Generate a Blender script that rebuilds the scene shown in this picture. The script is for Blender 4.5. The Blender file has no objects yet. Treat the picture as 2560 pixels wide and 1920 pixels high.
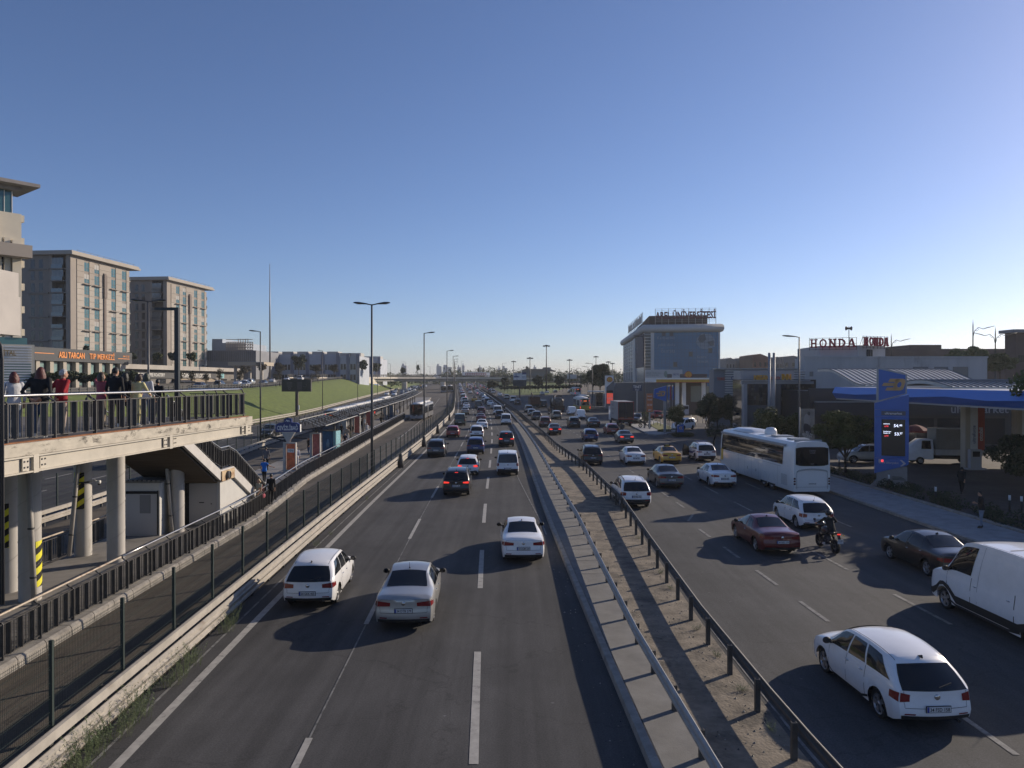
import bpy,bmesh,math,random
import numpy as np
from mathutils import Vector,Matrix
SC=bpy.context.scene
COL=SC.collection
R=math.radians
PI=math.pi
rnd=random.Random(11)
#  camera, sky, sun, exposure
CAM_H=7.53
FOC=1850.0
HOR=950.0
cd=bpy.data.cameras.new('camera')
cam=bpy.data.objects.new('camera',cd)
COL.objects.link(cam)
cam.location=(0,0,CAM_H)
cam.rotation_euler=(R(90)-math.atan((960-HOR)/FOC),0,0)
cd.sensor_width=36.0
cd.lens=36.0*FOC/2560.0
cd.clip_start=0.1
cd.clip_end=12000
SC.camera=cam
SUN_EL,SUN_AZ=R(20.5),R(54.5)
w=bpy.data.worlds.new('World')
SC.world=w
w.use_nodes=True
nt=w.node_tree
for n in list(nt.nodes):
 nt.nodes.remove(n)
sky=nt.nodes.new('ShaderNodeTexSky')
sky.sky_type='NISHITA'
sky.sun_disc=False
sky.sun_elevation=SUN_EL
sky.sun_rotation=SUN_AZ
sky.altitude=700
sky.air_density=0.9
sky.dust_density=0.55
sky.ozone_density=4.3
bg=nt.nodes.new('ShaderNodeBackground')
bg.inputs['Strength'].default_value=0.115
wo=nt.nodes.new('ShaderNodeOutputWorld')
tint=nt.nodes.new('ShaderNodeMixRGB')
tint.blend_type='MULTIPLY'
tint.inputs[0].default_value=1.0
tint.inputs[2].default_value=(1.06,0.96,1.03,1)
nt.links.new(sky.outputs[0],tint.inputs[1])
nt.links.new(tint.outputs[0],bg.inputs[0])
nt.links.new(bg.outputs[0],wo.inputs[0])
sl=bpy.data.lights.new('sun','SUN')
sl.energy=5.0
sl.angle=R(0.53)
sl.color=(1.0,0.86,0.69)
so=bpy.data.objects.new('sun',sl)
COL.objects.link(so)
SUN_DIR=Vector((math.sin(SUN_AZ)*math.cos(SUN_EL),math.cos(SUN_AZ)*math.cos(SUN_EL),math.sin(SUN_EL)))
so.rotation_euler=SUN_DIR.to_track_quat('Z','Y').to_euler()
so.location=(60,40,60)
SC.view_settings.view_transform='Standard'
SC.view_settings.look='None'
SC.view_settings.exposure=0.0
SC.view_settings.gamma=1.0
SC.view_settings.use_curve_mapping=False
SC.render.engine='CYCLES'
SC.cycles.use_denoising=True
SC.cycles.max_bounces=6
SC.cycles.diffuse_bounces=3
SC.cycles.glossy_bounces=3
SC.cycles.transparent_max_bounces=6
SC.cycles.volume_bounces=0
#  ground profile and road frame
def gz(y):
 0
 y=np.asarray(y,float)
 d=y-140.0
 d=np.where(d>40,d-20,np.where(d>0,d*d/80.0,0.0))
 return 4.8*(1-np.exp(-d/400.0))
_cy=np.array([-60,0,14,40,65,100,162,248,400,700,1000,1600,4000.])
_cx=np.array([-1.6,-3.7,-4.23,-5.06,-5.4,-6.1,-8.3,-14.5,-26,-48,-70,-112,-280.])
_ys=np.arange(-60,4001,2.0)
_xs=np.interp(_ys,_cy,_cx)
for _ in range(60):
 _xs[1:-1]=0.25*_xs[:-2]+0.5*_xs[1:-1]+0.25*_xs[2:]
def C(y):
 0
 return np.interp(y,_ys,_xs)
def head(y):
 0
 return-math.atan(float(C(y+4)-C(y-4))/8.0)
def poly(pts):
 ys=[p[0]for p in pts];xs=[p[1]for p in pts]
 return lambda y:np.interp(y,ys,xs)
def at(u,v,dz=0.0):
 0
 Y=(CAM_H-dz)*FOC/max(v-HOR,1.0)
 for _ in range(40):
  Yn=(CAM_H-dz-float(gz(Y)))*FOC/max(v-HOR,1.0)
  Y=0.5*Y+0.5*max(Yn,5)
 return Vector(((u-1280)/FOC*Y,Y,float(gz(Y))+dz))
def atY(u,v,Y):
 return Vector(((u-1280)/FOC*Y,Y,CAM_H-(v-HOR)/FOC*Y))
#  materials
MATS={}
def M(name,col,rough=0.6,metal=0.0,nz=None,bump=None,coat=0.0,world=False,spec=0.5,stretch=None,emit=None,dark=None):
 0
 if name in MATS:
  return MATS[name]
 m=bpy.data.materials.new(name)
 m.use_nodes=True
 t=m.node_tree
 b=t.nodes['Principled BSDF']
 L=t.links.new
 b.inputs['Base Color'].default_value=(*col,1)
 b.inputs['Roughness'].default_value=rough
 b.inputs['Metallic'].default_value=metal
 b.inputs['Specular IOR Level'].default_value=spec
 if coat:
  b.inputs['Coat Weight'].default_value=coat
  b.inputs['Coat Roughness'].default_value=0.06
 if emit:
  b.inputs['Emission Color'].default_value=(*emit[0],1)
  b.inputs['Emission Strength'].default_value=emit[1]
 vec=None
 if nz or bump or dark:
  if world:
   vec=t.nodes.new('ShaderNodeNewGeometry').outputs['Position']
  else:
   vec=t.nodes.new('ShaderNodeTexCoord').outputs['Object']
  if stretch:
   mp=t.nodes.new('ShaderNodeMapping')
   mp.inputs['Scale'].default_value=stretch
   L(vec,mp.inputs['Vector'])
   vec=mp.outputs[0]
 colout=None
 if nz:
  nscale,amt=nz[0],nz[1]
  n=t.nodes.new('ShaderNodeTexNoise')
  n.inputs['Scale'].default_value=nscale
  n.inputs['Detail'].default_value=6
  n.inputs['Roughness'].default_value=0.65
  L(vec,n.inputs['Vector'])
  rp=t.nodes.new('ShaderNodeValToRGB')
  rp.color_ramp.elements[0].position=0.3
  rp.color_ramp.elements[1].position=0.7
  lo=[max(0,c*(1-amt))for c in col];hi=[min(1,c*(1+amt))for c in col]
  rp.color_ramp.elements[0].color=(*lo,1)
  rp.color_ramp.elements[1].color=(*hi,1)
  L(n.outputs['Fac'],rp.inputs[0])
  colout=rp.outputs[0]
 if dark:
  n2=t.nodes.new('ShaderNodeTexNoise')
  n2.inputs['Scale'].default_value=dark[0]
  n2.inputs['Detail'].default_value=8
  n2.inputs['Roughness'].default_value=0.7
  L(vec,n2.inputs['Vector'])
  r2=t.nodes.new('ShaderNodeValToRGB')
  r2.color_ramp.elements[0].position=dark[2]
  r2.color_ramp.elements[1].position=min(1,dark[2]+0.12)
  L(n2.outputs['Fac'],r2.inputs[0])
  mx=t.nodes.new('ShaderNodeMixRGB')
  L(r2.outputs[0],mx.inputs[0])
  if colout:L(colout,mx.inputs[1])
  else:mx.inputs[1].default_value=(*col,1)
  mx.inputs[2].default_value=(*dark[1],1)
  colout=mx.outputs[0]
 if colout:
  L(colout,b.inputs['Base Color'])
 if bump:
  n3=t.nodes.new('ShaderNodeTexNoise')
  n3.inputs['Scale'].default_value=bump[0]
  n3.inputs['Detail'].default_value=4
  L(vec,n3.inputs['Vector'])
  bp=t.nodes.new('ShaderNodeBump')
  bp.inputs['Strength'].default_value=bump[1]
  bp.inputs['Distance'].default_value=0.02
  L(n3.outputs['Fac'],bp.inputs['Height'])
  L(bp.outputs[0],b.inputs['Normal'])
 MATS[name]=m
 return m
def asphalt(name,col,patch=0.2,streak=0.3,grain=0.42):
 0
 m=bpy.data.materials.new(name);m.use_nodes=True
 t=m.node_tree;b=t.nodes['Principled BSDF'];L=t.links.new
 pos=t.nodes.new('ShaderNodeNewGeometry').outputs['Position']
 def noise(sc,scale,detail=5,rough=0.6):
  mp=t.nodes.new('ShaderNodeMapping');mp.inputs['Scale'].default_value=sc
  L(pos,mp.inputs['Vector'])
  n=t.nodes.new('ShaderNodeTexNoise');n.inputs['Scale'].default_value=scale
  n.inputs['Detail'].default_value=detail;n.inputs['Roughness'].default_value=rough
  L(mp.outputs[0],n.inputs['Vector'])
  return n.outputs['Fac']
 def mul(a,lo,hi):
  r=t.nodes.new('ShaderNodeMapRange')
  r.inputs['From Min'].default_value=0.3;r.inputs['From Max'].default_value=0.7
  r.inputs['To Min'].default_value=lo;r.inputs['To Max'].default_value=hi
  L(a,r.inputs['Value'])
  return r.outputs[0]
 def mm(a,c):
  k=t.nodes.new('ShaderNodeMath');k.operation='MULTIPLY';L(a,k.inputs[0]);L(c,k.inputs[1]);return k.outputs[0]
 v=mm(mul(noise((1,1,1),0.22,6),1-patch,1+patch),mul(noise((1,0.02,1),1.3,3),1-streak,1+streak))
 v=mm(v,mul(noise((1,1,1),26,3,0.85),1-grain,1+grain))
 v=mm(v,mul(noise((1,0.3,1),2.3,8,0.75),0.86,1.14))
 ck=t.nodes.new('ShaderNodeTexVoronoi');ck.feature='DISTANCE_TO_EDGE';ck.inputs['Scale'].default_value=0.16
 wv=t.nodes.new('ShaderNodeVectorMath');wv.operation='MULTIPLY_ADD';nv=t.nodes.new('ShaderNodeTexNoise');nv.inputs['Scale'].default_value=1.1;nv.inputs['Detail'].default_value=8
 L(pos,nv.inputs['Vector']);L(nv.outputs['Color'],wv.inputs[0]);wv.inputs[1].default_value=(2.2,2.2,0);L(pos,wv.inputs[2]);L(wv.outputs[0],ck.inputs['Vector'])
 kr=t.nodes.new('ShaderNodeMapRange');kr.inputs['From Min'].default_value=0.001;kr.inputs['From Max'].default_value=0.006;kr.inputs['To Min'].default_value=0.78;kr.inputs['To Max'].default_value=1.0
 L(ck.outputs['Distance'],kr.inputs['Value']);v=mm(v,kr.outputs[0])
 sp=t.nodes.new('ShaderNodeTexVoronoi');sp.inputs['Scale'].default_value=0.9
 L(pos,sp.inputs['Vector'])
 rr=t.nodes.new('ShaderNodeMapRange');rr.inputs['From Min'].default_value=0.02;rr.inputs['From Max'].default_value=0.05
 rr.inputs['To Min'].default_value=1.9;rr.inputs['To Max'].default_value=1.0
 L(sp.outputs['Distance'],rr.inputs['Value'])
 v=mm(v,rr.outputs[0])
 mx=t.nodes.new('ShaderNodeVectorMath');mx.operation='SCALE'
 mx.inputs[0].default_value=col
 L(v,mx.inputs['Scale'])
 L(mx.outputs[0],b.inputs['Base Color'])
 b.inputs['Roughness'].default_value=0.86
 b.inputs['Specular IOR Level'].default_value=0.3
 bp=t.nodes.new('ShaderNodeBump');bp.inputs['Strength'].default_value=0.35;bp.inputs['Distance'].default_value=0.01
 L(noise((1,1,1),70,2),bp.inputs['Height']);L(bp.outputs[0],b.inputs['Normal'])
 MATS[name]=m
 return m
#  mesh builder
_txt={}
def text_geo(s,bold=0.012):
 0
 key=(s,bold)
 if key in _txt:
  return _txt[key]
 cu=bpy.data.curves.new('txt','FONT')
 cu.body=s;cu.resolution_u=2
 cu.offset=bold
 ob=bpy.data.objects.new('txt',cu)
 COL.objects.link(ob)
 dg=bpy.context.evaluated_depsgraph_get()
 me=bpy.data.meshes.new_from_object(ob.evaluated_get(dg))
 vs=[(v.co.x,v.co.y)for v in me.vertices]
 fs=[tuple(p.vertices)for p in me.polygons]
 bpy.data.objects.remove(ob);bpy.data.curves.remove(cu);bpy.data.meshes.remove(me)
 if vs:
  a=np.array(vs);a[:,0]-=a[:,0].min()
 else:
  a=np.zeros((0,2))
 _txt[key]=(a,fs)
 return _txt[key]
class MB:
 def __init__(s):
  s.v=[];s.f=[];s.m=[];s.sm=[]
 def add(s,vs,fs,m=0,sm=False):
  o=len(s.v)
  s.v.extend([tuple(map(float,p))for p in vs])
  for f in fs:
   s.f.append(tuple(i+o for i in f));s.m.append(m);s.sm.append(sm)
 def box(s,x0,x1,y0,y1,z0,z1,m=0):
  s.add([(x0,y0,z0),(x1,y0,z0),(x1,y1,z0),(x0,y1,z0),(x0,y0,z1),(x1,y0,z1),(x1,y1,z1),(x0,y1,z1)],[(0,3,2,1),(4,5,6,7),(0,1,5,4),(1,2,6,5),(2,3,7,6),(3,0,4,7)],m)
 def beam(s,p,q,wd,ht,m=0,up=(0,0,1)):
  p=Vector(p);q=Vector(q);d=(q-p).normalized();up=Vector(up)
  a=d.cross(up)
  if a.length<1e-4:a=d.cross(Vector((0,1,0)))
  a.normalize();b=a.cross(d).normalized()
  a*=wd/2;b*=ht/2
  vs=[p-a-b,p+a-b,p+a+b,p-a+b,q-a-b,q+a-b,q+a+b,q-a+b]
  s.add(vs,[(0,1,2,3),(7,6,5,4),(0,4,5,1),(1,5,6,2),(2,6,7,3),(3,7,4,0)],m)
 def tube(s,pts,r,n=8,m=0,cap=True,sm=True):
  pts=[Vector(p)for p in pts]
  if not hasattr(r,'__len__'):r=[r]*len(pts)
  vs=[];fs=[]
  ref=None
  for i,p in enumerate(pts):
   if i==0:d=pts[1]-p
   elif i==len(pts)-1:d=p-pts[i-1]
   else:d=(pts[i+1]-p).normalized()+(p-pts[i-1]).normalized()
   d.normalize()
   if ref is None:
    ref=Vector((1,0,0))if abs(d.x)<0.9 else Vector((0,1,0))
   a=(ref-d*ref.dot(d)).normalized();b=d.cross(a)
   ref=a
   for k in range(n):
    t=2*PI*k/n
    vs.append(p+(a*math.cos(t)+b*math.sin(t))*r[i])
  for i in range(len(pts)-1):
   for k in range(n):
    k2=(k+1)%n
    fs.append((i*n+k,i*n+k2,(i+1)*n+k2,(i+1)*n+k))
  s.add(vs,fs,m,sm)
  if cap:
   o=len(s.v)-len(vs)
   s.f.append(tuple(o+k for k in reversed(range(n))));s.m.append(m);s.sm.append(False)
   s.f.append(tuple(o+(len(pts)-1)*n+k for k in range(n)));s.m.append(m);s.sm.append(False)
 def lathe(s,prof,n=16,m=0,c=(0,0,0),axis='z',sm=True,mats=None):
  vs=[];fs=[]
  for(r,h)in prof:
   for k in range(n):
    t=2*PI*k/n;a,b=r*math.cos(t),r*math.sin(t)
    p={'z':(a,b,h),'x':(h,a,b),'y':(b,h,a)}[axis]
    vs.append((p[0]+c[0],p[1]+c[1],p[2]+c[2]))
  for i in range(len(prof)-1):
   fs=[(i*n+k,i*n+(k+1)%n,(i+1)*n+(k+1)%n,(i+1)*n+k)for k in range(n)]
   if i==0:
    s.add(vs,fs,mats[i]if mats else m,sm);o=len(s.v)-len(vs)
   else:
    for f in fs:
     s.f.append(tuple(j+o for j in f));s.m.append(mats[i]if mats else m);s.sm.append(sm)
 def prism(s,pl,ext,m=0,m2=None):
  0
  n=len(pl);e=Vector(ext)
  vs=[Vector(p)for p in pl]+[Vector(p)+e for p in pl]
  s.add(vs,[tuple(reversed(range(n))),tuple(range(n,2*n))],m)
  o=len(s.v)-2*n
  for k in range(n):
   k2=(k+1)%n
   s.f.append((o+k,o+k2,o+n+k2,o+n+k));s.m.append(m if m2 is None else m2);s.sm.append(False)
 def grid(s,P,m=0,sm=True,flip=False):
  na=len(P);nb=len(P[0])
  vs=[p for row in P for p in row]
  fs=[]
  for i in range(na-1):
   for j in range(nb-1):
    f=(i*nb+j,i*nb+j+1,(i+1)*nb+j+1,(i+1)*nb+j)
    fs.append(tuple(reversed(f))if flip else f)
  s.add(vs,fs,m,sm)
 def quad(s,a,b,c,d,m=0):
  s.add([a,b,c,d],[(0,1,2,3)],m)
 def ell(s,c,r,n=12,k=8,m=0,rot=None):
  vs=[];fs=[]
  for i in range(k+1):
   ph=PI*i/k
   for j in range(n):
    t=2*PI*j/n
    p=Vector((r[0]*math.sin(ph)*math.cos(t),r[1]*math.sin(ph)*math.sin(t),r[2]*math.cos(ph)))
    if rot is not None:p=rot@p
    vs.append((p.x+c[0],p.y+c[1],p.z+c[2]))
  for i in range(k):
   for j in range(n):
    j2=(j+1)%n
    fs.append((i*n+j,(i+1)*n+j,(i+1)*n+j2,i*n+j2))
  s.add(vs,fs,m,True)
 def text(s,txt,o,xd,yd,h,wmax=None,m=0,depth=0.0,center=False,sx=1.0,bold=0.012):
  0
  a,fs=text_geo(txt,bold)
  if len(a)==0:return 0
  k=h/0.7
  kx=k*sx
  wd=a[:,0].max()*kx
  if wmax and wd>wmax:
   kx*=wmax/wd;wd=wmax
  o=Vector(o);xd=Vector(xd);yd=Vector(yd)
  if center:o=o-xd*wd/2-yd*h/2
  nrm=xd.cross(yd).normalized()
  vs=[o+xd*(p[0]*kx)+yd*(p[1]*k)+nrm*depth for p in a]
  s.add(vs,fs,m)
  if depth>0.02:
   base=[o+xd*(p[0]*kx)+yd*(p[1]*k)for p in a]
   cnt={}
   for f in fs:
    for i in range(len(f)):
     e=(f[i],f[(i+1)%len(f)])
     cnt[tuple(sorted(e))]=cnt.get(tuple(sorted(e)),0)+1
   ed=[(f[i],f[(i+1)%len(f)])for f in fs for i in range(len(f))if cnt[tuple(sorted((f[i],f[(i+1)%len(f)])))]==1]
   n=len(a)
   s.add(list(base)+vs,[(p,q,q+n,p+n)for p,q in ed],m)
  return wd
 def build(s,name,mats,parent=None,loc=None,rz=None,merge=False,sharp=None):
  me=bpy.data.meshes.new(name)
  me.from_pydata(s.v,[],s.f)
  if not isinstance(mats,(list,tuple)):mats=[mats]
  for m in mats:me.materials.append(m)
  me.polygons.foreach_set('material_index',s.m)
  me.polygons.foreach_set('use_smooth',s.sm)
  if merge or sharp:
   bm=bmesh.new();bm.from_mesh(me)
   if merge:bmesh.ops.remove_doubles(bm,verts=bm.verts,dist=0.0015)
   if sharp:
    for e in bm.edges:
     if len(e.link_faces)==2 and e.calc_face_angle(0)>R(sharp):e.smooth=False
   bm.to_mesh(me);bm.free()
  me.update()
  o=bpy.data.objects.new(name,me)
  COL.objects.link(o)
  if parent is not None:o.parent=parent
  if loc is not None:o.location=loc
  if rz is not None:o.rotation_euler=(0,0,rz)
  return o
def tag(o,label=None,cat=None,group=None,kind=None):
 if label:o['label']=label
 if cat:o['category']=cat
 if group:o['group']=group
 if kind:o['kind']=kind
 return o
def thing(name,label,cat,loc=(0,0,0),rz=0.0,group=None):
 o=bpy.data.objects.new(name,None)
 COL.objects.link(o)
 o.location=loc;o.rotation_euler=(0,0,rz)
 o.empty_display_size=0.2
 return tag(o,label,cat,group)
def struct(o):
 o['kind']='structure';return o
_kids={}
def kids(o):
 return list(o.children)
def copy_tree(o,parent=None):
 c=o.copy();COL.objects.link(c);c.parent=parent
 for ch in kids(o):copy_tree(ch,c)
 return c
#  materials of the setting
A_MAIN=asphalt('asphalt_motorway',(0.062,0.061,0.061))
A_RIGHT=asphalt('asphalt_collector',(0.066,0.066,0.067),0.2,0.2)
A_BUS=asphalt('asphalt_busway',(0.095,0.083,0.068),0.25,0.3)
A_LEFT=asphalt('asphalt_opposite',(0.045,0.045,0.046),0.15,0.15)
A_FORE=asphalt('asphalt_forecourt',(0.082,0.074,0.068),0.25,0.05)
CONC=M('concrete',(0.165,0.16,0.15),0.85,nz=(1.3,0.22),bump=(30,0.3),world=True,dark=(0.9,(0.16,0.145,0.125),0.60))
CONC_D=M('concrete_dirty',(0.20,0.168,0.128),0.95,nz=(1.6,0.45),bump=(14,1.0),world=True,dark=(0.9,(0.085,0.074,0.06),0.52))
KERB=M('kerb_stone',(0.27,0.25,0.22),0.85,nz=(2.2,0.3),bump=(25,0.4),world=True,dark=(2.0,(0.13,0.115,0.10),0.6))
PLAT=M('platform_floor',(0.22,0.205,0.185),0.7,nz=(0.8,0.25),world=True,dark=(0.7,(0.11,0.10,0.09),0.58))
PAVE=M('pavement_slabs',(0.27,0.27,0.27),0.85,nz=(1.5,0.2),bump=(12,0.3),world=True)
LINE=M('road_paint',(0.36,0.345,0.315),0.75,nz=(4,0.2),world=True,dark=(3.0,(0.17,0.165,0.155),0.56))
LINE_F=M('road_paint_faded',(0.19,0.188,0.18),0.8,nz=(5,0.3),world=True,dark=(2.2,(0.075,0.075,0.074),0.48))
GRASS=M('lawn',(0.115,0.150,0.030),0.95,nz=(0.9,0.4),bump=(5,1.0),world=True,dark=(0.45,(0.082,0.115,0.028),0.55))
SOIL=M('soil',(0.13,0.11,0.085),0.95,nz=(0.5,0.3),world=True,dark=(0.02,(0.05,0.055,0.03),0.5))
STEEL=M('galvanised_steel',(0.38,0.37,0.35),0.55,metal=0.35,nz=(3,0.18),world=True,dark=(2.0,(0.2,0.18,0.16),0.62))
STEEL_W=M('weathered_steel',(0.37,0.34,0.295),0.65,metal=0.1,nz=(2,0.2),world=True,dark=(1.5,(0.26,0.22,0.18),0.6))
STEEL_D=M('dark_post_steel',(0.075,0.073,0.07),0.6,metal=0.3,nz=(5,0.25),world=True)
RAIL_D=M('railing_paint',(0.06,0.058,0.057),0.5,metal=0.2,nz=(6,0.25),world=True)
RAIL_T=M('handrail_steel',(0.55,0.54,0.52),0.32,metal=0.85,nz=(4,0.1),world=True)
RAIL_R=M('handrail_rusty',(0.42,0.36,0.29),0.6,metal=0.3,nz=(4,0.25),world=True,dark=(3.0,(0.2,0.1,0.05),0.56))
FENCE=M('fence_green',(0.035,0.05,0.045),0.5,metal=0.2)
LAMP=M('lamp_post_paint',(0.09,0.09,0.092),0.5,metal=0.4)
LAMP_G=M('lamp_lens',(0.5,0.5,0.48),0.3)
BLACK=M('black_matte',(0.012,0.012,0.012),0.8)
DARK=M('dark_grey',(0.04,0.04,0.042),0.6)
WHITE=M('white_paint',(0.72,0.71,0.68),0.6,nz=(1.5,0.06))
CREAM=M('cream_painted_steel',(0.47,0.43,0.355),0.6,nz=(1.2,0.12),world=True,dark=(2.5,(0.30,0.22,0.14),0.64))
STAINC=M('stained_deck_edge',(0.45,0.41,0.335),0.8,nz=(2,0.2),world=True,dark=(1.6,(0.07,0.063,0.052),0.52),stretch=(1,1,2.2))
COLM=M('column_steel',(0.42,0.40,0.37),0.6,nz=(1.5,0.12),world=True,dark=(1.2,(0.28,0.25,0.21),0.62),stretch=(1.4,1.4,0.5))
RUST=M('rust',(0.26,0.11,0.045),0.9,nz=(5,0.4),world=True)
YEL=M('warning_yellow',(0.72,0.66,0.03),0.6)
#  terrain and roads
YS=sorted(set([-60,-40,-20,-10]+list(np.arange(0,200,2.5))+list(np.arange(200,800,10))+list(np.arange(800,4001,100))))
def val(f,y):
 return float(f(y))if callable(f)else float(f)
def strip(name,cols,y0,y1,mat,kind='structure',absx=False,mb=None,build=True,sm=False):
 0
 ys=[y for y in YS if y0<y<y1]
 ys=[y0]+ys+[y1]
 P=[]
 for y in ys:
  row=[]
  for o,z in cols:
   x=val(o,y)+(0 if absx else float(C(y)))
   row.append((x,y,float(gz(y))+val(z,y)))
  P.append(row)
 m=mb or MB()
 m.grid(P,0,sm,flip=True)
 if not build:return m
 o=m.build(name,mat)
 if kind:o['kind']=kind
 return o
UP=poly([(-60,5.4),(190,5.6),(300,6.9),(345,7.0),(420,6.5),(600,4.5),(900,3),(4000,2)])
BANK0,BANK1=-36.6,-52.0
def Hl(d,y):
 0
 t=np.clip((BANK0-d)/(BANK0-BANK1),0,1)
 return float((UP(y)-gz(y)*0.35)*(t*t*(3-2*t)*0.45+t*0.55))
lawnrise=poly([(-60,0),(296,0),(330,0.5),(380,2.0),(460,3.8),(600,4.5),(900,3),(4000,2)])
cols=[]
for d in(-4000,-900,-300,-140,-90,-66,BANK1,-48,-44,-40,BANK0):
 cols.append((d,(lambda dd:(lambda y:Hl(dd,y)-0.06))(d)))
cols+=[(-20,-0.06),(-4.6,-0.06),(9,-0.06),(17,-0.06),(22,lambda y:-0.06+0.6*float(lawnrise(y))),(30,lambda y:-0.06+float(lawnrise(y))),(60,lambda y:-0.06+float(lawnrise(y))),(120,lambda y:-0.06+float(lawnrise(y))),(300,lambda y:-0.06+float(lawnrise(y))),(900,-0.06),(4000,-0.06)]
strip('ground',cols,-60,4000,SOIL)
strip('motorway',[(-4.45,0.0),(-3.5,0.0),(0,0.0),(3.5,0.0),(9.2,0.0)],-20,1800,A_MAIN)
G2=poly([(-20,9.7),(15,9.7),(22,9.95),(42,11.2),(60,11.2),(78,10.3),(120,9.8),(200,9.4),(4000,9.2)])
G1=poly([(-20,7.9),(20,7.9),(37,8.35),(78,8.3),(150,8.0),(4000,7.8)])
RK=poly([(-20,25.4),(20,25.7),(40,26.3),(58,26.8),(62,40),(98,44),(101,25.3),(130,26),(150,34),(175,48),(300,50),(330,17),(4000,17)])
strip('collector_road',[(lambda y:float(G2(y))+0.35,0.006),(lambda y:0.5*(float(G2(y))+0.35+float(RK(y))),0.006),(RK,0.006)],-20,330,A_RIGHT)
strip('collector_road',[(lambda y:float(G2(y))+0.35,0.006),(17,0.006)],330,1800,A_RIGHT)
KB=poly([(-20,-8.5),(25,-8.5),(39,-8.4),(55,-9.9),(94,-11.4),(141,-12.5),(200,-13.0),(4000,-13)])
PL=poly([(-20,-13.6),(30,-13.5),(55,-15.0),(94,-16.6),(141,-17.7),(200,-18.2),(4000,-18)])
LB=poly([(-20,-18.6),(40,-19.0),(70,-20.7),(85,-22.0),(125,-23),(200,-23.6),(4000,-23.6)])
strip('busway',[(KB,0.004),(-4.6,0.004)],-20,800,A_BUS)
strip('busway',[(LB,0.004),(PL,0.004)],-20,800,A_BUS)
strip('busway',[(-18,0.002),(-13,0.002)],262,800,A_BUS)
strip('opposite_carriageway',[(BANK0+0.5,0.002),(LB,0.002)],-20,1500,A_LEFT)
strip('upper_road',[(lambda y:-66,lambda y:Hl(-66,y)+0.02),(-52.6,lambda y:Hl(-66,y)+0.02)],-60,392,A_LEFT)
bank=strip('grass_bank',[(BANK1-0.3,lambda y:Hl(BANK1,y)+0.01)]+[(d,(lambda dd:(lambda y:Hl(dd,y)+0.03))(d))for d in(-50,-48,-46,-44,-42,-40,-38,BANK0-0.1)],-60,900,GRASS)
lawn=strip('lawn',[(16.8,0.03),(22,lambda y:0.03+0.6*float(lawnrise(y))),(30,lambda y:0.03+float(lawnrise(y))),(lambda y:float(np.interp(y,[300,330,400,600],[32,40,58,60])),lambda y:0.03+float(lawnrise(y)))],302,600,GRASS)
strip('median_concrete',[(6.9,0.15),(7.05,0.17),(7.3,0.15),(lambda y:float(G1(y))+0.1,0.13),(lambda y:float(G2(y))+0.3,0.12),(lambda y:float(G2(y))+0.34,0.0)],-20,128,CONC_D)
mk=strip('median_kerb',[(6.86,0.0),(6.88,0.155),(7.06,0.178)],-20,128,KERB)
strip('median_slabs',[(7.09,0.176),(lambda y:float(G1(y))+0.12,0.140)],-20,128,CONC)
jt=MB()
for y in np.arange(28,126,2.05):
 c=float(C(y));z=float(gz(y));b=float(G2(y))
 jt.quad((c+7.1,y,z+0.181),(c+b+0.2,y+0.5,z+0.146),(c+b+0.2,y+0.53,z+0.146),(c+7.1,y+0.03,z+0.181))
struct(jt.build('slab_joints',DARK))
# ---- painted lines
ln=MB()
def line(off,y0,y1,wd,m=0,dz=0.010,step=2.5):
 ys=list(np.arange(y0,y1,step))+[y1]
 P=[]
 for y in ys:
  x=val(off,y)+float(C(y));z=float(gz(y))+dz
  P.append([(x-wd/2,y,z),(x+wd/2,y,z)])
 ln.grid(P,m,False,flip=True)
line(-3.5,-20,420,0.22)
line(-4.02,-20,120,0.07,1)
line(0,-20,300,0.045,1)
y=2.0
while y<420:
 line(0,y+8.5,y+13.5,0.15,0,0.015)
 line(3.47,y+0.2,y+6.2,0.19)
 if y>90:line(6.9,y+3,y+6,0.15)
 y+=12.25
line(poly([(38,6.55),(56,5.8),(80,5.1),(120,4.3),(150,3.9)]),36,150,0.06,1)
line(lambda y:float(G2(y))+0.62,-20,300,0.24,1,0.016)
y=6.0
while y<250:
 line(lambda y:14.35 if y<40 else 15.2,y+0.6,y+2.7,0.14,1,0.016)
 line(lambda y:18.0 if y<40 else 18.8,y*1.6,y*1.6+3.2,0.14,1,0.016)
 line(22.3,y*1.6+2,y*1.6+5,0.14,1,0.016)
 y+=4.1
for o in(-23.0,-26.6,-30.1,-33.6):
 if o in(-23.0,):line(lambda y:float(LB(y))-1.6,0,300,0.14,0,0.012)
 else:
  for y in np.arange(2,300,9):line(o,y,y+3.5,0.14,0,0.012)
line(BANK0+1.4,0,300,0.15,0,0.012)
line(lambda y:float(KB(y))+2.9,95,260,0.12,0,0.012)
struct(ln.build('lane_markings',[LINE,LINE_F]))
#  guardrails
WB=[(0.0,-0.155),(0.055,-0.12),(0.055,-0.055),(0.0,-0.02),(0.0,0.02),(0.055,0.055),(0.055,0.12),(0.0,0.155)]
def wbeam(mb,offf,y0,y1,zc,side,m=0,step=2.0,flat=False,thick=0.02):
 ys=np.arange(y0,y1+0.01,step)
 prof=WB if not flat else[(0,-0.11),(0.07,-0.10),(0.07,0.10),(0,0.11)]
 for d in(0,1):
  P=[]
  for y in ys:
   x=float(C(y))+val(offf,y);z=float(gz(y))+zc
   row=[(x+side*(p[0]-d*thick),y,z+p[1])for p in prof]
   P.append(row)
  mb.grid(P,m,False,flip=(side>0)!=(d==1))
 P=[[(float(C(y))+val(offf,y)-side*thick,y,float(gz(y))+zc+prof[-1][1]),(float(C(y))+val(offf,y),y,float(gz(y))+zc+prof[-1][1]+0.004)]for y in ys]
 mb.grid(P,m,False,flip=side<0)
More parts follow.
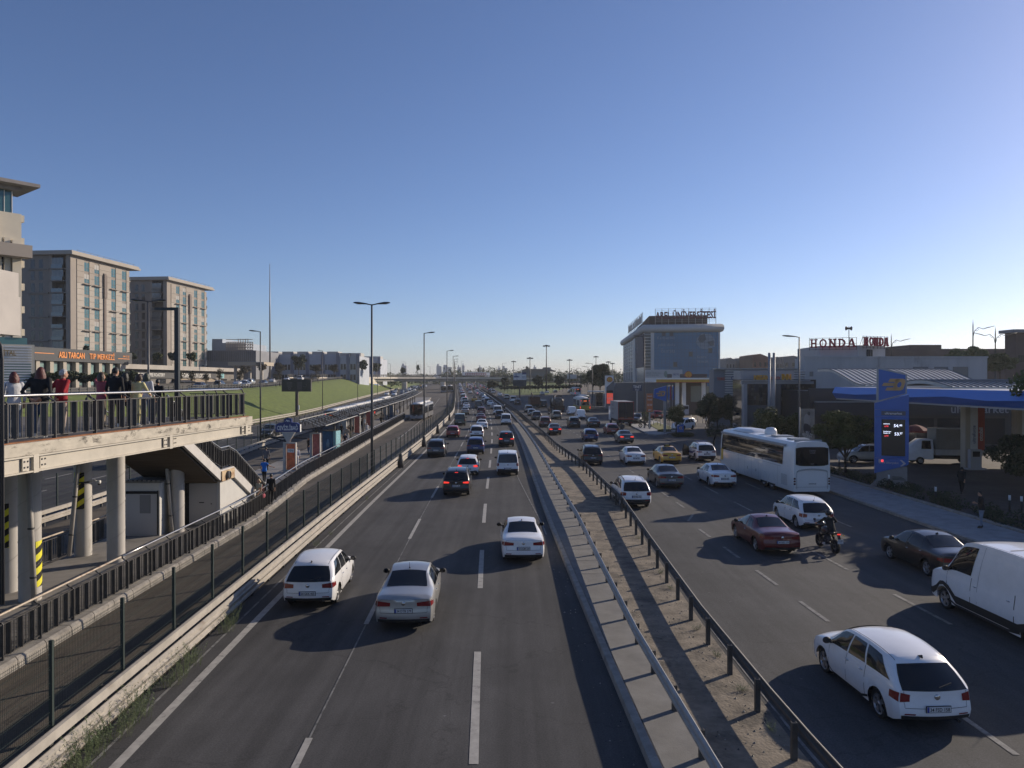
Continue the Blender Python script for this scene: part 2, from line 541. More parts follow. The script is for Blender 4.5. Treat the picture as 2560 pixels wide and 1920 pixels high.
def guardrail(label,offf,y0,y1,zs,side,sp,rail_m,post_m,ph,post_off,flat=(),post_n=90,name='guardrail',yfar=None):
 t=thing(name,label,'guardrail',(0,0,0))
 for i,z in enumerate(zs):
  mb=MB()
  wbeam(mb,offf,y0,y1,z,side,0,flat=i in flat)
  mb.build('rail',rail_m,t)
 ys=list(np.arange(y0,y1,sp))
 rest=MB()
 for i,y in enumerate(ys):
  x=float(C(y))+val(offf,y)+post_off;z=float(gz(y))
  mb=MB()if i<post_n else rest
  mb.box(x-0.055,x+0.055,y-0.05,y-0.035,z-0.05,z+ph);mb.box(x-0.055,x-0.04,y-0.035,y+0.05,z-0.05,z+ph-0.002);mb.box(x+0.04,x+0.055,y-0.035,y+0.05,z-0.05,z+ph-0.002)
  if i<post_n:mb.build('post',post_m,t)
 if rest.v:tag(rest.build('post',post_m,t),kind='stuff')
 return t
guardrail('grey steel guardrail nearer the motorway on the concrete median',lambda y:float(G1(y))-0.1,6,400,[0.66],-1,2.1,STEEL,STEEL_D,0.72,0.12)
guardrail('dark steel guardrail with tall posts beside the collector road',lambda y:float(G2(y))+0.14,6,400,[0.70],1,2.1,STEEL_D,STEEL_D,0.86,-0.12)
g=guardrail('weathered steel double guardrail under the green mesh fence',-4.42,6,420,[0.30,0.48,0.88],1,2.0,STEEL_W,STEEL_D,0.93,-0.16,flat=(2,))
guardrail('pale guardrail on the far side of the left bus lane',LB,14,300,[0.38,0.78],1,2.0,STEEL_W,STEEL_D,0.85,-0.14,flat=(1,))
guardrail('pale guardrail at the foot of the grass bank',BANK0+0.2,14,420,[0.42,0.80],1,3.0,STEEL_W,STEEL_D,0.86,-0.14,flat=(1,))
t=thing('guardrail','long dark guardrail with close posts along the top of the grass bank','guardrail')
mb=MB();P=[]
for y in np.arange(40,392,4.0):
 x=float(C(y))+BANK1-0.3;z=float(gz(y))+Hl(BANK1,y)
 P.append((x,y,z))
for i in range(len(P)-1):
 for hz in(0.55,0.9):
  a,b=P[i],P[i+1]
  mb.beam((a[0],a[1],a[2]+hz),(b[0],b[1],b[2]+hz),0.06,0.16)
mb.build('rail',STEEL_D,t)
mb2=MB();n=0
for y in np.arange(40,392,2.0):
 x=float(C(y))+BANK1-0.3;z=float(gz(y))+Hl(BANK1,y)
 q=mb2 if n>=60 else MB()
 q.box(x-0.08,x+0.08,y-0.08,y+0.08,z-0.1,z+1.0)
 if n<60:q.build('post',STEEL_D,t)
 n+=1
tag(mb2.build('post',STEEL_D,t),kind='stuff')
for y in(63.5,83.5,104,137):
 b=MB();x=float(C(y))-4.15;z=float(gz(y))
 b.lathe([(0.02,0),(0.26,0),(0.24,0.55),(0.16,0.8),(0.18,1.05),(0.1,1.2),(0.0,1.22)],10)
 o=b.build('traffic_delineator',DARK,loc=(x,y,z))
 tag(o,'dark stubby marker bulging from the weathered guardrail beside the left lane','road marker','dark markers on the weathered guardrail')
#  mesh fences
def fence(label,offf,y0,y1,zb,ht,sp,wires_y,name='mesh_fence'):
 t=thing(name,label,'fence')
 ys=np.arange(y0,y1+0.1,sp)
 rest=MB()
 for i,y in enumerate(ys):
  x=float(C(y))+val(offf,y);z=float(gz(y))+zb
  mb=MB()if i<95 else rest
  mb.box(x-0.035,x+0.035,y-0.03,y+0.03,z,z+ht+0.05)
  mb.box(x-0.08,x+0.08,y-0.07,y+0.07,z,z+0.012)
  if i<95:mb.build('post',FENCE,t)
 if rest.v:tag(rest.build('post',FENCE,t),kind='stuff')
 for i in range(len(ys)-1):
  ya,yb=ys[i]+0.03,ys[i+1]-0.03
  if i>94:break
  mb=MB()
  pa=(float(C(ya))+val(offf,ya),ya,float(gz(ya))+zb);pb=(float(C(yb))+val(offf,yb),yb,float(gz(yb))+zb)
  th=0.006 if ya<45 else 0.010
  for k,h in enumerate((0.06,0.12,0.3,0.55,0.6,0.85,1.1,1.15,1.4,ht-0.08,ht-0.02)):
   if ya>70 and k in(1,4,7,9):continue
   mb.beam((pa[0],pa[1],pa[2]+h),(pb[0],pb[1],pb[2]+h),th,th)
  if ya<wires_y:
   n=int((yb-ya)/0.055)
   for k in range(1,n):
    f=k/n;x=pa[0]+(pb[0]-pa[0])*f;y=ya+(yb-ya)*f;z=pa[2]+(pb[2]-pa[2])*f
    r=0.0024
    mb.add([(x-r,y-r,z+0.03),(x+r,y-r,z+0.03),(x,y+r,z+0.03),(x+0.02-r,y-r,z+ht+0.02),(x+0.02+r,y-r,z+ht+0.02),(x+0.02,y+r,z+ht+0.02)],[(0,1,4,3),(1,2,5,4),(2,0,3,5)])
  mb.build('wire_panel',FENCE,t)
 return t
fence('green welded mesh fence on the guardrail between bus lane and motorway',-4.56,5.8,240,0.93,1.6,2.75,48)
fence('dark wire fence with thin posts along the left bus lane barrier',lambda y:float(LB(y))-0.16,16,200,0.85,1.7,2.9,0)
#  railings with flat slats and S brackets
def railing(label,pts,name='railing',hand=RAIL_T,side=1,bay=1.72,h=0.95,hand_in=0.17,maxbays=95,cat='railing',rise=0.17):
 0
 t=thing(name,label,cat)
 pts=[Vector(p)for p in pts]
 seg=[];L=0
 for i in range(len(pts)-1):
  l=(pts[i+1]-pts[i]).length;seg.append((L,l,pts[i],pts[i+1]));L+=l
 def P(d):
  for s0,l,a,b in seg:
   if d<=s0+l+1e-6:return a+(b-a)*((d-s0)/l)
  return pts[-1].copy()
 n=max(1,int(round(L/bay)))
 hp=[]
 for i in range(n):
  a,b=P(L*i/n),P(L*(i+1)/n)
  d=(b-a);dl=d.length;d.normalize()
  hd=Vector((d.x,d.y,0)).normalized()
  nrm=Vector((-hd.y,hd.x,0))*side
  mb=MB();up=Vector((0,0,1))
  mb.beam(a+up*0.1,b+up*0.1,0.035,0.03);mb.beam(a+up*(h-0.015),b+up*(h-0.015),0.04,0.03)
  for k in range(1,13):
   f=k/13;p=a+(b-a)*f
   if k%4==2:w_,t_=0.14,0.012
   else:w_,t_=0.018,0.018
   q=(nrm if k%4==2 else hd)*(w_/2);s_=(hd if k%4==2 else nrm)*(t_/2)
   vs=[]
   for z in(0.1,h-0.03):
    for sg in((-1,-1),(1,-1),(1,1),(-1,1)):
     vs.append(p+q*sg[0]+s_*sg[1]+up*z)
   mb.add(vs,[(0,1,5,4),(1,2,6,5),(2,3,7,6),(3,0,4,7)])
  q=hd*0.02
  path=[(0,0),(0,h-0.02),(0.02,h+0.03),(0.10,h+0.06),(hand_in-0.01,h+rise-0.05),(hand_in,h+rise)]
  vs=[]
  for(o_,z_)in path:
   wv=0.05 if z_<h else 0.03
   for sg in(-1,1):
    vs.append(a+nrm*(o_-wv)+q*sg+up*z_);vs.append(a+nrm*(o_+wv)+q*sg+up*z_)
  fs=[]
  for k in range(len(path)-1):
   o=4*k
   fs+=[(o,o+1,o+5,o+4),(o+3,o+2,o+6,o+7),(o+2,o,o+4,o+6),(o+1,o+3,o+7,o+5)]
  mb.add(vs,fs)
  mb.build('railing_panel',RAIL_D,t)
  hp.append(a+nrm*hand_in+up*(h+rise))
  if i==n-1:hp.append(b+nrm*hand_in+up*(h+rise))
 mb=MB();mb.tube(hp,0.035,8);mb.build('handrail',hand,t)
 return t
# ---- platform of the bus station
PZ=0.30
strip('station_platform',[(PL,0.0),(lambda y:float(PL(y))+0.003,PZ),(lambda y:float(KB(y))-0.35,PZ),(lambda y:float(KB(y))-0.352,0)],-20,262,PLAT)
pk=MB()
for y in np.arange(8,260,1.25):
 a,b=y+0.015,y+1.235
 vs=[]
 for yy in(a,b):
  c=float(C(yy))+float(KB(yy));z=float(gz(yy))
  vs+=[(c-0.36,yy,z),(c-0.36,yy,z+PZ+0.012),(c-0.06,yy,z+PZ+0.012),(c,yy,z+PZ-0.06),(c+0.02,yy,z)]
 fs=[(0,5,6,1),(1,6,7,2),(2,7,8,3),(3,8,9,4),(0,1,2,3,4),(9,8,7,6,5)]
 pk.add(vs,fs)
struct(pk.build('platform_kerb',KERB))
def kpts(off,y0,y1,dz,st=3):
 return[(float(C(y))+val(off,y),y,float(gz(y))+dz)for y in np.arange(y0,y1+0.1,st)]
railing('slatted railing with rusty handrail along the near end of the bus platform',kpts(lambda y:float(KB(y))-0.25,12.5,25.5,PZ,1),hand=RAIL_R,side=1)
railing('long slatted railing with steel handrail along the bus platform edge',kpts(lambda y:float(KB(y))-0.25,25.6,141,PZ),hand=RAIL_T,side=1)
railing('short slatted railing with rusty handrail behind the nearest bridge column',[(-18.2,24.5,PZ),(-18.25,30.2,PZ)],hand=RAIL_R,side=-1)
railing('short slatted railing behind the column with the camera',[(-18.3,31.0,PZ),(-18.5,33.6,PZ)],hand=RAIL_R,side=-1)
#  footbridge landing
DK0,DK1=2.0,30.8
dz0=6.0
def dx(y):return-11.75+(y-16.75)*(0.85/13.85)
br=thing('footbridge','steel footbridge landing with stained pale edge beam on round columns','footbridge')
mb=MB()
W2=10.5
mb.add([(dx(DK0)-W2,DK0,dz0),(dx(DK0)-0.02,DK0,dz0),(dx(DK1)-0.02,DK1,dz0),(dx(DK1)-W2,DK1,dz0),(dx(DK0)-W2,DK0,dz0-0.2),(dx(DK0)-0.02,DK0,dz0-0.2),(dx(DK1)-0.02,DK1,dz0-0.2),(dx(DK1)-W2,DK1,dz0-0.2)],[(0,1,2,3),(7,6,5,4),(0,4,5,1),(1,5,6,2),(2,6,7,3),(3,7,4,0)])
mb.build('deck',M('deck_paving',(0.12,0.11,0.10),0.9,nz=(2,0.3),world=True),br)
mb=MB()
mb.beam((dx(DK0)+0.02,DK0,dz0-0.13),(dx(DK1)+0.02,DK1,dz0-0.13),0.12,0.30)
mb.build('edge_slab',STAINC,br)
mb=MB()
mb.beam((dx(DK0)-0.16,DK0,dz0+0.02),(dx(DK1)-0.16,DK1,dz0+0.02),0.2,0.05)
mb.build('base_plate',RUST,br)
mb=MB()
for a,b,zt,zb_,w_ in((0.0,0,-0.29,-0.33,0.20),(0,0,-0.33,-0.66,0.06),(0,0,-0.66,-0.70,0.20)):
 zc=dz0+(zt+zb_)/2
 mb.beam((dx(DK0),DK0,zc),(dx(DK1),DK1,zc),w_,zt-zb_)
mb.build('edge_beam',CREAM,br)
for y in(18.0,24.3,30.2,12):
 mb=MB()
 x=dx(y)
 mb.box(x+0.03,x+0.10,y-0.10,y+0.10,dz0-0.72,dz0-0.28)
 for s in(-1,1):
  mb.box(x+0.03,x+0.06,y+s*0.33-0.12,y+s*0.33+0.12,dz0-0.64,dz0-0.34)
  for k in(-1,1):
   for q in(-1,1):
    mb.box(x+0.055,x+0.075,y+s*0.33+k*0.06-0.02,y+s*0.33+k*0.06+0.02,dz0-0.49+q*0.07-0.02,dz0-0.49+q*0.07+0.02,1)
 mb.build('splice_plate',[CREAM,DARK],br)
mb=MB()
for xo in(-3.2,-4.6,-6.4,-8.2,-10.2):
 mb.beam((dx(DK0)+xo,DK0,dz0-0.5),(dx(DK1)+xo,DK1,dz0-0.5),0.22,0.6)
for y in np.arange(3,31,2.2):
 mb.beam((dx(y)-W2+0.2,y,dz0-0.36),(dx(y)-0.1,y,dz0-0.36),0.14,0.32)
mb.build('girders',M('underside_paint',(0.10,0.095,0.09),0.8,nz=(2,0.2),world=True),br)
for(x,y)in((-15.85,24.3),(-17.25,25.3),(-15.75,29.4),(-17.7,30.5),(-15.95,35.2),(-15.6,18.6)):
 mb=MB()
 top=5.25 if y<32 else 5.0
 mb.lathe([(0.33,PZ-0.05),(0.33,top)],20,c=(x,y,0))
 sp=[]
 for k in range(int(150*(top-PZ)/5)):
  a=2*PI*k/30;sp.append((x+0.332*math.cos(a),y+0.332*math.sin(a),PZ+0.1+k*1.15/30))
 mb.tube(sp,0.009,4,1)
 co=mb.build('column',[COLM,M('weld_seam',(0.32,0.3,0.27),0.6)],br)
 if(x,y)in((-15.85,24.3),(-17.7,30.5),(-17.25,25.3)):
  zc={-15.85:1.5,-17.7:3.0,-17.25:2.6}[x]
  ang0,ang1=(-0.5,1.2)if x==-15.85 else(-2.2,-0.9)
  st=MB();nn=8
  for k in range(-2,9):
   z0=zc-0.8+k*0.22
   rows=[]
   for q in range(nn+1):
    a=ang0+(ang1-ang0)*q/nn
    za=min(max(z0+0.3*q/nn,zc-0.75),zc+0.75);zb_=min(max(z0+0.22+0.3*q/nn,zc-0.75),zc+0.75)
    rows.append([(x+0.338*math.cos(a),y+0.338*math.sin(a),za),(x+0.338*math.cos(a),y+0.338*math.sin(a),zb_)])
   st.grid(rows,k%2,False)
  st.build('warning_stripes',[YEL,BLACK],co)
for p,q in(((-15.62,23.85,5.2),(-15.35,23.75,0.3)),((-17.55,30.1,5.2),(-17.95,29.95,0.4)),((-16.35,34.8,5.0),(-16.0,34.8,0.3))):
 mb=MB();mb.tube([p,q],0.085,10)
 pp=Vector(p);qq=Vector(q)
 for f in(0.5,0.82):mb.tube([pp+(qq-pp)*(f-0.006),pp+(qq-pp)*(f+0.006)],0.10,10,1)
 mb.build('drain_pipe',[M('drain_grey',(0.34,0.32,0.29),0.6,nz=(2,0.15),world=True),DARK],br)
railing('slatted bridge railing with shiny steel handrail in front of the people',[(dx(y)-0.12,y,dz0+0.03)for y in np.arange(9,30.7,1.8)]+[(dx(30.6)-0.12,30.6,dz0+0.03)],side=1)
railing('bridge railing on the far side of the landing behind the people',[(dx(y)-6.2,y,dz0)for y in(14,20,24.2)],side=-1)
railing('railing across the end of the bridge landing',[(dx(30.6)-0.2,30.6,dz0+0.03),(dx(30.6)-2.4,30.55,dz0+0.03)],side=1,bay=1.1)
lt=thing('lift_shaft','glass and steel lift tower cut by the left picture edge','lift tower',(0,0,0))
mb=MB();mb.box(-10.40,-10.30,14.85,14.98,3.0,8.2);mb.box(-12.5,-12.4,14.9,14.98,3.0,8.2)
mb.tube([(-10.26,14.9,3.0),(-10.26,14.9,7.95),(-10.28,14.9,8.2),(-10.36,14.9,8.36)],0.03,6)
mb.build('frame',DARK,lt)
mb=MB();mb.box(-12.4,-10.40,14.90,14.95,3.0,8.2);mb.build('glass_panel',M('frosted_glass',(0.26,0.31,0.33),0.25),lt)
mb=MB();mb.box(-12.5,-10.22,14.7,15.4,8.45,9.25);mb.box(-12.6,-10.26,14.8,15.4,9.25,9.75)
mb.build('roof_box',M('lift_cladding',(0.36,0.33,0.30),0.5,nz=(1,0.12)),lt)
# ---- stairs from the landing to the platform
st=thing('staircase','concrete staircase with white side beam leading down to the bus platform','staircase')
SX0,SX1=-18.0,-14.55
fl=[((30.8,dz0),(36.6,3.05)),((36.6,3.05),(38.3,3.05)),((38.3,3.05),(43.6,PZ))]
mb=MB()
for(ya,za),(yb,zb_)in fl:
 pass
for x in(SX1,SX0):
 mb=MB()
 for(ya,za),(yb,zb_)in fl:mb.prism([(x,ya,za-0.5),(x,yb,zb_-0.5),(x,yb,zb_+0.02),(x,ya,za+0.02)],(0.14,0,0))
 mb.build('side_beam',M('stair_white',(0.50,0.48,0.45),0.6,nz=(2,0.1),world=True,dark=(2.2,(0.34,0.26,0.18),0.66)),st)
mb=MB()
for(ya,za),(yb,zb_)in fl:
 n=max(1,int(round(abs(zb_-za)/0.17)))
 for k in range(n):
  y0,y1=ya+(yb-ya)*k/n,ya+(yb-ya)*(k+1)/n
  z=za+(zb_-za)*(k+1)/n if za!=zb_ else za
  mb.box(SX0+0.14,SX1,y0,y1,z-0.32,z)
mb.build('steps',CONC,st)
mb=MB()
mb.prism([(SX0+0.16,30.9,dz0-0.62),(SX0+0.16,36.6,2.5),(SX0+0.16,36.6,2.42),(SX0+0.16,30.9,dz0-0.7)],(SX1-SX0-0.2,0,0))
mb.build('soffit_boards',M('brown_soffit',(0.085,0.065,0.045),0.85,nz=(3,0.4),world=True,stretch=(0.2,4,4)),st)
mb=MB();mb.box(SX1+0.01,SX1+0.20,36.62,38.28,2.5,3.0)
mb.build('landing_beam',M('rusty_beam',(0.48,0.36,0.22),0.8,nz=(2,0.3),world=True,dark=(2.4,(0.24,0.10,0.04),0.5)),st)
mb=MB()
mb.lathe([(0.0,0.0),(0.2,0.0),(0.2,0.13),(0.17,0.14)],16,c=(SX1+0.2,37.3,2.75),axis='x')
mb.lathe([(0.17,0.1),(0.0,0.1)],16,m=1,c=(SX1+0.2,37.3,2.75),axis='x')
mb.build('round_lamp',[CONC,DARK],st)
def srail(label,x,side):
 return railing(label,[(x,31.2,5.85),(x,36.6,3.1),(x,38.3,3.1),(x,43.6,PZ+0.05)],side=side,h=0.92,bay=1.05,hand_in=0.05,rise=0.12)
srail('sloping slatted railing on the near side of the staircase',SX1+0.06,1)
srail('sloping slatted railing on the far side of the staircase',SX0+0.06,-1)
# ---- kiosks under the stairs
k1=thing('service_booth','white service booth with dark sliding door behind a bridge column','booth',(0,0,0))
mb=MB();mb.box(-18.0,-16.35,34.3,36.8,PZ,2.75);mb.build('booth_body',M('booth_white',(0.50,0.49,0.46),0.7,nz=(1.2,0.08),world=True,dark=(1.1,(0.3,0.28,0.25),0.62)),k1)
mb=MB();mb.box(-18.1,-16.25,34.2,36.9,2.76,2.84)
for k in range(9):mb.box(-18.1+k*0.21,-17.98+k*0.21,34.18,34.3,2.84,2.90)
mb.build('booth_roof',CONC,k1)
mb=MB();mb.box(-17.9,-16.42,34.27,34.295,PZ+0.05,2.25);mb.box(-17.9,-16.42,34.255,34.268,2.25,2.38,1);mb.box(-16.45,-16.40,34.25,34.295,PZ+0.05,2.4,1)
mb.box(-17.25,-16.75,34.258,34.268,1.35,2.2,2)
mb.build('sliding_door',[M('door_grey',(0.40,0.39,0.38),0.6),BLACK,M('patched_paint',(0.20,0.20,0.20),0.7)],k1)
k2=thing('storage_room','white walled storage room under the lower stair flight','storage room')
mb=MB()
mb.prism([(SX1-0.02,36.9,PZ),(SX1-0.02,42.6,PZ),(SX1-0.02,38.7,2.38),(SX1-0.02,36.9,2.48)],(-2.6,0,0))
mb.build('wall',MATS['booth_white'],k2)
mb=MB();mb.box(-16.1,-14.72,36.87,36.895,PZ+0.04,2.35);mb.box(-15.6,-15.35,36.855,36.868,1.4,1.44,1);mb.box(-15.02,-14.97,36.855,36.868,1.33,1.38,1);mb.box(-16.3,-16.1,36.87,36.895,PZ,2.45,1)
mb.build('steel_door',[MATS['door_grey'],BLACK],k2)
sc_=thing('security_camera','small white dome camera on an arm strapped to a column','camera',(-17.7,30.5,3.35))
mb=MB();mb.tube([(0.3,-0.1,0),(0.55,-0.15,0.06),(0.72,-0.18,0.02)],0.03,6);mb.tube([(-0.34,0,-0.02),(-0.34,0,0.0)],0.02,4);mb.build('arm',WHITE,sc_)
mb=MB();mb.lathe([(0,0.06),(0.07,0.06),(0.075,0.0),(0.065,-0.05)],10,c=(0.78,-0.2,0));mb.ell((0.78,-0.2,-0.06),(0.06,0.06,0.07),10,6,1);mb.build('dome',[WHITE,DARK],sc_)
mb=MB();mb.lathe([(0.342,-0.04),(0.342,0.02)],20);mb.build('strap',DARK,sc_)
#  street lamps
def lamp_head(mb,p,d,L=0.95):
 0
 d=Vector(d).normalized();a=Vector((-d.y,d.x,0))
 rows=[]
 for f,w_,h0,h1 in((0,0.05,-0.03,0.04),(0.3,0.10,-0.05,0.07),(0.6,0.17,-0.06,0.09),(0.85,0.16,-0.05,0.07),(1.0,0.06,-0.02,0.03)):
  q=Vector(p)+d*(L*f)+Vector((0,0,0.09*f))
  rows.append([q+a*w_+Vector((0,0,0)),q+a*(w_*.6)+Vector((0,0,h1)),q-a*(w_*.6)+Vector((0,0,h1)),q-a*w_,q-a*(w_*.6)+Vector((0,0,h0)),q+a*(w_*.6)+Vector((0,0,h0)),q+a*w_])
 mb.grid(rows,0,True)
 q=Vector(p)+d*(L*0.6)+Vector((0,0,0.0))
 return q
def street_lamp(label,x,y,z0,zt,dirs,group=None,r=0.10,L=1.0,collar=True,off=0.0):
 t=thing('street_lamp',label,'street lamp',(x,y,z0),0,group)
 h=zt-z0
 mb=MB()
 mb.tube([(0,0,0),(0,0,h*0.5),(0,0,h)],[r,r*0.85,r*0.62],10)
 if collar:mb.tube([(0,0,h*0.42),(0,0,h*0.42+0.05)],r*1.5,10)
 mb.lathe([(r*2.2,0),(r*2.2,0.04),(r*1.2,0.06),(r*1.15,0.5)],10)
 mb.build('pole',LAMP,t)
 for d in dirs:
  d=Vector((d[0],d[1],0)).normalized()
  mb=MB()
  mb.tube([(0,0,h-0.05),d*0.35+Vector((0,0,h+0.02))],r*0.45,6)
  q=lamp_head(mb,d*0.3+Vector((0,0,h+0.02)),d,L)
  hd=mb.build('lamp_head',LAMP,t)
  m2=MB();a=Vector((-d.y,d.x,0))
  m2.quad(q-d*.2+a*.09-Vector((0,0,.02)),q-d*.2-a*.09-Vector((0,0,.02)),q+d*.2-a*.09-Vector((0,0,.02)),q+d*.2+a*.09-Vector((0,0,.02)))
  m2.build('lens',LAMP_G,hd)
 return t
def lx(y,off):return float(C(y))+off
for i,(Y,zt,dirs)in enumerate(((52.5,12.9,((-1,0),(1,0))),(89.5,13.2,((1,0),)),(139,13.0,((1,0),)),(182,13.2,((1,0),)),(226,13.4,((1,0),)),(270,13.6,((1,0),)),(314,13.8,((1,0),)),(360,14,((1,0),)))):
 lab=['tall two armed street lamp rising from the mesh fence, nearest of its row','single arm street lamp on the fence line behind the two armed lamp','third street lamp along the mesh fence with its arm over the motorway'][i]if i<3 else 'distant single arm street lamp in the closing row above the mesh fence'
 street_lamp(lab,lx(Y,-4.72),Y,float(gz(Y))+0.2,zt+float(gz(Y))*.6,dirs,'street lamps along the mesh fence' if i>2 else None)
street_lamp('grey left arm street lamp by the bus lane barrier before the bank',-28.9,85,0,13.1,((-1,0),))
street_lamp('two armed street lamp seen behind the bridge landing before the apartment blocks',-28.0,57,0,13.6,((-1,-.1),(1,.1)))
for i,(Y,zt)in enumerate(((178,14.6),(240,15.0),(300,15.2),(360,15.4))):
 street_lamp(['left arm street lamp below the grass, right of the dark billboard','left arm street lamp in front of the wall with graffiti','left arm street lamp near the end of the retaining wall','small left arm street lamp just before the overpass'][i],lx(Y,BANK0+0.5),Y,float(gz(Y)),zt,((-1,0),))
street_lamp('street lamp with left arm standing on the island beside the box truck',20.4,114,0.1,14.2,((-1,-.15),),L=1.5)
street_lamp('street lamp rising behind the white coach with its arm to the left',29.1,75,0.1,11.9,((-1,-.1),),L=1.5)
for i,(u,v,Y,d)in enumerate(((1481,909,190,-1),(1470,917,235,-1),(1452,921,290,-1),(1441,925,340,-1))):
 p=atY(u,v,Y)
 street_lamp('small distant street lamp in the row along the collector road by the dark tree',p.x,Y,float(gz(Y)),p.z,((d,0),),'distant lamps of the collector road',L=1.6)
for i,(u,v,d,Y)in enumerate(((1241,918,1,470),(1256,908,1,440),(1041,903,1,520),(1153,903,1,560),(962,898,-1,420),(1013,905,-1,450),(1052,912,-1,500),(1075,916,-1,560))):
 p=atY(u,v,Y)
 street_lamp('tiny lamp standing up against the pale sky beyond the overpass',p.x,Y,6.0,p.z,((d,0.1),),'lamps beyond the overpass',L=2.2,r=0.13)
for i,(u,v,Y,lab)in enumerate(((1366,862,300,'tallest floodlight mast, straight up behind the green lawn'),(1325,893,330,'floodlight mast with round head left of the tallest mast'),(1284,902,420,'thin floodlight mast over the road sign board'),(1424,898,380,'slender floodlight mast between the tallest mast and the dark tree'),(1490,890,420,'floodlight mast seen above the dark tree crown'),(1521,903,420,'short looking floodlight mast right of the dark tree'),(1531,907,460,'faint floodlight mast beside the glass university building'))):
 p=atY(u,v,Y)
 t=thing('floodlight_mast',lab,'floodlight mast',(p.x,Y,3.0))
 h=p.z-3.0
 mb=MB();mb.tube([(0,0,0),(0,0,h)],[0.32,0.14],8);mb.build('mast',LAMP,t)
 mb=MB();mb.lathe([(0.2,h-0.6),(0.9,h-0.5),(0.9,h-0.3),(0.2,h)],8)
 for k in range(8):
  a=PI*k/4;mb.box(1.15*math.cos(a)-0.28,1.15*math.cos(a)+0.28,1.15*math.sin(a)-0.28,1.15*math.sin(a)+0.28,h-0.75,h-0.3)
 mb.build('lamp_ring',LAMP,t)
t=thing('landing_lamp','dark angular lamp with flat arm standing on the bridge landing','street lamp',(-12.35,27.3,dz0))
mb=MB();mb.box(-0.075,0.075,-0.075,0.075,0,4.1);mb.box(-0.14,0.14,-0.14,0.14,0,0.03);mb.build('pole',M('lamp_dark',(0.02,0.026,0.03),0.45),t)
mb=MB();mb.box(-0.80,0.075,-0.07,0.07,4.1,4.20);mb.build('lamp_arm',MATS['lamp_dark'],t)
p=atY(675,660,260)
t=thing('radio_mast','very tall thin mast rising behind the low buildings','mast',(p.x,260,5))
mb=MB();mb.tube([(0,0,0),(0,0,(p.z-5)*.6),(0,0,p.z-5)],[0.34,0.24,0.08],8);mb.build('mast',M('mast_grey',(0.22,0.22,0.23),0.5,metal=.3),t)
#  bus station furniture
def stn(y,off):return float(C(y))+off
PC=lambda y:0.5*(float(PL(y))+float(KB(y)))-0.2
TRUSS=M('canopy_dark',(0.022,0.022,0.024),0.85)
TRW=M('canopy_white_bar',(0.42,0.41,0.38),0.5)
secs=[(66.5,85.5,0),(87.0,118,0.1),(119,150,0.15),(151,182,0.15),(183,214,.15)]
for i,(ya,yb,dz)in enumerate(secs):
 lab=['nearest section of the dark bus station canopy behind the blue name sign','second section of the dark truss canopy on the bus platform','third section of the dark truss canopy beside the oncoming bus','fourth small section of the station canopy behind the oncoming bus','farthest section of the station canopy'][i]
 t=thing('platform_canopy',lab,'canopy')
 za,zb_=3.0+dz+float(gz(ya)),3.0+dz+float(gz(yb))
 xa,xb=stn(ya,PC(ya)),stn(yb,PC(yb))
 mb=MB()
 for s in(-1,1):
  a0,b0=Vector((xa,ya,za)),Vector((xb,yb,zb_));a1,b1=Vector((xa+s*1.75,ya,za+0.35)),Vector((xb+s*1.75,yb,zb_+0.35))
  up=Vector((0,0,0.09))
  mb.add([a0,a1,b1,b0,a0+up,a1+up,b1+up,b0+up],[(0,1,2,3),(7,6,5,4),(0,4,5,1),(1,5,6,2),(2,6,7,3),(3,7,4,0)])
 mb.build('roof_wing',TRUSS,t)
 mb=MB()
 for s in(-1,1):
  mb.beam((xa+s*1.8,ya,za+0.42),(xb+s*1.8,yb,zb_+0.42),0.07,0.07)
 mb.beam((xa-.55,ya,za+0.95),(xb-.55,yb,zb_+0.95),0.06,0.06)
 n=int((yb-ya)/1.5)
 for k in range(n):
  f0,f1=k/n,(k+0.7)/n
  p=Vector((xa+(xb-xa)*f0,ya+(yb-ya)*f0,za+(zb_-za)*f0));q=Vector((xa+(xb-xa)*f1,ya+(yb-ya)*f1,za+(zb_-za)*f1))
  if k%4!=3:
   mb.beam(p+Vector((1.3,0,0.34)),q+Vector((-0.4,0,0.95)),0.035,0.05)
 mb.build('white_truss_bars',TRW,t)
 mb=MB()
 for k in range(n*2):
  f0=k/(2*n);f1=(k+1)/(2*n)
  p=Vector((xa+(xb-xa)*f0-.55,ya+(yb-ya)*f0,za+0.95));q=Vector((xa+(xb-xa)*f1-.55,ya+(yb-ya)*f1,za+0.3))
  if k%2:p.z,q.z=q.z,p.z
  mb.beam(p,q,0.05,0.05);mb.beam(p+Vector((1.1,0,-0.1)),q+Vector((1.1,0,-0.1)),0.05,0.05)
 mb.build('dark_truss',TRUSS,t)
 n=max(2,int((yb-ya)/9))
 for k in range(n):
  f=(k+0.5)/n;y=ya+(yb-ya)*f;x=xa+(xb-xa)*f;g0=float(gz(y))+PZ
  mb=MB();mb.box(x-0.1,x+0.1,y-0.1,y+0.1,g0,za+0.05)
  mb.beam((x,y,za-0.5),(x+1.0,y,za+0.2),0.07,0.07);mb.beam((x,y,za-0.5),(x-1.0,y,za+0.2),0.07,0.07)
  mb.build('post',STEEL_D,t)
AD_O=M('poster_orange',(0.60,0.13,0.04),0.5,nz=(2.6,0.55),dark=(3.5,(0.55,0.50,0.35),0.62))
AD_B=M('poster_blue',(0.02,0.10,0.20),0.5,nz=(2.0,0.4))
AD_C=M('poster_cyan',(0.22,0.46,0.50),0.5,nz=(6,0.3))
AD_R=M('poster_red',(0.45,0.11,0.08),0.5,nz=(2.6,0.5),dark=(3,(0.5,0.42,0.32),0.6))
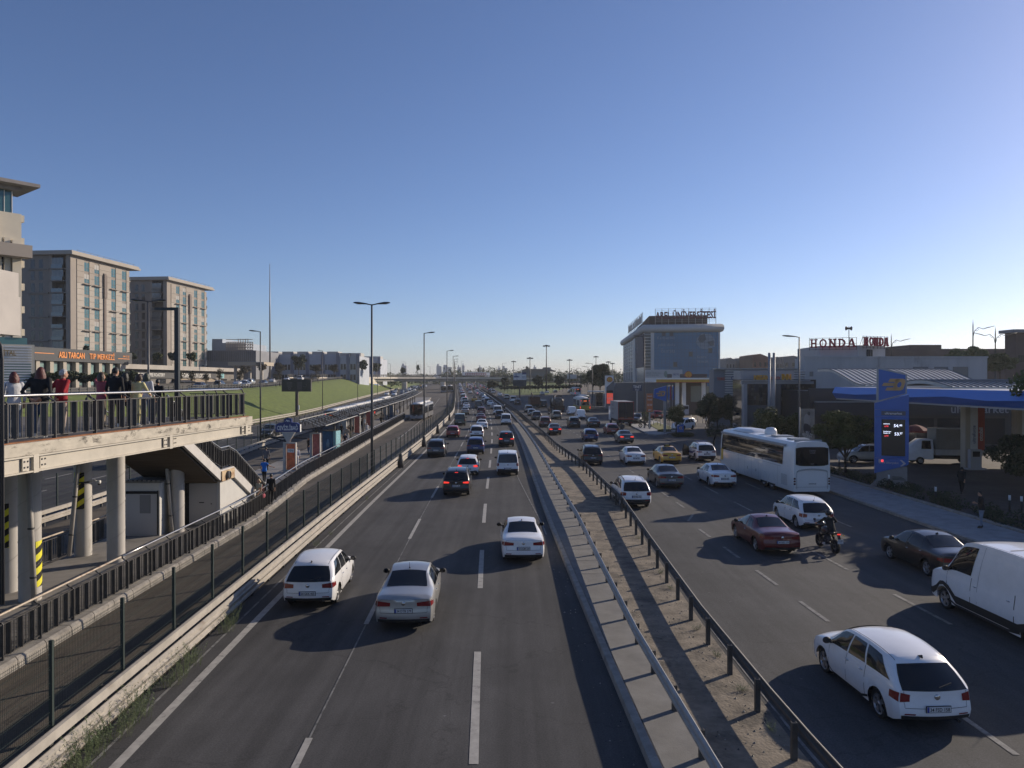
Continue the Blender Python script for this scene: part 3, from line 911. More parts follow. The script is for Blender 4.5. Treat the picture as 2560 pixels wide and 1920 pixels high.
def ad_column(label,u,v,htop,mat,wd=0.75,txt=None,yaw=0.0):
 p=at(u,v,PZ)
 t=thing('advert_column',label,'advert column',(p.x,p.y,p.z),yaw)
 h=htop
 mb=MB();mb.box(-wd/2-0.28,-wd/2-0.06,-0.12,0.12,0,h);mb.box(-wd/2-0.06,wd/2+0.05,-0.09,0.09,h-0.10,h);mb.box(wd/2,wd/2+0.06,-0.09,0.09,0.1,h-0.1);mb.box(-wd/2-.06,wd/2+0.05,-0.08,0.08,0.06,0.2)
 mb.build('frame',STEEL,t)
 mb=MB();mb.box(-wd/2,wd/2,-0.07,0.07,0.2,h-0.1);po=mb.build('poster',mat,t)
 if txt:
  mb=MB();mb.box(-wd/2+0.08,wd/2-0.08,-0.076,-0.0715,h-0.78,h-0.50,1)
  mb.text(txt,(0,-0.080,h-0.64),(1,0,0),(0,0,1),0.17,wd-0.3,0,center=True)
  mb.build('poster_print',[BLACK,WHITE],po)
 return t
ad_column('orange poster on a grey column below the blue station name sign',728,1181,2.35,AD_O,txt='YENI',yaw=-0.25)
ad_column('narrow orange poster column behind the first advert column',791,1146,2.35,AD_R,yaw=-0.35)
ad_column('white poster column among the waiting crowd',859,1088,2.4,M('poster_pale',(0.35,0.33,0.30),0.6,nz=(5,0.3)),yaw=-0.3)
ad_column('reddish poster column right of the waiting crowd',893,1086,2.5,AD_R,yaw=-0.3)
ad_column('slim red poster column under the middle of the canopy',921,1068,2.5,AD_R,yaw=-0.3)
ad_column('dark blue poster column far along the platform',975,1045,2.5,AD_B,wd=1.3,yaw=-0.3)
ad_column('pale poster column just before the oncoming bus',962,1048,2.4,MATS['poster_pale'],yaw=-0.3)
p=at(822,1132,PZ)
t=thing('vending_kiosk','dark blue kiosk with bottle picture and pale cyan side panel','kiosk',p,-0.3)
mb=MB();mb.box(-0.75,0.75,0,0.9,0,2.2);mb.build('kiosk_body',DARK,t)
mb=MB();mb.box(-0.72,0.45,-0.02,-0.002,0.25,2.12);mb.build('blue_panel',AD_B,t)
mb=MB();mb.box(0.755,0.775,0.05,0.9,0.1,2.18);mb.box(0.5,0.754,-0.02,-0.002,0.1,2.18);mb.build('cyan_panel',AD_C,t)
mb=MB();mb.lathe([(0.0,0.5),(0.16,0.5),(0.17,0.95),(0.1,1.15),(0.07,1.35),(0.0,1.36)],10,c=(-0.1,0,0))
for i in range(len(mb.v)):mb.v[i]=(mb.v[i][0],-0.025+(mb.v[i][1])*0.05,mb.v[i][2])
mb.build('bottle_picture',M('bottle_print',(0.16,0.30,0.42),0.5),t)
NAVY=M('sign_navy',(0.018,0.035,0.15),0.45)
p=at(719,1181,PZ);Ys=p.y+0.25
t=thing('station_sign','navy blue CEVİZLİBAĞ station name sign on a grey funnel','sign',(atY(719,1060,Ys).x,Ys,0),-0.05)
k=Ys/FOC
def sz(v):return CAM_H-(v-HOR)*k
mb=MB()
hw=31*k
o=[(-hw,0,sz(1080)),(hw,0,sz(1080)),(hw*1.0,0,sz(1062)),(hw*0.72,0,sz(1057)),(0,0,sz(1055)),(-hw*.72,0,sz(1057)),(-hw,0,sz(1062))]
mb.prism(o,(0,0.25,0));hb=9.5*k
mb.prism([(-hb,0.02,sz(1056.5)),(hb,0.02,sz(1056.5)),(hb,0.02,sz(1047)),(0,0.02,sz(1044.5)),(-hb,0.02,sz(1047))],(0,0.2,0))
sb=mb.build('sign_board',NAVY,t)
mb=MB()
mb.text('CEVİZLİBAĞ',(0,-0.012,sz(1070)),(1,0,0),(0,0,1),10.5*k,hw*1.75,center=True,bold=.02)
mb.prism([(-hb*.7,-0.01,sz(1055)),(-hb*.2,-0.01,sz(1049)),(hb*.1,-0.01,sz(1052)),(hb*.3,-0.01,sz(1050)),(hb*.75,-0.01,sz(1055)),(hb*.3,-0.01,sz(1053)),(0,-0.01,sz(1055)),(-hb*.25,-0.01,sz(1052))],(0,0.008,0))
for s in(-1,):
 mb.box(hw+0.0,hw+0.025,-0.005,0.25,sz(1080),sz(1061))
mb.build('lettering',WHITE,sb)
mb=MB()
fu=[(-hw*.55,0.05,sz(1081)),(hw*.55,0.05,sz(1081)),(hw*.2,0.05,sz(1099)),(hw*.1,0.05,sz(1106)),(-hw*.1,0.05,sz(1106)),(-hw*.2,0.05,sz(1099))]
mb.prism(fu,(0,0.3,0));mb.tube([(0,0.2,PZ),(0,0.2,sz(1106))],0.09,8)
mb.build('funnel',STEEL,t)
mb=MB();mb.beam((-1.6,0.25,sz(1093)),(1.4,0.6,sz(1097)),0.16,0.10);mb.beam((-1.6,0.25,sz(1093)),(-0.2,0.2,sz(1104)),0.1,0.08);mb.build('canopy_bracket',TRUSS,t)
#  billboard on the bank
p=at(742,1020,1.2)
BY=152.0
b0=atY(705,979,BY);b1=atY(778,979,BY);tp=atY(705,948.5,BY)
t=thing('billboard','dark billboard on a single brown post in the grass bank','billboard',(0,0,0))
mb=MB();mb.box(b0.x,b1.x,BY-0.25,BY+0.35,b0.z,tp.z);mb.build('panel_box',M('billboard_frame',(0.05,0.045,0.04),0.6),t)
mb=MB();mb.box(b0.x+0.15,b1.x-0.15,BY-0.275,BY-0.255,b0.z+0.15,tp.z-0.15)
po=mb.build('poster',M('poster_black',(0.016,0.014,0.014),0.4),t)
mb=MB();W_=b1.x-b0.x;H_=tp.z-b0.z
for i,s_ in enumerate(('SÜT SANATI','YENİ LEZZET','TAZE TAT','TAM KIVAM')):
 mb.text(s_,(b0.x+W_*.27,BY-0.285,tp.z-H_*(.25+.115*i)),(1,0,0),(0,0,1),0.15,W_*.34,center=True)
mb.lathe([(0.16,-0.002),(0.20,-0.002)],16,c=(b0.x+W_*.27,BY-0.285,b0.z+H_*.26),axis='y')
mb.lathe([(0.26,-0.002),(0.29,-0.002)],16,c=(b0.x+W_*.27,BY-0.285,b0.z+H_*.26),axis='y')
mb.build('print',M('print_grey',(0.16,0.15,0.15),0.5),po)
mb=MB();mb.box(b0.x+W_*.53,b0.x+W_*.70,BY-0.282,BY-0.278,b0.z+H_*.16,tp.z-H_*.18)
mb.tube([(b0.x+W_*.74,BY-.285,b0.z+H_*.42),(b0.x+W_*.82,BY-.285,b0.z+H_*.38),(b0.x+W_*.86,BY-.285,b0.z+H_*.52),(b0.x+W_*.83,BY-.285,b0.z+H_*.64)],0.05,5)
mb.build('cup_picture',M('print_brown',(0.06,0.052,0.05),0.5),po)
pz=atY(742,1020,BY)
mb=MB();mb.box(pz.x-0.28,pz.x+0.28,BY-0.2,BY+0.2,0.2,b0.z);mb.box(pz.x+.3,pz.x+.55,BY-.3,BY-.1,pz.z-.3,pz.z+.55,1);mb.build('post',[M('post_brown',(0.09,0.07,0.055),0.7),WHITE],t)
#  overpass
OV=thing('overpass','long low overpass with pale concrete edge crossing the motorway','overpass')
path=[(-78,296),(-75,330),(-70,362),(-60,388),(-42,408),(-20,424),(6,436),(40,446),(75,452)]
zt_=[8.6,8.9,9.05,9.1,9.1,9.1,8.9,8.5,7.6]
WD=12.5
def ovp(side,dz):
 out=[]
 for i,(x,y)in enumerate(path):
  a=Vector(path[max(0,i-1)]);b=Vector(path[min(len(path)-1,i+1)]);d=(b-a).normalized()
  n=Vector((d.y,-d.x))
  out.append(Vector((x+n.x*side,y+n.y*side,zt_[i]+dz)))
 return out
def band(mb,s0,z0,s1,z1,m=0):
 a,b=ovp(s0,z0),ovp(s1,z1);mb.grid([[p,q]for p,q in zip(a,b)],m,False)
mb=MB()
band(mb,0,-0.9,0,0.0);band(mb,0,0.0,-0.3,0.0);band(mb,-0.3,0,-0.3,-0.35);band(mb,-0.3,-0.35,-WD+.3,-0.35);band(mb,-WD+.3,-.35,-WD+.3,0);band(mb,-WD+.3,0,-WD,0);band(mb,-WD,0,-WD,-0.9);band(mb,-WD,-.9,0,-.9)
mb.build('deck',M('overpass_concrete',(0.62,0.56,0.47),0.8,nz=(0.3,0.12),world=True,dark=(0.25,(0.33,0.29,0.24),0.6)),OV)
mb=MB();band(mb,-1.2,-2.3,-1.2,-0.9);band(mb,-WD+1.2,-.9,-WD+1.2,-2.3);band(mb,-WD+1.2,-2.3,-1.2,-2.3);mb.build('girder',M('girder_grey',(0.24,0.24,0.22),0.8,nz=(0.3,0.15),world=True),OV)
for s in(0.0,-WD+.3):
 mb=MB()
 P_=ovp(s-0.15,0)
 for i in range(len(P_)-1):
  a,b=P_[i],P_[i+1]
  for hz in(0.45,0.9,1.25):mb.beam(a+Vector((0,0,hz)),b+Vector((0,0,hz)),0.08,0.16 if hz<1 else 0.08)
  n=int((b-a).length/2.2)
  for k in range(n):
   q=a+(b-a)*(k/n);mb.box(q.x-0.07,q.x+0.07,q.y-0.07,q.y+0.07,q.z,q.z+1.3)
 mb.build('parapet_rail',STEEL_D,OV)
for(u,v,wd_,Y)in((1107,977,2.7,402),(1011,980,2.9,392),(1194,972,1.7,428),(1165,960,1.0,436)):
 x=(u-1280)/FOC*Y
 mb=MB();mb.lathe([(wd_/2,0),(wd_/2,8)],14,c=(0,0,0));
 g=float(gz(Y));mb.v=[(x+a,Y+b*.7,g-0.5+c_*(7.0-g)/8)for a,b,c_ in mb.v]
 mb.build('pier',MATS['overpass_concrete'],OV)
rw=thing('retaining_wall','cream retaining wall with blue graffiti under the overpass ramp','wall')
wa=Vector((-72.5,300,0));wb=Vector((-67.3,386,0))
def wp(f,z):return(wa.x+(wb.x-wa.x)*f,wa.y+(wb.y-wa.y)*f,z)
def wlow(f):return 6.8*(1-f)**0.8+1.6
mb=MB()
tops=[wp(f,7.9+0.4*f)for f in np.linspace(0,1,9)];lows=[wp(f,wlow(f)if f>0 else 7.6)for f in np.linspace(0,1,9)]
mb.prism(lows+tops[::-1],(-2.0,0.2,0))
mb.build('wall_face',M('wall_cream',(0.62,0.55,0.44),0.85,nz=(0.4,0.1),world=True),rw)
gb=M('graffiti_blue',(0.08,0.20,0.45),0.7);gk=M('graffiti_black',(0.06,0.06,0.07),0.7);gr=M('graffiti_pink',(0.5,0.16,0.2),0.7)
mb=MB()
wd=(Vector(wp(1,0))-Vector(wp(0,0))).normalized();wo_=Vector((0.10,-0.01,0))
def gt(s_,f,z,h,wm,m):mb.text(s_,Vector(wp(f,z))+wo_,(wd.x,wd.y,0),(0,0,1),h,wm,m)
gt('ALEO',0.30,4.9,2.6,17,1);gt('UFB',0.535,3.6,3.2,16,0);gt('U8',0.545,3.4,2.6,12,2);gt('ALPEREN',0.72,2.9,2.7,23,0)
mb.prism([Vector(wp(.26,5.0))+wo_,Vector(wp(.27,5.0))+wo_,Vector(wp(.365,7.5))+wo_,Vector(wp(.47,4.3))+wo_,Vector(wp(.48,4.3))+wo_,Vector(wp(.366,7.8))+wo_],(0.01,0,0),1)
mb.build('graffiti',[gb,gk,gr],rw)
#  left buildings
STONE_L=M('tower_stone',(0.36,0.325,0.28),0.8,nz=(0.25,0.1),world=True,dark=(0.5,(0.34,0.30,0.26),0.6))
STONE_D=M('tower_stone_dark',(0.22,0.195,0.17),0.8,nz=(0.25,0.1),world=True)
GL_T=M('glass_teal',(0.055,0.14,0.155),0.12,metal=0.25)
GL_D=M('glass_dark',(0.02,0.024,0.03),0.08)
BRASS=M('window_grey_panel',(0.30,0.29,0.27),0.6)
def tower(label,x0,y0,x1,y1,zb,zt,group=None):
 0
 t=thing('apartment_block',label,'apartment block')
 d=Vector((x1-x0,y1-y0,0));L=d.length;d.normalize()
 n=Vector((d.y,-d.x,0))
 o=Vector((x0,y0,0));D=24.0
 def P(s,q,z):v=o+d*s+n*q;return Vector((v.x,v.y,z))
 def blk(mb,s0,s1,q0,q1,z0,z1,m=0):
  vs=[P(s0,q0,z0),P(s1,q0,z0),P(s1,q1,z0),P(s0,q1,z0),P(s0,q0,z1),P(s1,q0,z1),P(s1,q1,z1),P(s0,q1,z1)]
  mb.add(vs,[(0,1,2,3),(7,6,5,4),(0,4,5,1),(1,5,6,2),(2,6,7,3),(3,7,4,0)],m)
 fh=3.42;nf=int((zt-zb)/fh)
 mb=MB();blk(mb,3.2,L-2.0,-D,0,zb,zt-1.2);blk(mb,0,3.2,-D,-6.5,zb,zt-1.2);mb.build('wall_core',STONE_D,t)
 wc=[(0.20,0.28),(0.36,0.44),(0.64,0.72),(0.83,0.91)]
 edges=[0.09]+[e for a,b in wc for e in(a,b)]+[1-1.0/L]
 MID=M('tower_stone_mid',(0.30,0.262,0.222),0.8,nz=(0.25,0.1),world=True)
 for k in range(0,len(edges),2):
  mb=MB()
  for f in range(nf):
   zz=zb+f*fh
   hi=f>=nf-2
   for h in(0,1):
    blk(mb,edges[k]*L,edges[k+1]*L,0.0,0.16,zz+h*fh/2+0.03,zz+(h+1)*fh/2-0.03,1 if hi else 0)
  mb.build('stone_cladding',[STONE_L,MID],t)
 for ci,(a,b)in enumerate(wc):
  for f in range(nf):
   zz=zb+f*fh;s0,s1=a*L+0.15,b*L-0.05
   if(f*7+ci*3)%5==1:
    mb=MB();blk(mb,s0,s1,0.01,0.05,zz+1.5,zz+2.9,1);blk(mb,s0,s1,0.01,0.06,zz+0.35,zz+1.5,0)
   else:
    mb=MB();blk(mb,s0,s1,0.01,0.05,zz+0.35,zz+2.9,0)
   blk(mb,(s0+s1)/2-.05,(s0+s1)/2+.05,0.05,0.09,zz+0.35,zz+2.9,1);blk(mb,s0,s1,0.06,0.12,zz+1.25,zz+1.32,2)
   mb.build('window',[GL_T,BRASS,DARK],t)
  for f in range(1,nf-1,2):
   mb=MB();blk(mb,a*L-0.9,b*L+0.5,0.16,0.95,zb+f*fh+3.15,zb+f*fh+3.3);mb.build('sun_shade',STONE_D,t)
 mb=MB();blk(mb,0.505*L,0.54*L,0.16,0.5,zb,zt-4.5);blk(mb,.5*L,.545*L,0.16,0.7,zt-12,zt-5);mb.build('drain_shaft',M('shaft_brown',(0.13,0.10,0.085),0.7),t)
 for f in range(nf):
  zz=zb+f*fh
  mb=MB();blk(mb,0.0,3.2,-6.5,-1.4,zz,zz+0.3);blk(mb,-0.5,0.0,-5.6,-2.2,zz,zz+0.3);bo=mb.build('balcony',STONE_D,t)
  mb=MB();blk(mb,-0.45,-0.40,-5.6,-2.2,zz+0.3,zz+1.35)
  if f%3!=1:blk(mb,-0.05,0.0,-5.6,-2.2,zz+1.35,zz+fh-.1)
  mb.build('balcony_glass',M('balcony_glass',(0.12,0.14,0.15),0.1,metal=.3),bo)
  if f%3!=1:
   mb=MB()
   for q in np.linspace(-5.6,-2.2,9):blk(mb,-0.1,-0.02,q-.05,q+.05,zz+1.35,zz+fh-0.1)
   mb.build('balcony_mullions',MATS['window_grey_panel'],bo)
  for q in(-9.0,-11.5,-15.5):mb=MB();blk(mb,-0.04,0.0,q-.6,q+.6,zz+0.4,zz+2.9);mb.build('side_window',GL_D,t)
  mb=MB();blk(mb,L-2.0,L-0.4,-4,0.12,zz,zz+0.25);blk(mb,L-.5,L-.4,-4,.12,zz+.25,zz+1.4,1);mb.build('rear_balcony',[STONE_L,MATS['balcony_glass']],t)
  if f%2:
   mb=MB();blk(mb,-0.35,3.2,-13,-6.6,zz-.12,zz+.3);mb.build('floor_band',M('floor_band_grey',(0.20,0.185,0.165),0.8),t)
 mb=MB();blk(mb,0.0,3.2,-1.4,0.0,zb,zt-1.2);blk(mb,0,.4,-6.6,-5.7,zb,zt-1.2);mb.build('corner_pier',M('tower_stone_mid2',(0.27,0.235,0.20),.8,nz=(.3,.1),world=True),t)
 mb=MB();blk(mb,-1.2,L+3.2,-D-2,1.4,zt-1.2,zt-0.55);blk(mb,-0.9,L+2.8,-D-2,1.1,zt-0.55,zt);mb.build('roof',M('tower_roof',(0.34,0.305,0.26),0.8,nz=(.3,.1),world=True),t)
 mb=MB();blk(mb,2.0,L+1.5,0.6,0.66,zt+0.5,zt+0.56);
 for s in np.arange(2,L+1,3):blk(mb,s,s+.06,.6,.66,zt,zt+.5)
 mb.build('roof_rail',STEEL_D,t)
 mb=MB();blk(mb,2,16,-D-16,-D,zb,zt-3.0);blk(mb,1.2,17,-D-16,-D-.5,zt-3,zt-2.2,1)
 mb.build('wing',[STONE_D,MATS['tower_roof']],t)
 for f in range(nf-1):
  for q in(-27,-30,-34):mb=MB();blk(mb,1.94,2.0,q-1.0,q+1.0,zb+f*fh+.4,zb+f*fh+2.9);mb.build('wing_window',GL_D,t)
 return t
tower('nearer grey stone apartment block with flat overhanging roof left of its twin',-126.4,212,-123.8,240.5,8.5,44.6)
tower('farther grey stone apartment block with flat overhanging roof right of its twin',-124.9,268,-122.2,297,8.5,44.9)
t=thing('clinic_tower','cream stone office tower with wide flat roof at the left picture edge','office tower')
CR=M('cream_stone',(0.60,0.545,0.44),0.75,nz=(0.4,0.07),world=True)
CY=122.0
def cx(u,Y=CY):return(u-1280)/FOC*Y
xr=cx(55);zt0=CAM_H+(950-536)/FOC*CY;zb0=CAM_H+(950-845)/FOC*CY
mb=MB()
mb.box(xr-30,xr,CY,CY+3.5,zb0,zt0);mb.build('wall',CR,t)
mb=MB();mb.box(xr-30,xr-4.0,CY-0.8,CY-.003,zt0-4.5,zt0);mb.box(xr-1.55,xr-0.3,CY-0.8,CY-.003,zb0,zt0-4.5)
mb.box(xr-2.6,xr-1.75,CY-.5,CY-.003,zb0,zt0-4.2);mb.box(xr-9,xr-3.0,CY-.5,CY-.003,zb0,zt0-4.2)
for k in range(6):mb.box(xr,xr+0.5,CY+0.2,CY+3,zb0+0.4+k*3.75,zb0+1.5+k*3.75)
mb.build('stone_fins',CR,t)
for k in range(9):
 mb=MB();zz=zb0+0.6+k*2.9
 if zz+2.6<zt0-4:mb.box(xr-3.05,xr-2.55,CY-0.06,CY-0.01,zz,zz+2.6);mb.build('window',GL_D,t)
mb=MB();z1=CAM_H+(950-640)/FOC*CY;mb.box(xr-30,xr+0.5,CY-3.2,CY-.9,z1-.6,z1+1.4);mb.build('terrace_slab',M('clinic_terrace',(0.36,0.31,0.26),.8),t)  # terrace slab in a darker tone than the cream wall
mb=MB();mb.box(xr-30,xr-1.2,CY+.3,CY+3.2,zt0+.003,zt0+3.6);mb.build('penthouse_glass',GL_T,t)
mb=MB()
for k in range(10):mb.box(xr-1.3-k*1.1,xr-1.2-k*1.1,CY+.22,CY+.296,zt0,zt0+3.6)
mb.build('penthouse_mullions',WHITE,t)
mb=MB();mb.prism([(xr-32,CY-3,zt0+4.2),(xr+1.75,CY-3,zt0+4.2),(xr+1.75,CY-3,zt0+4.75),(xr-32,CY-3,zt0+4.75)],(0,10,0.0));mb.box(xr-30,xr-.2,CY-1,CY+3.2,zt0+3.6,zt0+4.2)
mb.build('roof_canopy',M('clinic_roof',(0.27,0.24,0.22),0.7,nz=(.5,.2),world=True),t)
mb=MB();mb.tube([(cx(0),CY+1,zt0+4.7),(cx(0),CY+1,zt0+13)],0.16,6);mb.build('antenna',DARK,t)
mb=MB();mb.box(xr-30,xr+.6,CY-.5,CY+3,zb0-2.6,zb0-.003);mb.build('glass_band',GL_T,t)
def spin(t,px,py,ang):
 t.rotation_euler=(0,0,ang);v=Matrix.Rotation(ang,3,'Z')@Vector((px,py,0));t.location=(px-v.x,py-v.y,0)
spin(t,xr,CY,R(52))
t=thing('clinic_podium','low cream podium with gold letters and glass louvres beside the black signed building','building')
PY=118.0;pr=(87-1280)/FOC*PY
zt1=CAM_H+(950-862)/FOC*PY
mb=MB();mb.box(pr-26,pr,PY,PY+1.2,5.3,zt1);mb.build('wall',CR,t)
mb=MB()
for k in range(14):mb.box(pr-12,pr-0.4,PY-0.12,PY-.003,zt1-0.5-k*0.42,zt1-0.28-k*0.42)
mb.build('louvres',WHITE,t)
mb=MB();mb.box(pr-12,pr-0.5,PY-0.05,PY-0.002,5.4,zt1-2.9);mb.build('glass_front',M('glass_green',(0.16,0.24,0.20),.15),t)
mb=MB();mb.text('BEYPARK HOSPİTAL',(pr-9.5,PY-0.16,zt1-1.75),(1,0,0),(0,0,1),0.75,7.0,0,0.05);mb.build('lettering',M('gold_letters',(0.35,0.24,0.10),.5),t)
spin(t,pr,PY,R(40))
def facade(name,label,cat,pts,zb,zt,depth,mat):
 t=thing(name,label,cat)
 (xa,ya),(xb,yb)=pts
 d=Vector((xb-xa,yb-ya,0));L=d.length;d.normalize();n=Vector((d.y,-d.x,0));o=Vector((xa,ya,0))
 def P(s,q,z):v=o+d*s+n*q;return Vector((v.x,v.y,z))
 def blk(mb,s0,s1,q0,q1,z0,z1,m=0):
  vs=[P(s0,q0,z0),P(s1,q0,z0),P(s1,q1,z0),P(s0,q1,z0),P(s0,q0,z1),P(s1,q0,z1),P(s1,q1,z1),P(s0,q1,z1)]
  mb.add(vs,[(0,1,2,3),(7,6,5,4),(0,4,5,1),(1,5,6,2),(2,6,7,3),(3,7,4,0)],m)
 mb=MB();blk(mb,0,L,-depth,0,zb,zt);mb.build('wall',mat,t)
 return t,P,blk,L,d
t,P,blk,L,d=facade('medical_centre','low dark building with orange ASLI TARCAN TIP MERKEZİ letters','building',((-107,160),(-105,198)),5.3,14.6,20,M('dark_cladding',(0.05,0.052,0.055),.6))
mb=MB();blk(mb,-0.3,L+3.5,0.02,1.4,11.9,14.9);mb.build('sign_fascia',M('fascia_black',(0.028,0.03,0.033),.55),t)
mb=MB();mb.text('ASLI TARCAN',P(L*.30,1.43,12.75),d,(0,0,1),1.35,L*.25,0,0.1,bold=.03);mb.text('TIP',P(L*.60,1.43,12.75),d,(0,0,1),1.35,4,0,.1);mb.text('MERKEZİ',P(L*.685,1.43,12.75),d,(0,0,1),1.35,L*.19,0,0.1)
blk(mb,L*.0,L*.26,1.41,1.44,13.5,13.65);blk(mb,L*.92,L*1.06,1.41,1.44,13.1,13.25);mb.text('444 10 20',P(L*.98,1.43,13.6),d,(0,0,1),.5,4)
mb.build('lettering',M('orange_letters',(0.75,0.26,0.05),.5),t)
for k in range(9):
 s=k*L/8.3
 mb=MB();blk(mb,s,s+1.2,0.02,1.0,5.3,11.9);mb.build('pillar',M('pillar_stone',(0.38,0.34,0.28),.8),t)
 mb=MB();blk(mb,s+1.6,s+3.7,0.01,0.1,6.2,11.6);mb.build('window',M('glass_curtain',(0.18,0.27,0.26),.15,nz=(.6,.4),world=True),t)
t,P,blk,L,d=facade('shop_row','long low shop row with white lettering below the apartment blocks','building',((-106.5,198.5),(-106,292)),5.3,11.4,14,M('shop_wall',(0.16,0.145,0.13),.8,nz=(.2,.3),world=True))
mb=MB();blk(mb,-1,L,0.0,2.2,10.6,11.9);mb.build('eave',M('eave_grey',(0.36,0.33,0.29),.8,nz=(.2,.2),world=True),t)
mb=MB();blk(mb,9,66,0.02,.4,8.0,10.2);mb.build('sign_fascia',DARK,t)
mb=MB();mb.text('TIVOLI COFFEE ROASTERY',P(11,.45,8.6),d,(0,0,1),.95,18,0,.05);mb.text('KORGAN UYGUR LOKANTASI',P(36,.45,8.4),d,(0,0,1),1.3,27,0,.05)
mb.build('lettering',WHITE,t)
mb=MB();blk(mb,70,73,.42,.5,8.2,9.8);mb.build('cyan_sign',AD_C,t)
for k in range(9):
 mb=MB();s=4+k*9.6;blk(mb,s,s+5.5,.02,.08,5.6,7.9);mb.build('shop_window',GL_D,t)
for k in range(3):
 mb=MB();s=33+k*10;a=[P(s,.42,7.9),P(s+9,.42,7.9),P(s+9,3.0,6.9),P(s,3.0,6.9)];mb.prism(a,(0,0,.06));mb.build('awning',M('awning_beige',(0.40,0.32,0.22),.8),t)
HY=300.0
def hx(u,Y=HY):return(u-1280)/FOC*Y
def hz(v,Y=HY):return CAM_H+(950-v)/FOC*Y
t=thing('exhibition_hall','grey hall with steel lattice frame on its roof behind the shop row','building')
mb=MB();mb.box(hx(517),hx(640),HY,HY+40,5,hz(876));mb.build('wall',M('hall_grey',(0.20,0.205,0.22),.6,nz=(.15,.2),world=True),t)
mb=MB()
for k in range(26):x=hx(517)+(hx(640)-hx(517))*k/26;mb.box(x,x+.12,HY-.15,HY-.003,hz(903),hz(878))
mb.build('facade_ribs',DARK,t)
mb=MB();mb.box(hx(520),hx(605),HY+4,HY+30,hz(876)+.003,hz(856));mb.box(hx(520),hx(546),HY+4.2,HY+30,hz(856)+.003,hz(846));mb.build('upper_storey',M('hall_blue',(0.30,0.34,0.39),.6,nz=(.2,.15),world=True),t)
mb=MB()
x0,x1=hx(561),hx(628)
for j in range(5):
 z=hz(875)+(hz(848)-hz(875))*j/4;mb.beam((x0,HY+2,z),(x1,HY+2,z),.25,.25)
n=11
for k in range(n+1):
 x=x0+(x1-x0)*k/n;top=hz(846)if 5<=k<=9 else hz(855)
 mb.beam((x,HY+2,hz(876)),(x,HY+2,top),.25,.25)
 if k<n:
  for j in range(3):
   za=hz(876)+(hz(855)-hz(876))*j/3;zb_=hz(876)+(hz(855)-hz(876))*(j+1)/3
   mb.beam((x,HY+2,za),(x0+(x1-x0)*(k+1)/n,HY+2,zb_),.18,.18)
mb.build('lattice_frame',M('lattice_pale',(0.36,0.31,0.27),.7),t)
t=thing('station_canopy','pale flat canopy on posts in front of the grey hall','canopy')
mb=MB();mb.box(hx(570,240),hx(660,240),240,250,hz(914,240),hz(905,240));mb.build('roof',M('canopy_beige',(0.40,0.34,0.26),.7),t)
for u in(582,618,648):
 mb=MB();mb.box(hx(u,240)-.4,hx(u,240)+.4,242,242.8,5.5,hz(914,240)-.003);mb.build('post',STEEL_W,t)
CBY=330.0
def bx_(u):return(u-1280)/FOC*CBY
def bz_(v):return CAM_H+(950-v)/FOC*CBY
CB=M('campus_blue',(0.40,0.43,0.48),.7,nz=(.2,.12),world=True);CBD=M('campus_navy',(0.16,0.18,0.24),.7)
for(label,u0,u1,v0,segs,dy)in(('blue grey campus building with white windows, left of the pale annex',655,845,886,5,0),('pale blue campus annex with dark vertical strips behind the trees',846,895,890,2,-12),('small whitish block with rooftop antennas at the end of the campus',902,948,897,2,60)):
 t=thing('campus_building',label,'building')
 Y0=CBY+dy
 x0,x1=(u0-1280)/FOC*Y0,(u1-1280)/FOC*Y0;zt1=CAM_H+(950-v0)/FOC*Y0
 mb=MB();mb.box(x0,x1,Y0,Y0+25,4,zt1);mb.build('wall',CB,t)
 for k in range(segs+1):
  x=x0+(x1-x0)*k/segs
  mb=MB();mb.box(x-.7,x+.7,Y0-.5,Y0-.003,4,zt1+.8);mb.build('navy_strip',CBD,t)
 for k in range(segs):
  x=x0+(x1-x0)*(k+.5)/segs
  for z in(7.5,12.0):
   if z+3>zt1:continue
   mb=MB();mb.box(x-2.6,x+2.6,Y0-.15,Y0-.003,z,z+2.4)
   for q in range(5):mb.box(x-2.6+q*1.3-.1,x-2.6+q*1.3+.1,Y0-.22,Y0-.153,z,z+2.4,1)
   mb.build('window',[GL_D,WHITE],t)
  mb=MB();mb.box(x-3,x+2,Y0+6,Y0+14,zt1+.003,zt1+1.5);mb.build('roof_unit',STEEL,t)
#  far skyline (pale towers on the horizon)
SKY_M=M('distant_tower',(0.30,0.33,0.37),.8)
for i,(u0,u1,v,lab)in enumerate(((1091,1102,915,'pale distant tower left of the wide slab on the horizon'),(1107,1128,917.5,'wide pale slab block on the horizon above the overpass'),(1143,1151,918,'low distant block right of the wide slab'),(1155,1161,913.5,'slim distant tower left of the two conifers'),(1197,1204,918,'rounded distant block on the horizon between conifers'),(1245,1251,919.5,'left one of two faint towers over the treeline'),(1255,1268,920,'right one of two faint towers over the treeline'),(1334,1341,917.5,'faint tower on the horizon behind the floodlight mast'),(1003,1016,914,'grey distant block on the horizon above the retaining wall'))):
 Y=1500
 t=thing('distant_tower',lab,'tower')
 mb=MB();a=(u0-1280)/FOC*Y;b=(u1-1280)/FOC*Y;mb.box(a,b,Y,Y+20,0,CAM_H+(950-v)/FOC*Y);mb.build('wall',SKY_M,t)
 mb=MB();mb.box(a+1,(a+b)/2,Y+3,Y+12,CAM_H+(950-v)/FOC*Y+.003,CAM_H+(951.5-v)/FOC*Y+3);mb.build('roof_unit',SKY_M,t)
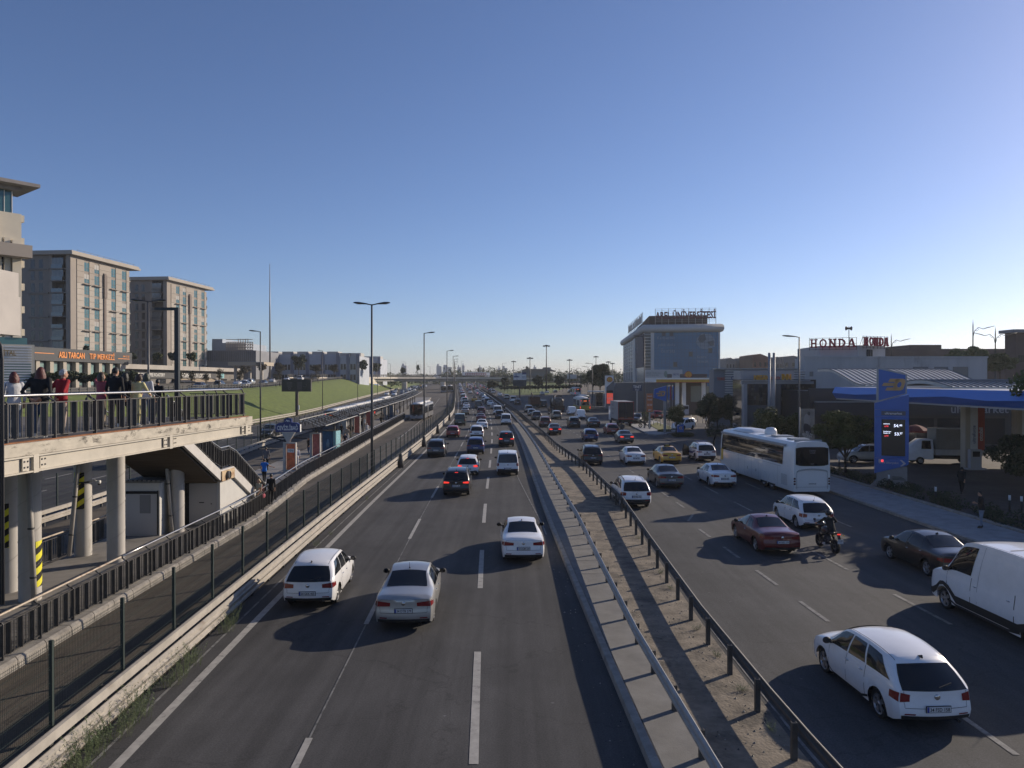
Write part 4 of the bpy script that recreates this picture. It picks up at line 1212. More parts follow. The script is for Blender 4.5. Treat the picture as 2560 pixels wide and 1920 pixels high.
#  right side: pavement, forecourt, station, buildings
def xy(name,x0,x1,y0,y1,z,mat,kind='structure'):
 mb=MB();P=[]
 ys=[y for y in YS if y0<y<y1]
 for y in[y0]+ys+[y1]:
  P.append([(x0,y,float(gz(y))+z),(x1,y,float(gz(y))+z)])
 mb.grid(P,0,False,flip=True)
 o=mb.build(name,mat);o['kind']=kind;return o
xy('pavement',21.4,24.75,-10,59,0.135,PAVE)
xy('forecourt',24.7,95,-10,128,0.06,A_FORE)
xy('forecourt',19.5,24.7,59,100,0.05,A_FORE)
mb=MB()
for y in np.arange(-8,59,1.0):
 mb.box(21.22,21.44,y+.01,y+.99,-.02,0.15)
 mb.box(24.62,24.86,y+.01,y+.99,.0,0.24)
struct(mb.build('pavement_kerb',KERB))
isl=[(18.7,101),(19.3,119),(20.6,135),(26,135),(25.5,118),(24.2,108),(21.0,101.2),(19.6,100)]
mb=MB();mb.prism([(x,y,-.02)for x,y in isl],(0,0,.17));struct(mb.build('kerb_island',PAVE))
mb=MB();mb.prism([(21.6,109,.15),(22.4,121,.15),(25.0,128,.15),(25.2,118,.15),(23.9,109.5,.15)],(0,0,.05));o=mb.build('grass_patch',M('grass_yellow',(0.11,0.115,0.025),.95,nz=(3,.4),world=True));struct(o)
BLUE=M('station_blue',(0.04,0.12,0.40),0.4,nz=(.6,.08))
BLUE_L=M('station_blue_light',(0.07,0.20,0.60),0.4)
ORNG=M('logo_tan',(0.50,0.30,0.13),.5)
SILV=M('sign_silver',(0.30,0.30,0.30),.45,metal=.3)
LED_W=M('led_white',(0.8,0.8,0.85),.5,emit=((0.75,0.8,1.0),1.6))
LED_R=M('led_red',(0.8,0.05,0.05),.5,emit=((1.0,0.06,0.08),1.2))
def speed_logo(mb,c,xd,h,m=0,depth=.04):
 0
 c=Vector(c);xd=Vector(xd);zd=Vector((0,0,1));n=xd.cross(zd)*-1
 n=zd.cross(xd)*-1
 fr=xd.cross(zd)
 def q(x,z):return c+xd*(x+0.22*z)*h+zd*z*h+fr*depth
 N=20
 out=[q(0.32+.40*math.copysign(abs(math.cos(t))**.6,math.cos(t)),.5*math.copysign(abs(math.sin(t))**.6,math.sin(t)))for t in[2*PI*k/N for k in range(N)]]
 inn=[q(0.32+.15*math.cos(t),.23*math.sin(t))for t in[2*PI*k/N for k in range(N)]]
 mb.add(out+inn,[(k,(k+1)%N,N+(k+1)%N,N+k)for k in range(N)],m)
 for(x0,x1,z)in((-.55,.2,.36),(-.95,.06,0.02),(-.62,.2,-.36)):
  mb.add([q(x0,z-.13),q(x1,z-.13),q(x1,z+.13),q(x0+.08,z+.13)],[(0,1,2,3)],m)
# ---- price totem
TX,TY=26.75,52.0
def tz(v):return CAM_H+(950-v)/FOC*TY
def tx(u):return(u-1280)/FOC*TY-TX
yaw=-0.42
t=thing('price_totem','tall blue fuel price totem with tan speed logo and lit prices','price sign',(TX,TY,0),yaw)
k_=1/math.cos(yaw)*1.0
def bxp(mb,u0,u1,v0,v1,y0,y1,m=0):mb.box(tx(u0),tx(u1),y0,y1,tz(v1),tz(v0),m)
mb=MB()
mb.prism([(tx(2195),-.3,tz(1006)),(tx(2262.5),-.3,tz(984)),(tx(2262.5),-.3,tz(935)),(tx(2196),-.3,tz(917))],(0,.6,0));mb.build('head_frame',SILV,t)
mb=MB();mb.prism([(tx(2200),-.33,tz(1001)),(tx(2259),-.33,tz(983)),(tx(2259),-.33,tz(938)),(tx(2200),-.33,tz(923))],(0,.028,0));hd=mb.build('head_panel',BLUE,t)
mb=MB();speed_logo(mb,(tx(2236),-.335,tz(961.5)),(1,0,0),30/FOC*TY);mb.build('logo',ORNG,hd)
mb=MB();mb.prism([(tx(2191),-.28,tz(1024)),(tx(2267),-.28,tz(1024)),(tx(2267),-.28,tz(986)),(tx(2191),-.28,tz(1008))],(0,.56,0));mb.box(tx(2191),tx(2267),-.28,.28,tz(1041),tz(1024.6));mb.box(tx(2191),tx(2267),-.28,.28,tz(1145),tz(1041.6))
mb.prism([(tx(2191),-.28,tz(1184)),(tx(2262),-.28,tz(1162)),(tx(2267),-.28,tz(1158)),(tx(2267),-.28,tz(1145.6)),(tx(2191),-.28,tz(1145.6))],(0,.56,0))
mb.build('blue_body',BLUE,t)
mb=MB();bxp(mb,2206,2260,1027.5,1038,-.305,-.285);mb.text('ultramarket',(tx(2233),-.31,tz(1032.8)),(1,0.0,0),(0,0,1),.16,1.35,1,center=True);mb.build('name_plate',[M('plate_grey',(0.10,0.10,0.11),.5),WHITE],t)
mb=MB();bxp(mb,2206.5,2259,1048,1139,-.30,-.285)
sc=mb.build('price_screen',M('screen_black',(0.008,0.008,0.012),.25),t)
mb=MB()
def tt(s,u,v,h,m,w_=None):mb.text(s,(tx(u),-.308,tz(v)),(1,0,0),(0,0,1),h,w_,m)
tt('motorin',2211,1060.5,.085,0,.46);tt('54.',2234,1067,.2,0,.34);tt('43',2246,1064.5,.13,0,.19);tt('u/70',2213,1067,.10,1,.34)
tt('kurşunsuz',2211,1079.5,.08,0,.55);tt('benzin 95',2211,1083.5,.075,0,.5);tt('53.',2235.5,1087.5,.2,0,.34);tt('37',2247,1084.5,.13,0,.17);tt('u/70',2213,1091,.10,1,.34)
mb.build('price_digits',[LED_W,LED_R],sc)
mb=MB();mb.text('ultra akaryakıt',(tx(2201),-.29,tz(1158.5)),(1,0,0),(0,0,1),.15,1.25,0);bxp(mb,2200,2212,1148,1156,-.3,-.283);bxp(mb,2206,2211,1149,1155,-.306,-.3005,1)
mb.prism([(tx(2247),-.3,tz(1148)),(tx(2252),-.3,tz(1148)),(tx(2261),-.3,tz(1157)),(tx(2252),-.3,tz(1164)),(tx(2248),-.3,tz(1164)),(tx(2255),-.3,tz(1157))],(0,.015,0));mb.build('lower_lettering',[M('print_pale',(0.42,0.43,0.45),.5),MATS['led_red']],t)
mb=MB();mb.box(tx(2196),tx(2264),-.22,.22,.05,tz(1166));mb.prism([(tx(2182),-.3,.05),(tx(2272),-.3,.05),(tx(2264),-.3,.5),(tx(2196),-.3,.5)],(0,.6,0))
for k in range(3):mb.box(tx(2231),tx(2231+22+4*k),-.235,-.2215,tz(1192+3.2*k),tz(1190.5+3.2*k),1)
mb.build('base',[M('totem_base',(0.24,0.235,0.23),.6,nz=(2,.12)),DARK],t)
# ---- station canopy
def canopy(label):
 t=thing('station_canopy',label,'canopy')
 X0,Y0,Y1,X1=31.0,34.0,71.0,58.0;z0,z1=5.80,6.86
 mb=MB();ys=np.linspace(Y0,Y1,9);P=[]
 zi=[6.42,6.22,6.3,6.18,6.36,6.2,6.34,6.22,6.3]
 for y,zz in zip(ys,zi):P.append([(X0,y,z1),(X0-.28,y,zz)])
 mb.grid(P,1,False)
 P=[]
 for y,zz in zip(ys,zi):P.append([(X0-.28,y,zz),(X0+.05,y,z0)])
 mb.grid(P,0,False)
 mb.add([(X0,Y1,z1),(X0-.28,Y1,6.3),(X0+.05,Y1,z0),(X1,Y1,z0),(X1,Y1,z1)],[(0,1,2,3,4)],0)
 mb.add([(X0,Y0,z1),(X0-.28,Y0,6.42),(X0+.05,Y0,z0),(X1,Y0,z0),(X1,Y0,z1)],[(4,3,2,1,0)],0)
 mb.add([(X0,Y0,z1),(X1,Y0,z1),(X1,Y1,z1),(X0,Y1,z1)],[(0,1,2,3)],2)
 mb.build('fascia',[BLUE,BLUE_L,SILV],t)
 mb=MB();mb.add([(X0+.05,Y0,z0),(X1,Y0,z0),(X1,Y1,z0),(X0+.05,Y1,z0)],[(3,2,1,0)]);mb.box(X0+.1,X0+.3,Y0,Y1,z0-.12,z0-.003)
 mb.build('ceiling',M('canopy_ceiling',(0.35,0.35,0.36),.6),t)
 for(x,y)in((38.6,62.5),(42.6,62.0),(38.6,46),(43.5,46)):
  mb=MB();mb.box(x-.5,x+.5,y-.35,y+.35,.06,z0-.003);po=mb.build('pillar',M('pillar_cream',(0.50,0.45,0.36),.6),t)
  mb=MB();mb.box(x-.1,x+.52,y-.38,y-.353,1.2,z0-.1);mb.box(x+.54,x+1.15,y-.3,y+.3,1.6,z0-.3,1)
  mb.text('ultraforce',(x+.32,y-.39,2.2),(0,0,1),(-1,0,0),.27,2.4,2);mb.text('otobil',(x+.98,y-.31,2.4),(0,0,1),(-1,0,0),.34,2.0,3)
  mb.build('banner',[WHITE,M('banner_red',(0.42,0.06,0.03),.5),NAVY,MATS['white_paint']],po)
  mb=MB();mb.box(x-.75,x+.75,y-1.2,y-.55,.06,.2);mb.box(x-.5,x+.4,y-1.1,y-.65,.2,1.75);mb.box(x-.35,x+.25,y-1.12,y-1.103,1.15,1.6,1);mb.build('fuel_pump',[M('pump_body',(0.42,0.42,0.44),.5),GL_D],po)
 return t
canopy('long blue fuel station canopy with faceted fascia, behind the price totem')
def wavy(name,label,x0,x1,prof,mat,ribs,ribm):
 t=thing(name,label,'roof')
 mb=MB();mb.grid([[(x+sh(p[0]),p[0],p[1])for p in prof]for x in np.linspace(x0,x1,3)],0,True)
 mb.grid([[(x+sh(p[0]),p[0],p[1]-.3)for p in prof]for x in np.linspace(x0,x1,3)],0,True,flip=True)
 mb.add([(x0+sh(p[0]),p[0],p[1])for p in prof]+[(x0+sh(p[0]),p[0],p[1]-.3)for p in prof],[(i,i+1,len(prof)+i+1,len(prof)+i)for i in range(len(prof)-1)])
 y,z=prof[0];mb.quad((x0+sh(y),y,z),(x1+sh(y),y,z),(x1+sh(y),y,z-.5),(x0+sh(y),y,z-.5))
 mb.build('metal_sheet',mat,t)
 mb=MB()
 for k in range(ribs+1):
  x=x0+(x1-x0)*k/ribs
  mb.tube([(x+sh(y),y,z+.03)for(y,z)in prof],.05,4,sm=False)
 mb.build('standing_seams',ribm,t)
 return t
def sh(y):return(y-80)*.08
SHEET=M('roof_sheet',(0.55,0.53,0.49),.55,metal=.15,nz=(.8,.12),world=True)
SEAM=M('roof_seam',(0.16,0.155,0.15),.6)
prof=[]
for k in range(21):
 f=k/20;q_=min(1,f/.8);s_=q_*q_*(3-2*q_)
 prof.append((80+15.5*f,6.95+1.95*s_))
wavy('wave_roof','pale ribbed wave shaped metal roof behind the blue canopy',38.2,52.3,prof,SHEET,22,SEAM)
sh0=sh
def sh(y):return(y-58)*.1
wavy('vault_roof','small ribbed metal roof hump on top of the blue canopy',34.5,47,[(58+10*f,6.98+.55*math.sin(PI*min(f*1.1,1)*.8))for f in np.linspace(0,1,9)],SHEET,24,SEAM)
# ---- station shop (dark front) under and behind the roofs
t=thing('station_shop','dark fronted fuel station shop lettered ultramarket','shop')
mb=MB();mb.box(33.6,58,83.5,100,.06,6.3);mb.box(33.4,50,83.2,83.497,5.6,6.6);mb.build('wall',M('shop_dark',(0.035,0.036,0.042),.35),t)
mb=MB();mb.box(34,58,82.6,83.45,3.6,5.0);mb.build('sign_band',M('shop_band',(0.03,0.033,0.042),.4),t)
mb=MB();mb.box(34,58,82.55,83.4,5.02,5.14);mb.build('light_strip',SILV,t)
mb=MB();mb.text('ultramarket',(49.0,82.57,3.85),(1,0,0),(0,0,1),.95,6.6,0);mb.build('lettering',M('sign_grey_text',(0.30,0.31,0.33),.5),t)
for k in range(5):
 mb=MB();mb.box(36+k*4,39.6+k*4,83.44,83.49,.3,3.2);mb.build('window',GL_D,t)
# ---- car showroom, left of the shop
def rx(u,Y):return(u-1280)/FOC*Y
def rz_(v,Y):return CAM_H+(950-v)/FOC*Y
SY=92.0
SG=M('showroom_silver',(0.30,0.30,0.315),.5,metal=.2,nz=(.5,.1),world=True)
t=thing('car_showroom','silver framed glass car showroom with yellow box letters on its fascia','showroom')
mb=MB();mb.box(rx(1856,SY),rx(2040,SY),SY,SY+4,.06,rz_(949,SY));mb.build('glass_hall',M('showroom_glass',(0.022,0.026,0.032),.06),t)
mb=MB();mb.box(rx(1853,SY),rx(2018,SY),SY-1.0,SY-.003,rz_(953,SY),rz_(950,SY));mb.box(rx(1852,SY),rx(2030,SY),SY-.6,SY-.005,rz_(960,SY),rz_(953.3,SY));mb.box(rx(1852,SY),rx(1985,SY),SY+.0,SY+3,rz_(948.5,SY),rz_(926,SY))
mb.box(rx(1854,SY),rx(1862.5,SY),SY-.9,SY-.01,.06,rz_(960.3,SY));mb.box(rx(1918,SY),rx(1928,SY),SY-.9,SY-.01,.06,rz_(960.3,SY));mb.build('silver_frame',SG,t)
mb=MB();mb.box(rx(1933,SY),rx(1948,SY),SY-.5,SY-.012,.06,rz_(960.4,SY));mb.box(rx(1863,SY),rx(1917,SY),SY-.3,SY-.014,.06,rz_(1013,SY));mb.build('grey_panel',M('panel_grey',(0.10,0.105,0.115),.6),t)
mb=MB()
for u in(1883,1900,1960,1980,2000):mb.box(rx(u,SY),rx(u,SY)+.07,SY-.06,SY-.004,.1,rz_(960.5,SY))
for v in(985,1000):mb.box(rx(1863,SY),rx(1917,SY),SY-.05,SY-.006,rz_(v,SY),rz_(v,SY)+.06)
mb.build('glazing_bars',DARK,t)
mb=MB();r2=random.Random(3)
for k in range(26):
 u=r2.uniform(1950,2014)if k>8 else r2.uniform(1866,1915);v=r2.uniform(966,1008)
 mb.box(rx(u,SY),rx(u+r2.uniform(2,8),SY),SY-.02,SY-.0065,rz_(v,SY),rz_(v,SY)+r2.uniform(.1,.5),0)
mb.build('window_display',M('display_grey',(0.07,0.075,0.08),.4),t)
GOLD=M('letters_yellow',(0.62,0.33,0.03),.5)
lt=thing('box_letters','yellow and red box letters NISSAN standing on the showroom roof edge','sign',(0,0,0))
mb=MB();mb.text('NISSAN',(rx(1879,SY),SY-.8,rz_(949.5,SY)),(1,0,0),(0,0,1),.58,rx(1915,SY)-rx(1879,SY),0,.3);mb.text('OTOMOTİV',(rx(1916,SY),SY-.5,rz_(948,SY)),(1,0,0),(0,0,1),.3,1.5,1,.1);mb.text('INN',(rx(1948,SY),SY-.8,rz_(949.5,SY)),(1,0,0),(0,0,1),.72,1.1,0,.3);mb.build('letters',[GOLD,MATS['banner_red']],lt)
t=thing('louvre_building','grey panel building with white horizontal louvres behind the dark trees','building')
LY=112.0
mb=MB();mb.box(rx(1784,LY),rx(1995,LY),LY,LY+2.5,.06,rz_(924,LY));mb.build('wall',M('panel_blue_grey',(0.17,0.18,0.20),.6,nz=(.3,.12),world=True),t)
mb=MB()
for k in range(13):
 z=rz_(926,LY)-k*.36
 mb.box(rx(1812,LY),rx(1852,LY),LY-.5,LY-.003,z-.17,z);mb.box(rx(1982,LY),rx(2010,LY),LY-.5,LY-.003,z-.17,z)
mb.build('louvres',M('louvre_white',(0.48,0.48,0.48),.5),t)
mb=MB();mb.box(rx(1786,LY),rx(1995,LY),LY-.7,LY+1,rz_(923.8,LY),rz_(921,LY));mb.build('coping',SILV,t)
mb=MB();mb.text('Oat',(rx(1836,LY),LY-.55,rz_(945,LY)),(1,0,0),(0,0,1),.6,2.0,1,center=True);mb.text('YANMAR',(rx(1792,LY),LY-.03,rz_(951,LY)),(1,0,0),(0,0,1),.5,1.2,0);mb.build('lettering',[MATS['banner_red'],NAVY],t)
t=thing('steel_pylon','paired steel posts rising in front of the showroom','pylon',(rx(1929,88),88,0))
for dx_ in(-.28,.28):
 mb=MB();mb.tube([(dx_,0,0),(dx_,0,rz_(882,88))],.16,8)
 if dx_<0:
  for z in np.arange(1,rz_(882,88),1.5):mb.box(-.28,.28,-.04,.04,z,z+.08)
 mb.build('post',SG,t)
# ---- white building with red signs
HY2=112.0
HW=M('weathered_white_wall',(0.40,0.40,0.405),.75,nz=(.35,.1),world=True,dark=(.5,(0.27,0.26,0.25),.58),stretch=(1.6,1.6,.25))
t=thing('white_dealership','weathered white flat roofed building with a square tower block','building')
X0,X1=rx(2012,HY2),rx(2468,HY2);zt2=rz_(895,HY2)
mb=MB();mb.box(X0,X1,HY2,HY2+4,.06,zt2);mb.box(X0-.1,X1+.1,HY2-.1,HY2+.2,zt2+.003,zt2+.25);mb.build('wall',HW,t)
xc=rx(2144,HY2+.3);xl=rx(2049,HY2+2.5);xr2=rx(2213,HY2+3)
mb=MB();zt3=rz_(863,HY2)
mb.prism([(xl,HY2+2.5,zt2+.004),(xc,HY2+.3,zt2+.004),(xr2,HY2+3,zt2+.004),(xr2-1,HY2+14,zt2+.004),(xl+1,HY2+14,zt2+.004)],(0,0,zt3-zt2));mb.build('tower',HW,t)
for(u0,u1,v0,v1)in((2024,2033,929,941),(2282,2320,917,925),(2335,2370,917,925),(2382,2420,917,943)):
 mb=MB();mb.box(rx(u0,HY2),rx(u1,HY2),HY2-.06,HY2-.003,rz_(v1,HY2),rz_(v0,HY2));mb.build('window',M('window_dim',(0.16,0.16,0.165),.3),t)
d2=Vector((xr2-xc,2.7,0)).normalized();d1=Vector((xc-xl,-2.2,0)).normalized()
mb=MB();q=Vector((xc,HY2+.3,0))+d2*1.9+Vector((d2.y,-d2.x,0))*.05
for a in(0,.5,1.0):mb.box(q.x+a*.9,q.x+a*.9+.25,q.y+a*.55-.1,q.y+a*.55+.02,zt2+.2,rz_(873,HY2))
mb.build('tower_vent',DARK,t)
RED=M('sign_red',(0.36,0.025,0.045),.5)
for(o_,dd,L_,lab)in((Vector((rx(2021,HY2+3),HY2+2.6,0)),d1,None,'left red HONDA roof sign on a wire frame'),(Vector((xc,HY2+.2,0))+d2*.6,d2,None,'right red HONDA roof sign on a wire frame')):
 left='left' in lab
 L_=(Vector((xc,HY2+.3,0))-o_).length-.2 if left else 5.6
 z0_=rz_(868,HY2)if left else rz_(864,HY2)
 nn=Vector((dd.y,-dd.x,0));o_=o_+nn*.5
 t2=thing('roof_sign',lab,'sign')
 mb=MB();lw=L_/5;H=1.32
 def bar(k,x0,z0,x1,z1,th):mb.beam(o_+dd*(lw*(k+x0))+Vector((0,0,z0_+z0*H)),o_+dd*(lw*(k+x1))+Vector((0,0,z0_+z1*H)),.22,th,up=nn.cross((dd*(x1-x0)*lw+Vector((0,0,(z1-z0)*H)))))
 for k,ss in((0,(.26,.70)),(2,(.24,.72))):
  for x in ss:
   bar(k,x,0,x,1,.24);bar(k,x-.2,.08,x+.2,.08,.16);bar(k,x-.2,.92,x+.2,.92,.16)
 bar(0,.2,.5,.75,.5,.2);bar(2,.2,.92,.76,.08,.26)
 for k,sc_x in((1,1),(3,1)):
  N=20;c_=o_+dd*(lw*(k+(.48 if k==1 else .30)))
  for i in range(N):
   a0,a1=2*PI*i/N,2*PI*(i+1)/N
   if k==3 and math.cos((a0+a1)/2)<0:continue
   r0,r1=(.40,.23)if k==1 else(.58,.36)
   q=[c_+dd*(lw*r*math.cos(a))+Vector((0,0,z0_+H*(.5+(.5 if r==r0 else .32)*math.sin(a))))for r,a in((r0,a0),(r0,a1),(r1,a1),(r1,a0))]
   mb.prism([tuple(v)for v in q],nn*.15)
 bar(3,.24,0,.24,1,.24);bar(3,.05,.08,.36,.08,.16);bar(3,.05,.92,.36,.92,.16)
 bar(4,.16,0,.48,1,.2);bar(4,.80,0,.5,1,.3);bar(4,.28,.32,.68,.32,.16);bar(4,.0,.08,.32,.08,.16);bar(4,.62,.08,.98,.08,.16)
 mb.build('letters',RED,t2)
 mb=MB()
 for z in(-.3,.55,1.45):mb.beam(o_-nn*.12+Vector((0,0,z0_+z)),o_+dd*L_-nn*.12+Vector((0,0,z0_+z)),.05,.05)
 for k in range(8):
  p_=o_+dd*(L_*k/7)-nn*.12;mb.beam(p_+Vector((0,0,z0_-.4)),p_+Vector((0,0,z0_+1.5)),.05,.05);mb.beam(p_+Vector((0,0,z0_+1.4)),p_-nn*.6+Vector((0,0,zt3-.1)),.04,.04)
 mb.build('frame',STEEL_D,t2)
p=atY(2122,842,HY2+4)
t=thing('siren_mast','short mast with horn sirens above the red roof signs','mast',(p.x,HY2+4,zt3))
mb=MB();mb.tube([(0,0,0),(0,0,rz_(816,HY2+4)-zt3)],.06,6);mb.build('mast',DARK,t)
mb=MB();z=rz_(821,HY2+4)-zt3
mb.lathe([(.08,-.1),(.12,.05),(.34,.38)],10,axis='x',c=(.02,0,z));mb.lathe([(.08,.1),(.12,-.05),(.34,-.42)],10,axis='x',c=(-.05,0,z));mb.build('horns',DARK,t)
BR=M('brown_brick',(0.10,0.075,0.068),.85,nz=(.3,.2),world=True)
t=thing('brick_school','long dark brick building behind the white building','building')
Y=170.0
mb=MB();mb.box(rx(2195,Y),rx(2600,Y),Y,Y+12,0,rz_(872,Y));mb.box(rx(2288,Y),rx(2366,Y),Y+2,Y+15,rz_(872,Y)+.003,rz_(861,Y));mb.build('wall',BR,t)
for k in range(22):mb=MB();mb.box(rx(2330+k*11,Y),rx(2336+k*11,Y),Y-.08,Y-.003,rz_(900,Y),rz_(892,Y));mb.build('window',GL_D,t)
t=thing('brick_tower','dark brick building with overhanging roof at the right picture edge','building')
Y=130.0
mb=MB();mb.box(rx(2540,Y),rx(2680,Y),Y,Y+3,0,rz_(832,Y));mb.build('wall',BR,t)
mb=MB();mb.box(rx(2524,Y),rx(2680,Y),Y-1,Y+3,rz_(832,Y)+.003,rz_(824,Y));mb.build('roof',M('roof_grey_edge',(0.22,.22,.23),.6),t)
for k in range(5):
 mb=MB();u=2546+(k%5)*5;mb.box(rx(u,Y),rx(u+2.4,Y),Y-.08,Y-.003,rz_(905,Y),rz_(888,Y));mb.build('window',GL_D,t)
for i,(u0,u1,v0,Y,m,lab)in enumerate(((1815,1838,897,330,'far_grey','small grey rooftop house right of the glass university building'),(1851,1876,896,330,'far_grey','small grey gabled block above the dark trees'),(1881,1921,888,260,'far_brick','reddish brick block above the silver showroom'),(1934,1955,895,300,'far_grey','pale block with slanted roofs behind the steel pylon'),(1958,2010,892,310,'far_grey','row of slanted grey roofs left of the white dealership'))):
 mm=M(m,(0.16,0.165,0.175),.8,nz=(.2,.15),world=True)if m=='far_grey' else M(m,(0.20,0.10,0.075),.85,nz=(.2,.15),world=True)
 t=thing('background_building',lab,'building')
 a,b,z=rx(u0,Y),rx(u1,Y),rz_(v0,Y)
 mb=MB();mb.box(a,b,Y,Y+15,0,z-1);mb.prism([(a,Y,z-1),(b,Y,z-1),(b,Y,z-.6),((a+b)/2,Y,z+.5),(a,Y,z)],(0,15,0));mb.build('wall',mm,t)
 for k in range(3):mb=MB();mb.box(a+(b-a)*(k+.3)/3,a+(b-a)*(k+.65)/3,Y-.1,Y-.003,z-4,z-2.5);mb.build('window',GL_D,t)
# ---- university building
UY=232.0
UG=M('curtain_glass',(0.05,0.14,0.25),.25,metal=.12,nz=(.12,.18),world=True)
UGD=M('curtain_glass_dark',(0.035,0.04,0.05),.12,metal=.2)
UW=M('white_cladding',(0.46,0.46,0.455),.5,nz=(.2,.08),world=True)
t=thing('university_building','blue glass university building with rounded white roof band','university')
def ux(u,Y=UY):return(u-1280)/FOC*Y
c0=Vector((ux(1611),UY,0));c1=Vector((ux(1800,UY-4),UY-4,0));c2=Vector((ux(1558,320),320,0));c3=c1+Vector((8,80,0))
zg0=rz_(925,UY);zg1=rz_(832,UY)
mb=MB();mb.prism([(p_.x,p_.y,1.5)for p_ in(c0,c1,c3,c2)],(0,0,zg1-1.5));mb.build('glass_block',UG,t)
dr=(c1-c0).normalized();nr=Vector((dr.y,-dr.x,0));LR=(c1-c0).length
dl=(c0-c2).normalized();nl=Vector((dl.y,-dl.x,0));LL=(c0-c2).length
def fbox(mb,o_,dd,nn,s0,s1,z0,z1,th,m=0,base=.003):
 a=o_+dd*s0+nn*base;b=o_+dd*s1+nn*base
 vs=[]
 for z in(z0,z1):
  for p_ in(a,b,b+nn*th,a+nn*th):vs.append((p_.x,p_.y,z))
 mb.add(vs,[(3,2,1,0),(4,5,6,7),(0,1,5,4),(1,2,6,5),(2,3,7,6),(3,0,4,7)],m)
mb=MB()
N=7
ring=[]
for k in range(N+1):
 a=-PI/2+PI*k/N;ring.append((.35+1.0*math.cos(a),zg1+1.25+1.25*math.sin(a)))
cs=[c2,c0,c1,c3]
P=[]
for i,p_ in enumerate(cs):
 nn=nl if i==0 else((nl+nr).normalized()*1.15 if i==1 else((nr+Vector((1,-.1,0)).normalized()).normalized()*1.2 if i==2 else Vector((1,0,0))))
 P.append([p_+nn*r_+Vector((0,0,z))for r_,z in ring])
P=[[tuple(q)for q in row]for row in P]
mb.grid(P,0,True,flip=True)
mb.prism([(p_.x,p_.y,zg1+.005)for p_ in(c0,c1,c3,c2)],(0,0,2.2))
mb.build('roof_band',UW,t)
mb=MB()
for k in range(1,17):fbox(mb,c0,dr,nr,LR*(.13+.87*k/17)-.04,LR*(.13+.87*k/17)+.04,zg0,zg1,.06)
for k in range(1,11):fbox(mb,c0,dr,nr,LR*.13,LR,zg0+(zg1-zg0)*k/11-.04,zg0+(zg1-zg0)*k/11+.04,.06)
mb.build('mullions',M('mullion_blue',(0.02,0.035,0.06),.5),t)
mb=MB();fbox(mb,c0,dr,nr,0,LR*.085,zg0,zg1,.05,0);mb.build('stair_glass',UGD,t)
mb=MB();fbox(mb,c0,dr,nr,LR*.085,LR*.13,zg0-2,zg1,.25,0)
for k in range(12):fbox(mb,c0,dr,nr,-.2,LR*.085,zg0+(zg1-zg0)*(k+.5)/12-.07,zg0+(zg1-zg0)*(k+.5)/12+.07,.14,0)
mb.build('stair_bands',UW,t)
mb=MB();fbox(mb,c0,dr,nr,LR-.5,LR,zg0-4,zg1,.3,0);mb.build('white_pier',UW,t)
mb=MB();fbox(mb,c2,dl,nl,LL*.60,LL*.67,zg0-5,zg1,.4);mb.build('white_pier',UW,t)
for(k,j)in((3,10),(5,10),(10,4),(6,1),(15,5)):
 mb=MB();s=LR*(.13+.87*k/17);z=zg0+(zg1-zg0)*j/11-.1
 fbox(mb,c0,dr,nr,s-1.1,s-.05,z,z+1.5,.1);mb.build('open_window',UGD,t)
mb=MB();PR=M('print_on_glass',(0.17,0.23,0.29),.3)
def ut(s_,f,v,h,wm):mb.text(s_,c0+dr*(LR*f)+nr*.02+Vector((0,0,rz_(v,UY))),dr,(0,0,1),h,wm,0)
ut('Kariyerine',.17,849,.95,5.4);ut('yıllık dolu',.18,866,.95,5.6);ut('Bursu',.22,882,1.35,4.2);ut('Kesimi',.70,896,.9,2.8);ut('yapacak',.70,907,.9,3.4)
pl=[c0+dr*(LR*f)+nr*.02+Vector((0,0,rz_(v,UY)))for f,v in((.68,858),(.70,846),(.76,836),(.88,838),(.93,850),(.93,868),(.84,874),(.74,872))]
mb.prism(pl,nr*.01)
mb.build('window_print',PR,t)
mb=MB();pl=[c0+dr*(LR*f)+nr*.04+Vector((0,0,rz_(v,UY)))for f,v in((.71,850),(.73,840),(.80,836),(.82,850),(.77,858),(.73,856))];mb.prism(pl,nr*.01)
pl=[c0+dr*(LR*f)+nr*.04+Vector((0,0,rz_(v,UY)))for f,v in((.83,856),(.92,852),(.92,864),(.87,866))];mb.prism(pl,nr*.01);mb.build('window_print_dark',M('print_on_glass_dark',(0.055,0.075,0.10),.3),t)
mb=MB();fbox(mb,c2,dl,nl,LL*.70,LL*.985,zg0+1,zg1-.3,.3,0);bn=mb.build('dark_banner',M('banner_slate',(0.065,0.055,0.075),.7),t)
mb=MB()
for i,s_ in enumerate(('Bilim','Sanat','Kariyer','Gelecek')):mb.text(s_,c2+dl*(LL*.74)+nl*.35+Vector((0,0,rz_(860+i*8,260))),dl,(0,0,1),1.1,8,0)
mb.build('banner_text',M('banner_text',(0.14,0.13,0.16),.6),bn)
mb=MB()
for k in range(9):fbox(mb,c2,dl,nl,LL*.03,LL*.59,zg0+(zg1-zg0)*k/9,zg0+(zg1-zg0)*k/9+.2,.2)
for k in range(6):fbox(mb,c2,dl,nl,LL*(.05+.1*k),LL*(.05+.1*k)+.3,zg0-3,zg1,.25)
mb.build('facade_grid',UW,t)
mb=MB();mb.prism([(p_.x,p_.y,zg1+2.3)for p_ in(c0+dr*2+Vector((0,3,0)),c1+dr*-3+Vector((0,3,0)),c3-dr*4,c2+dr*4)],(0,0,3.2));mb.build('plant_room',M('plant_room_dark',(0.05,0.038,0.035),.8),t)
MAR=M('letters_maroon',(0.11,0.022,0.035),.6)
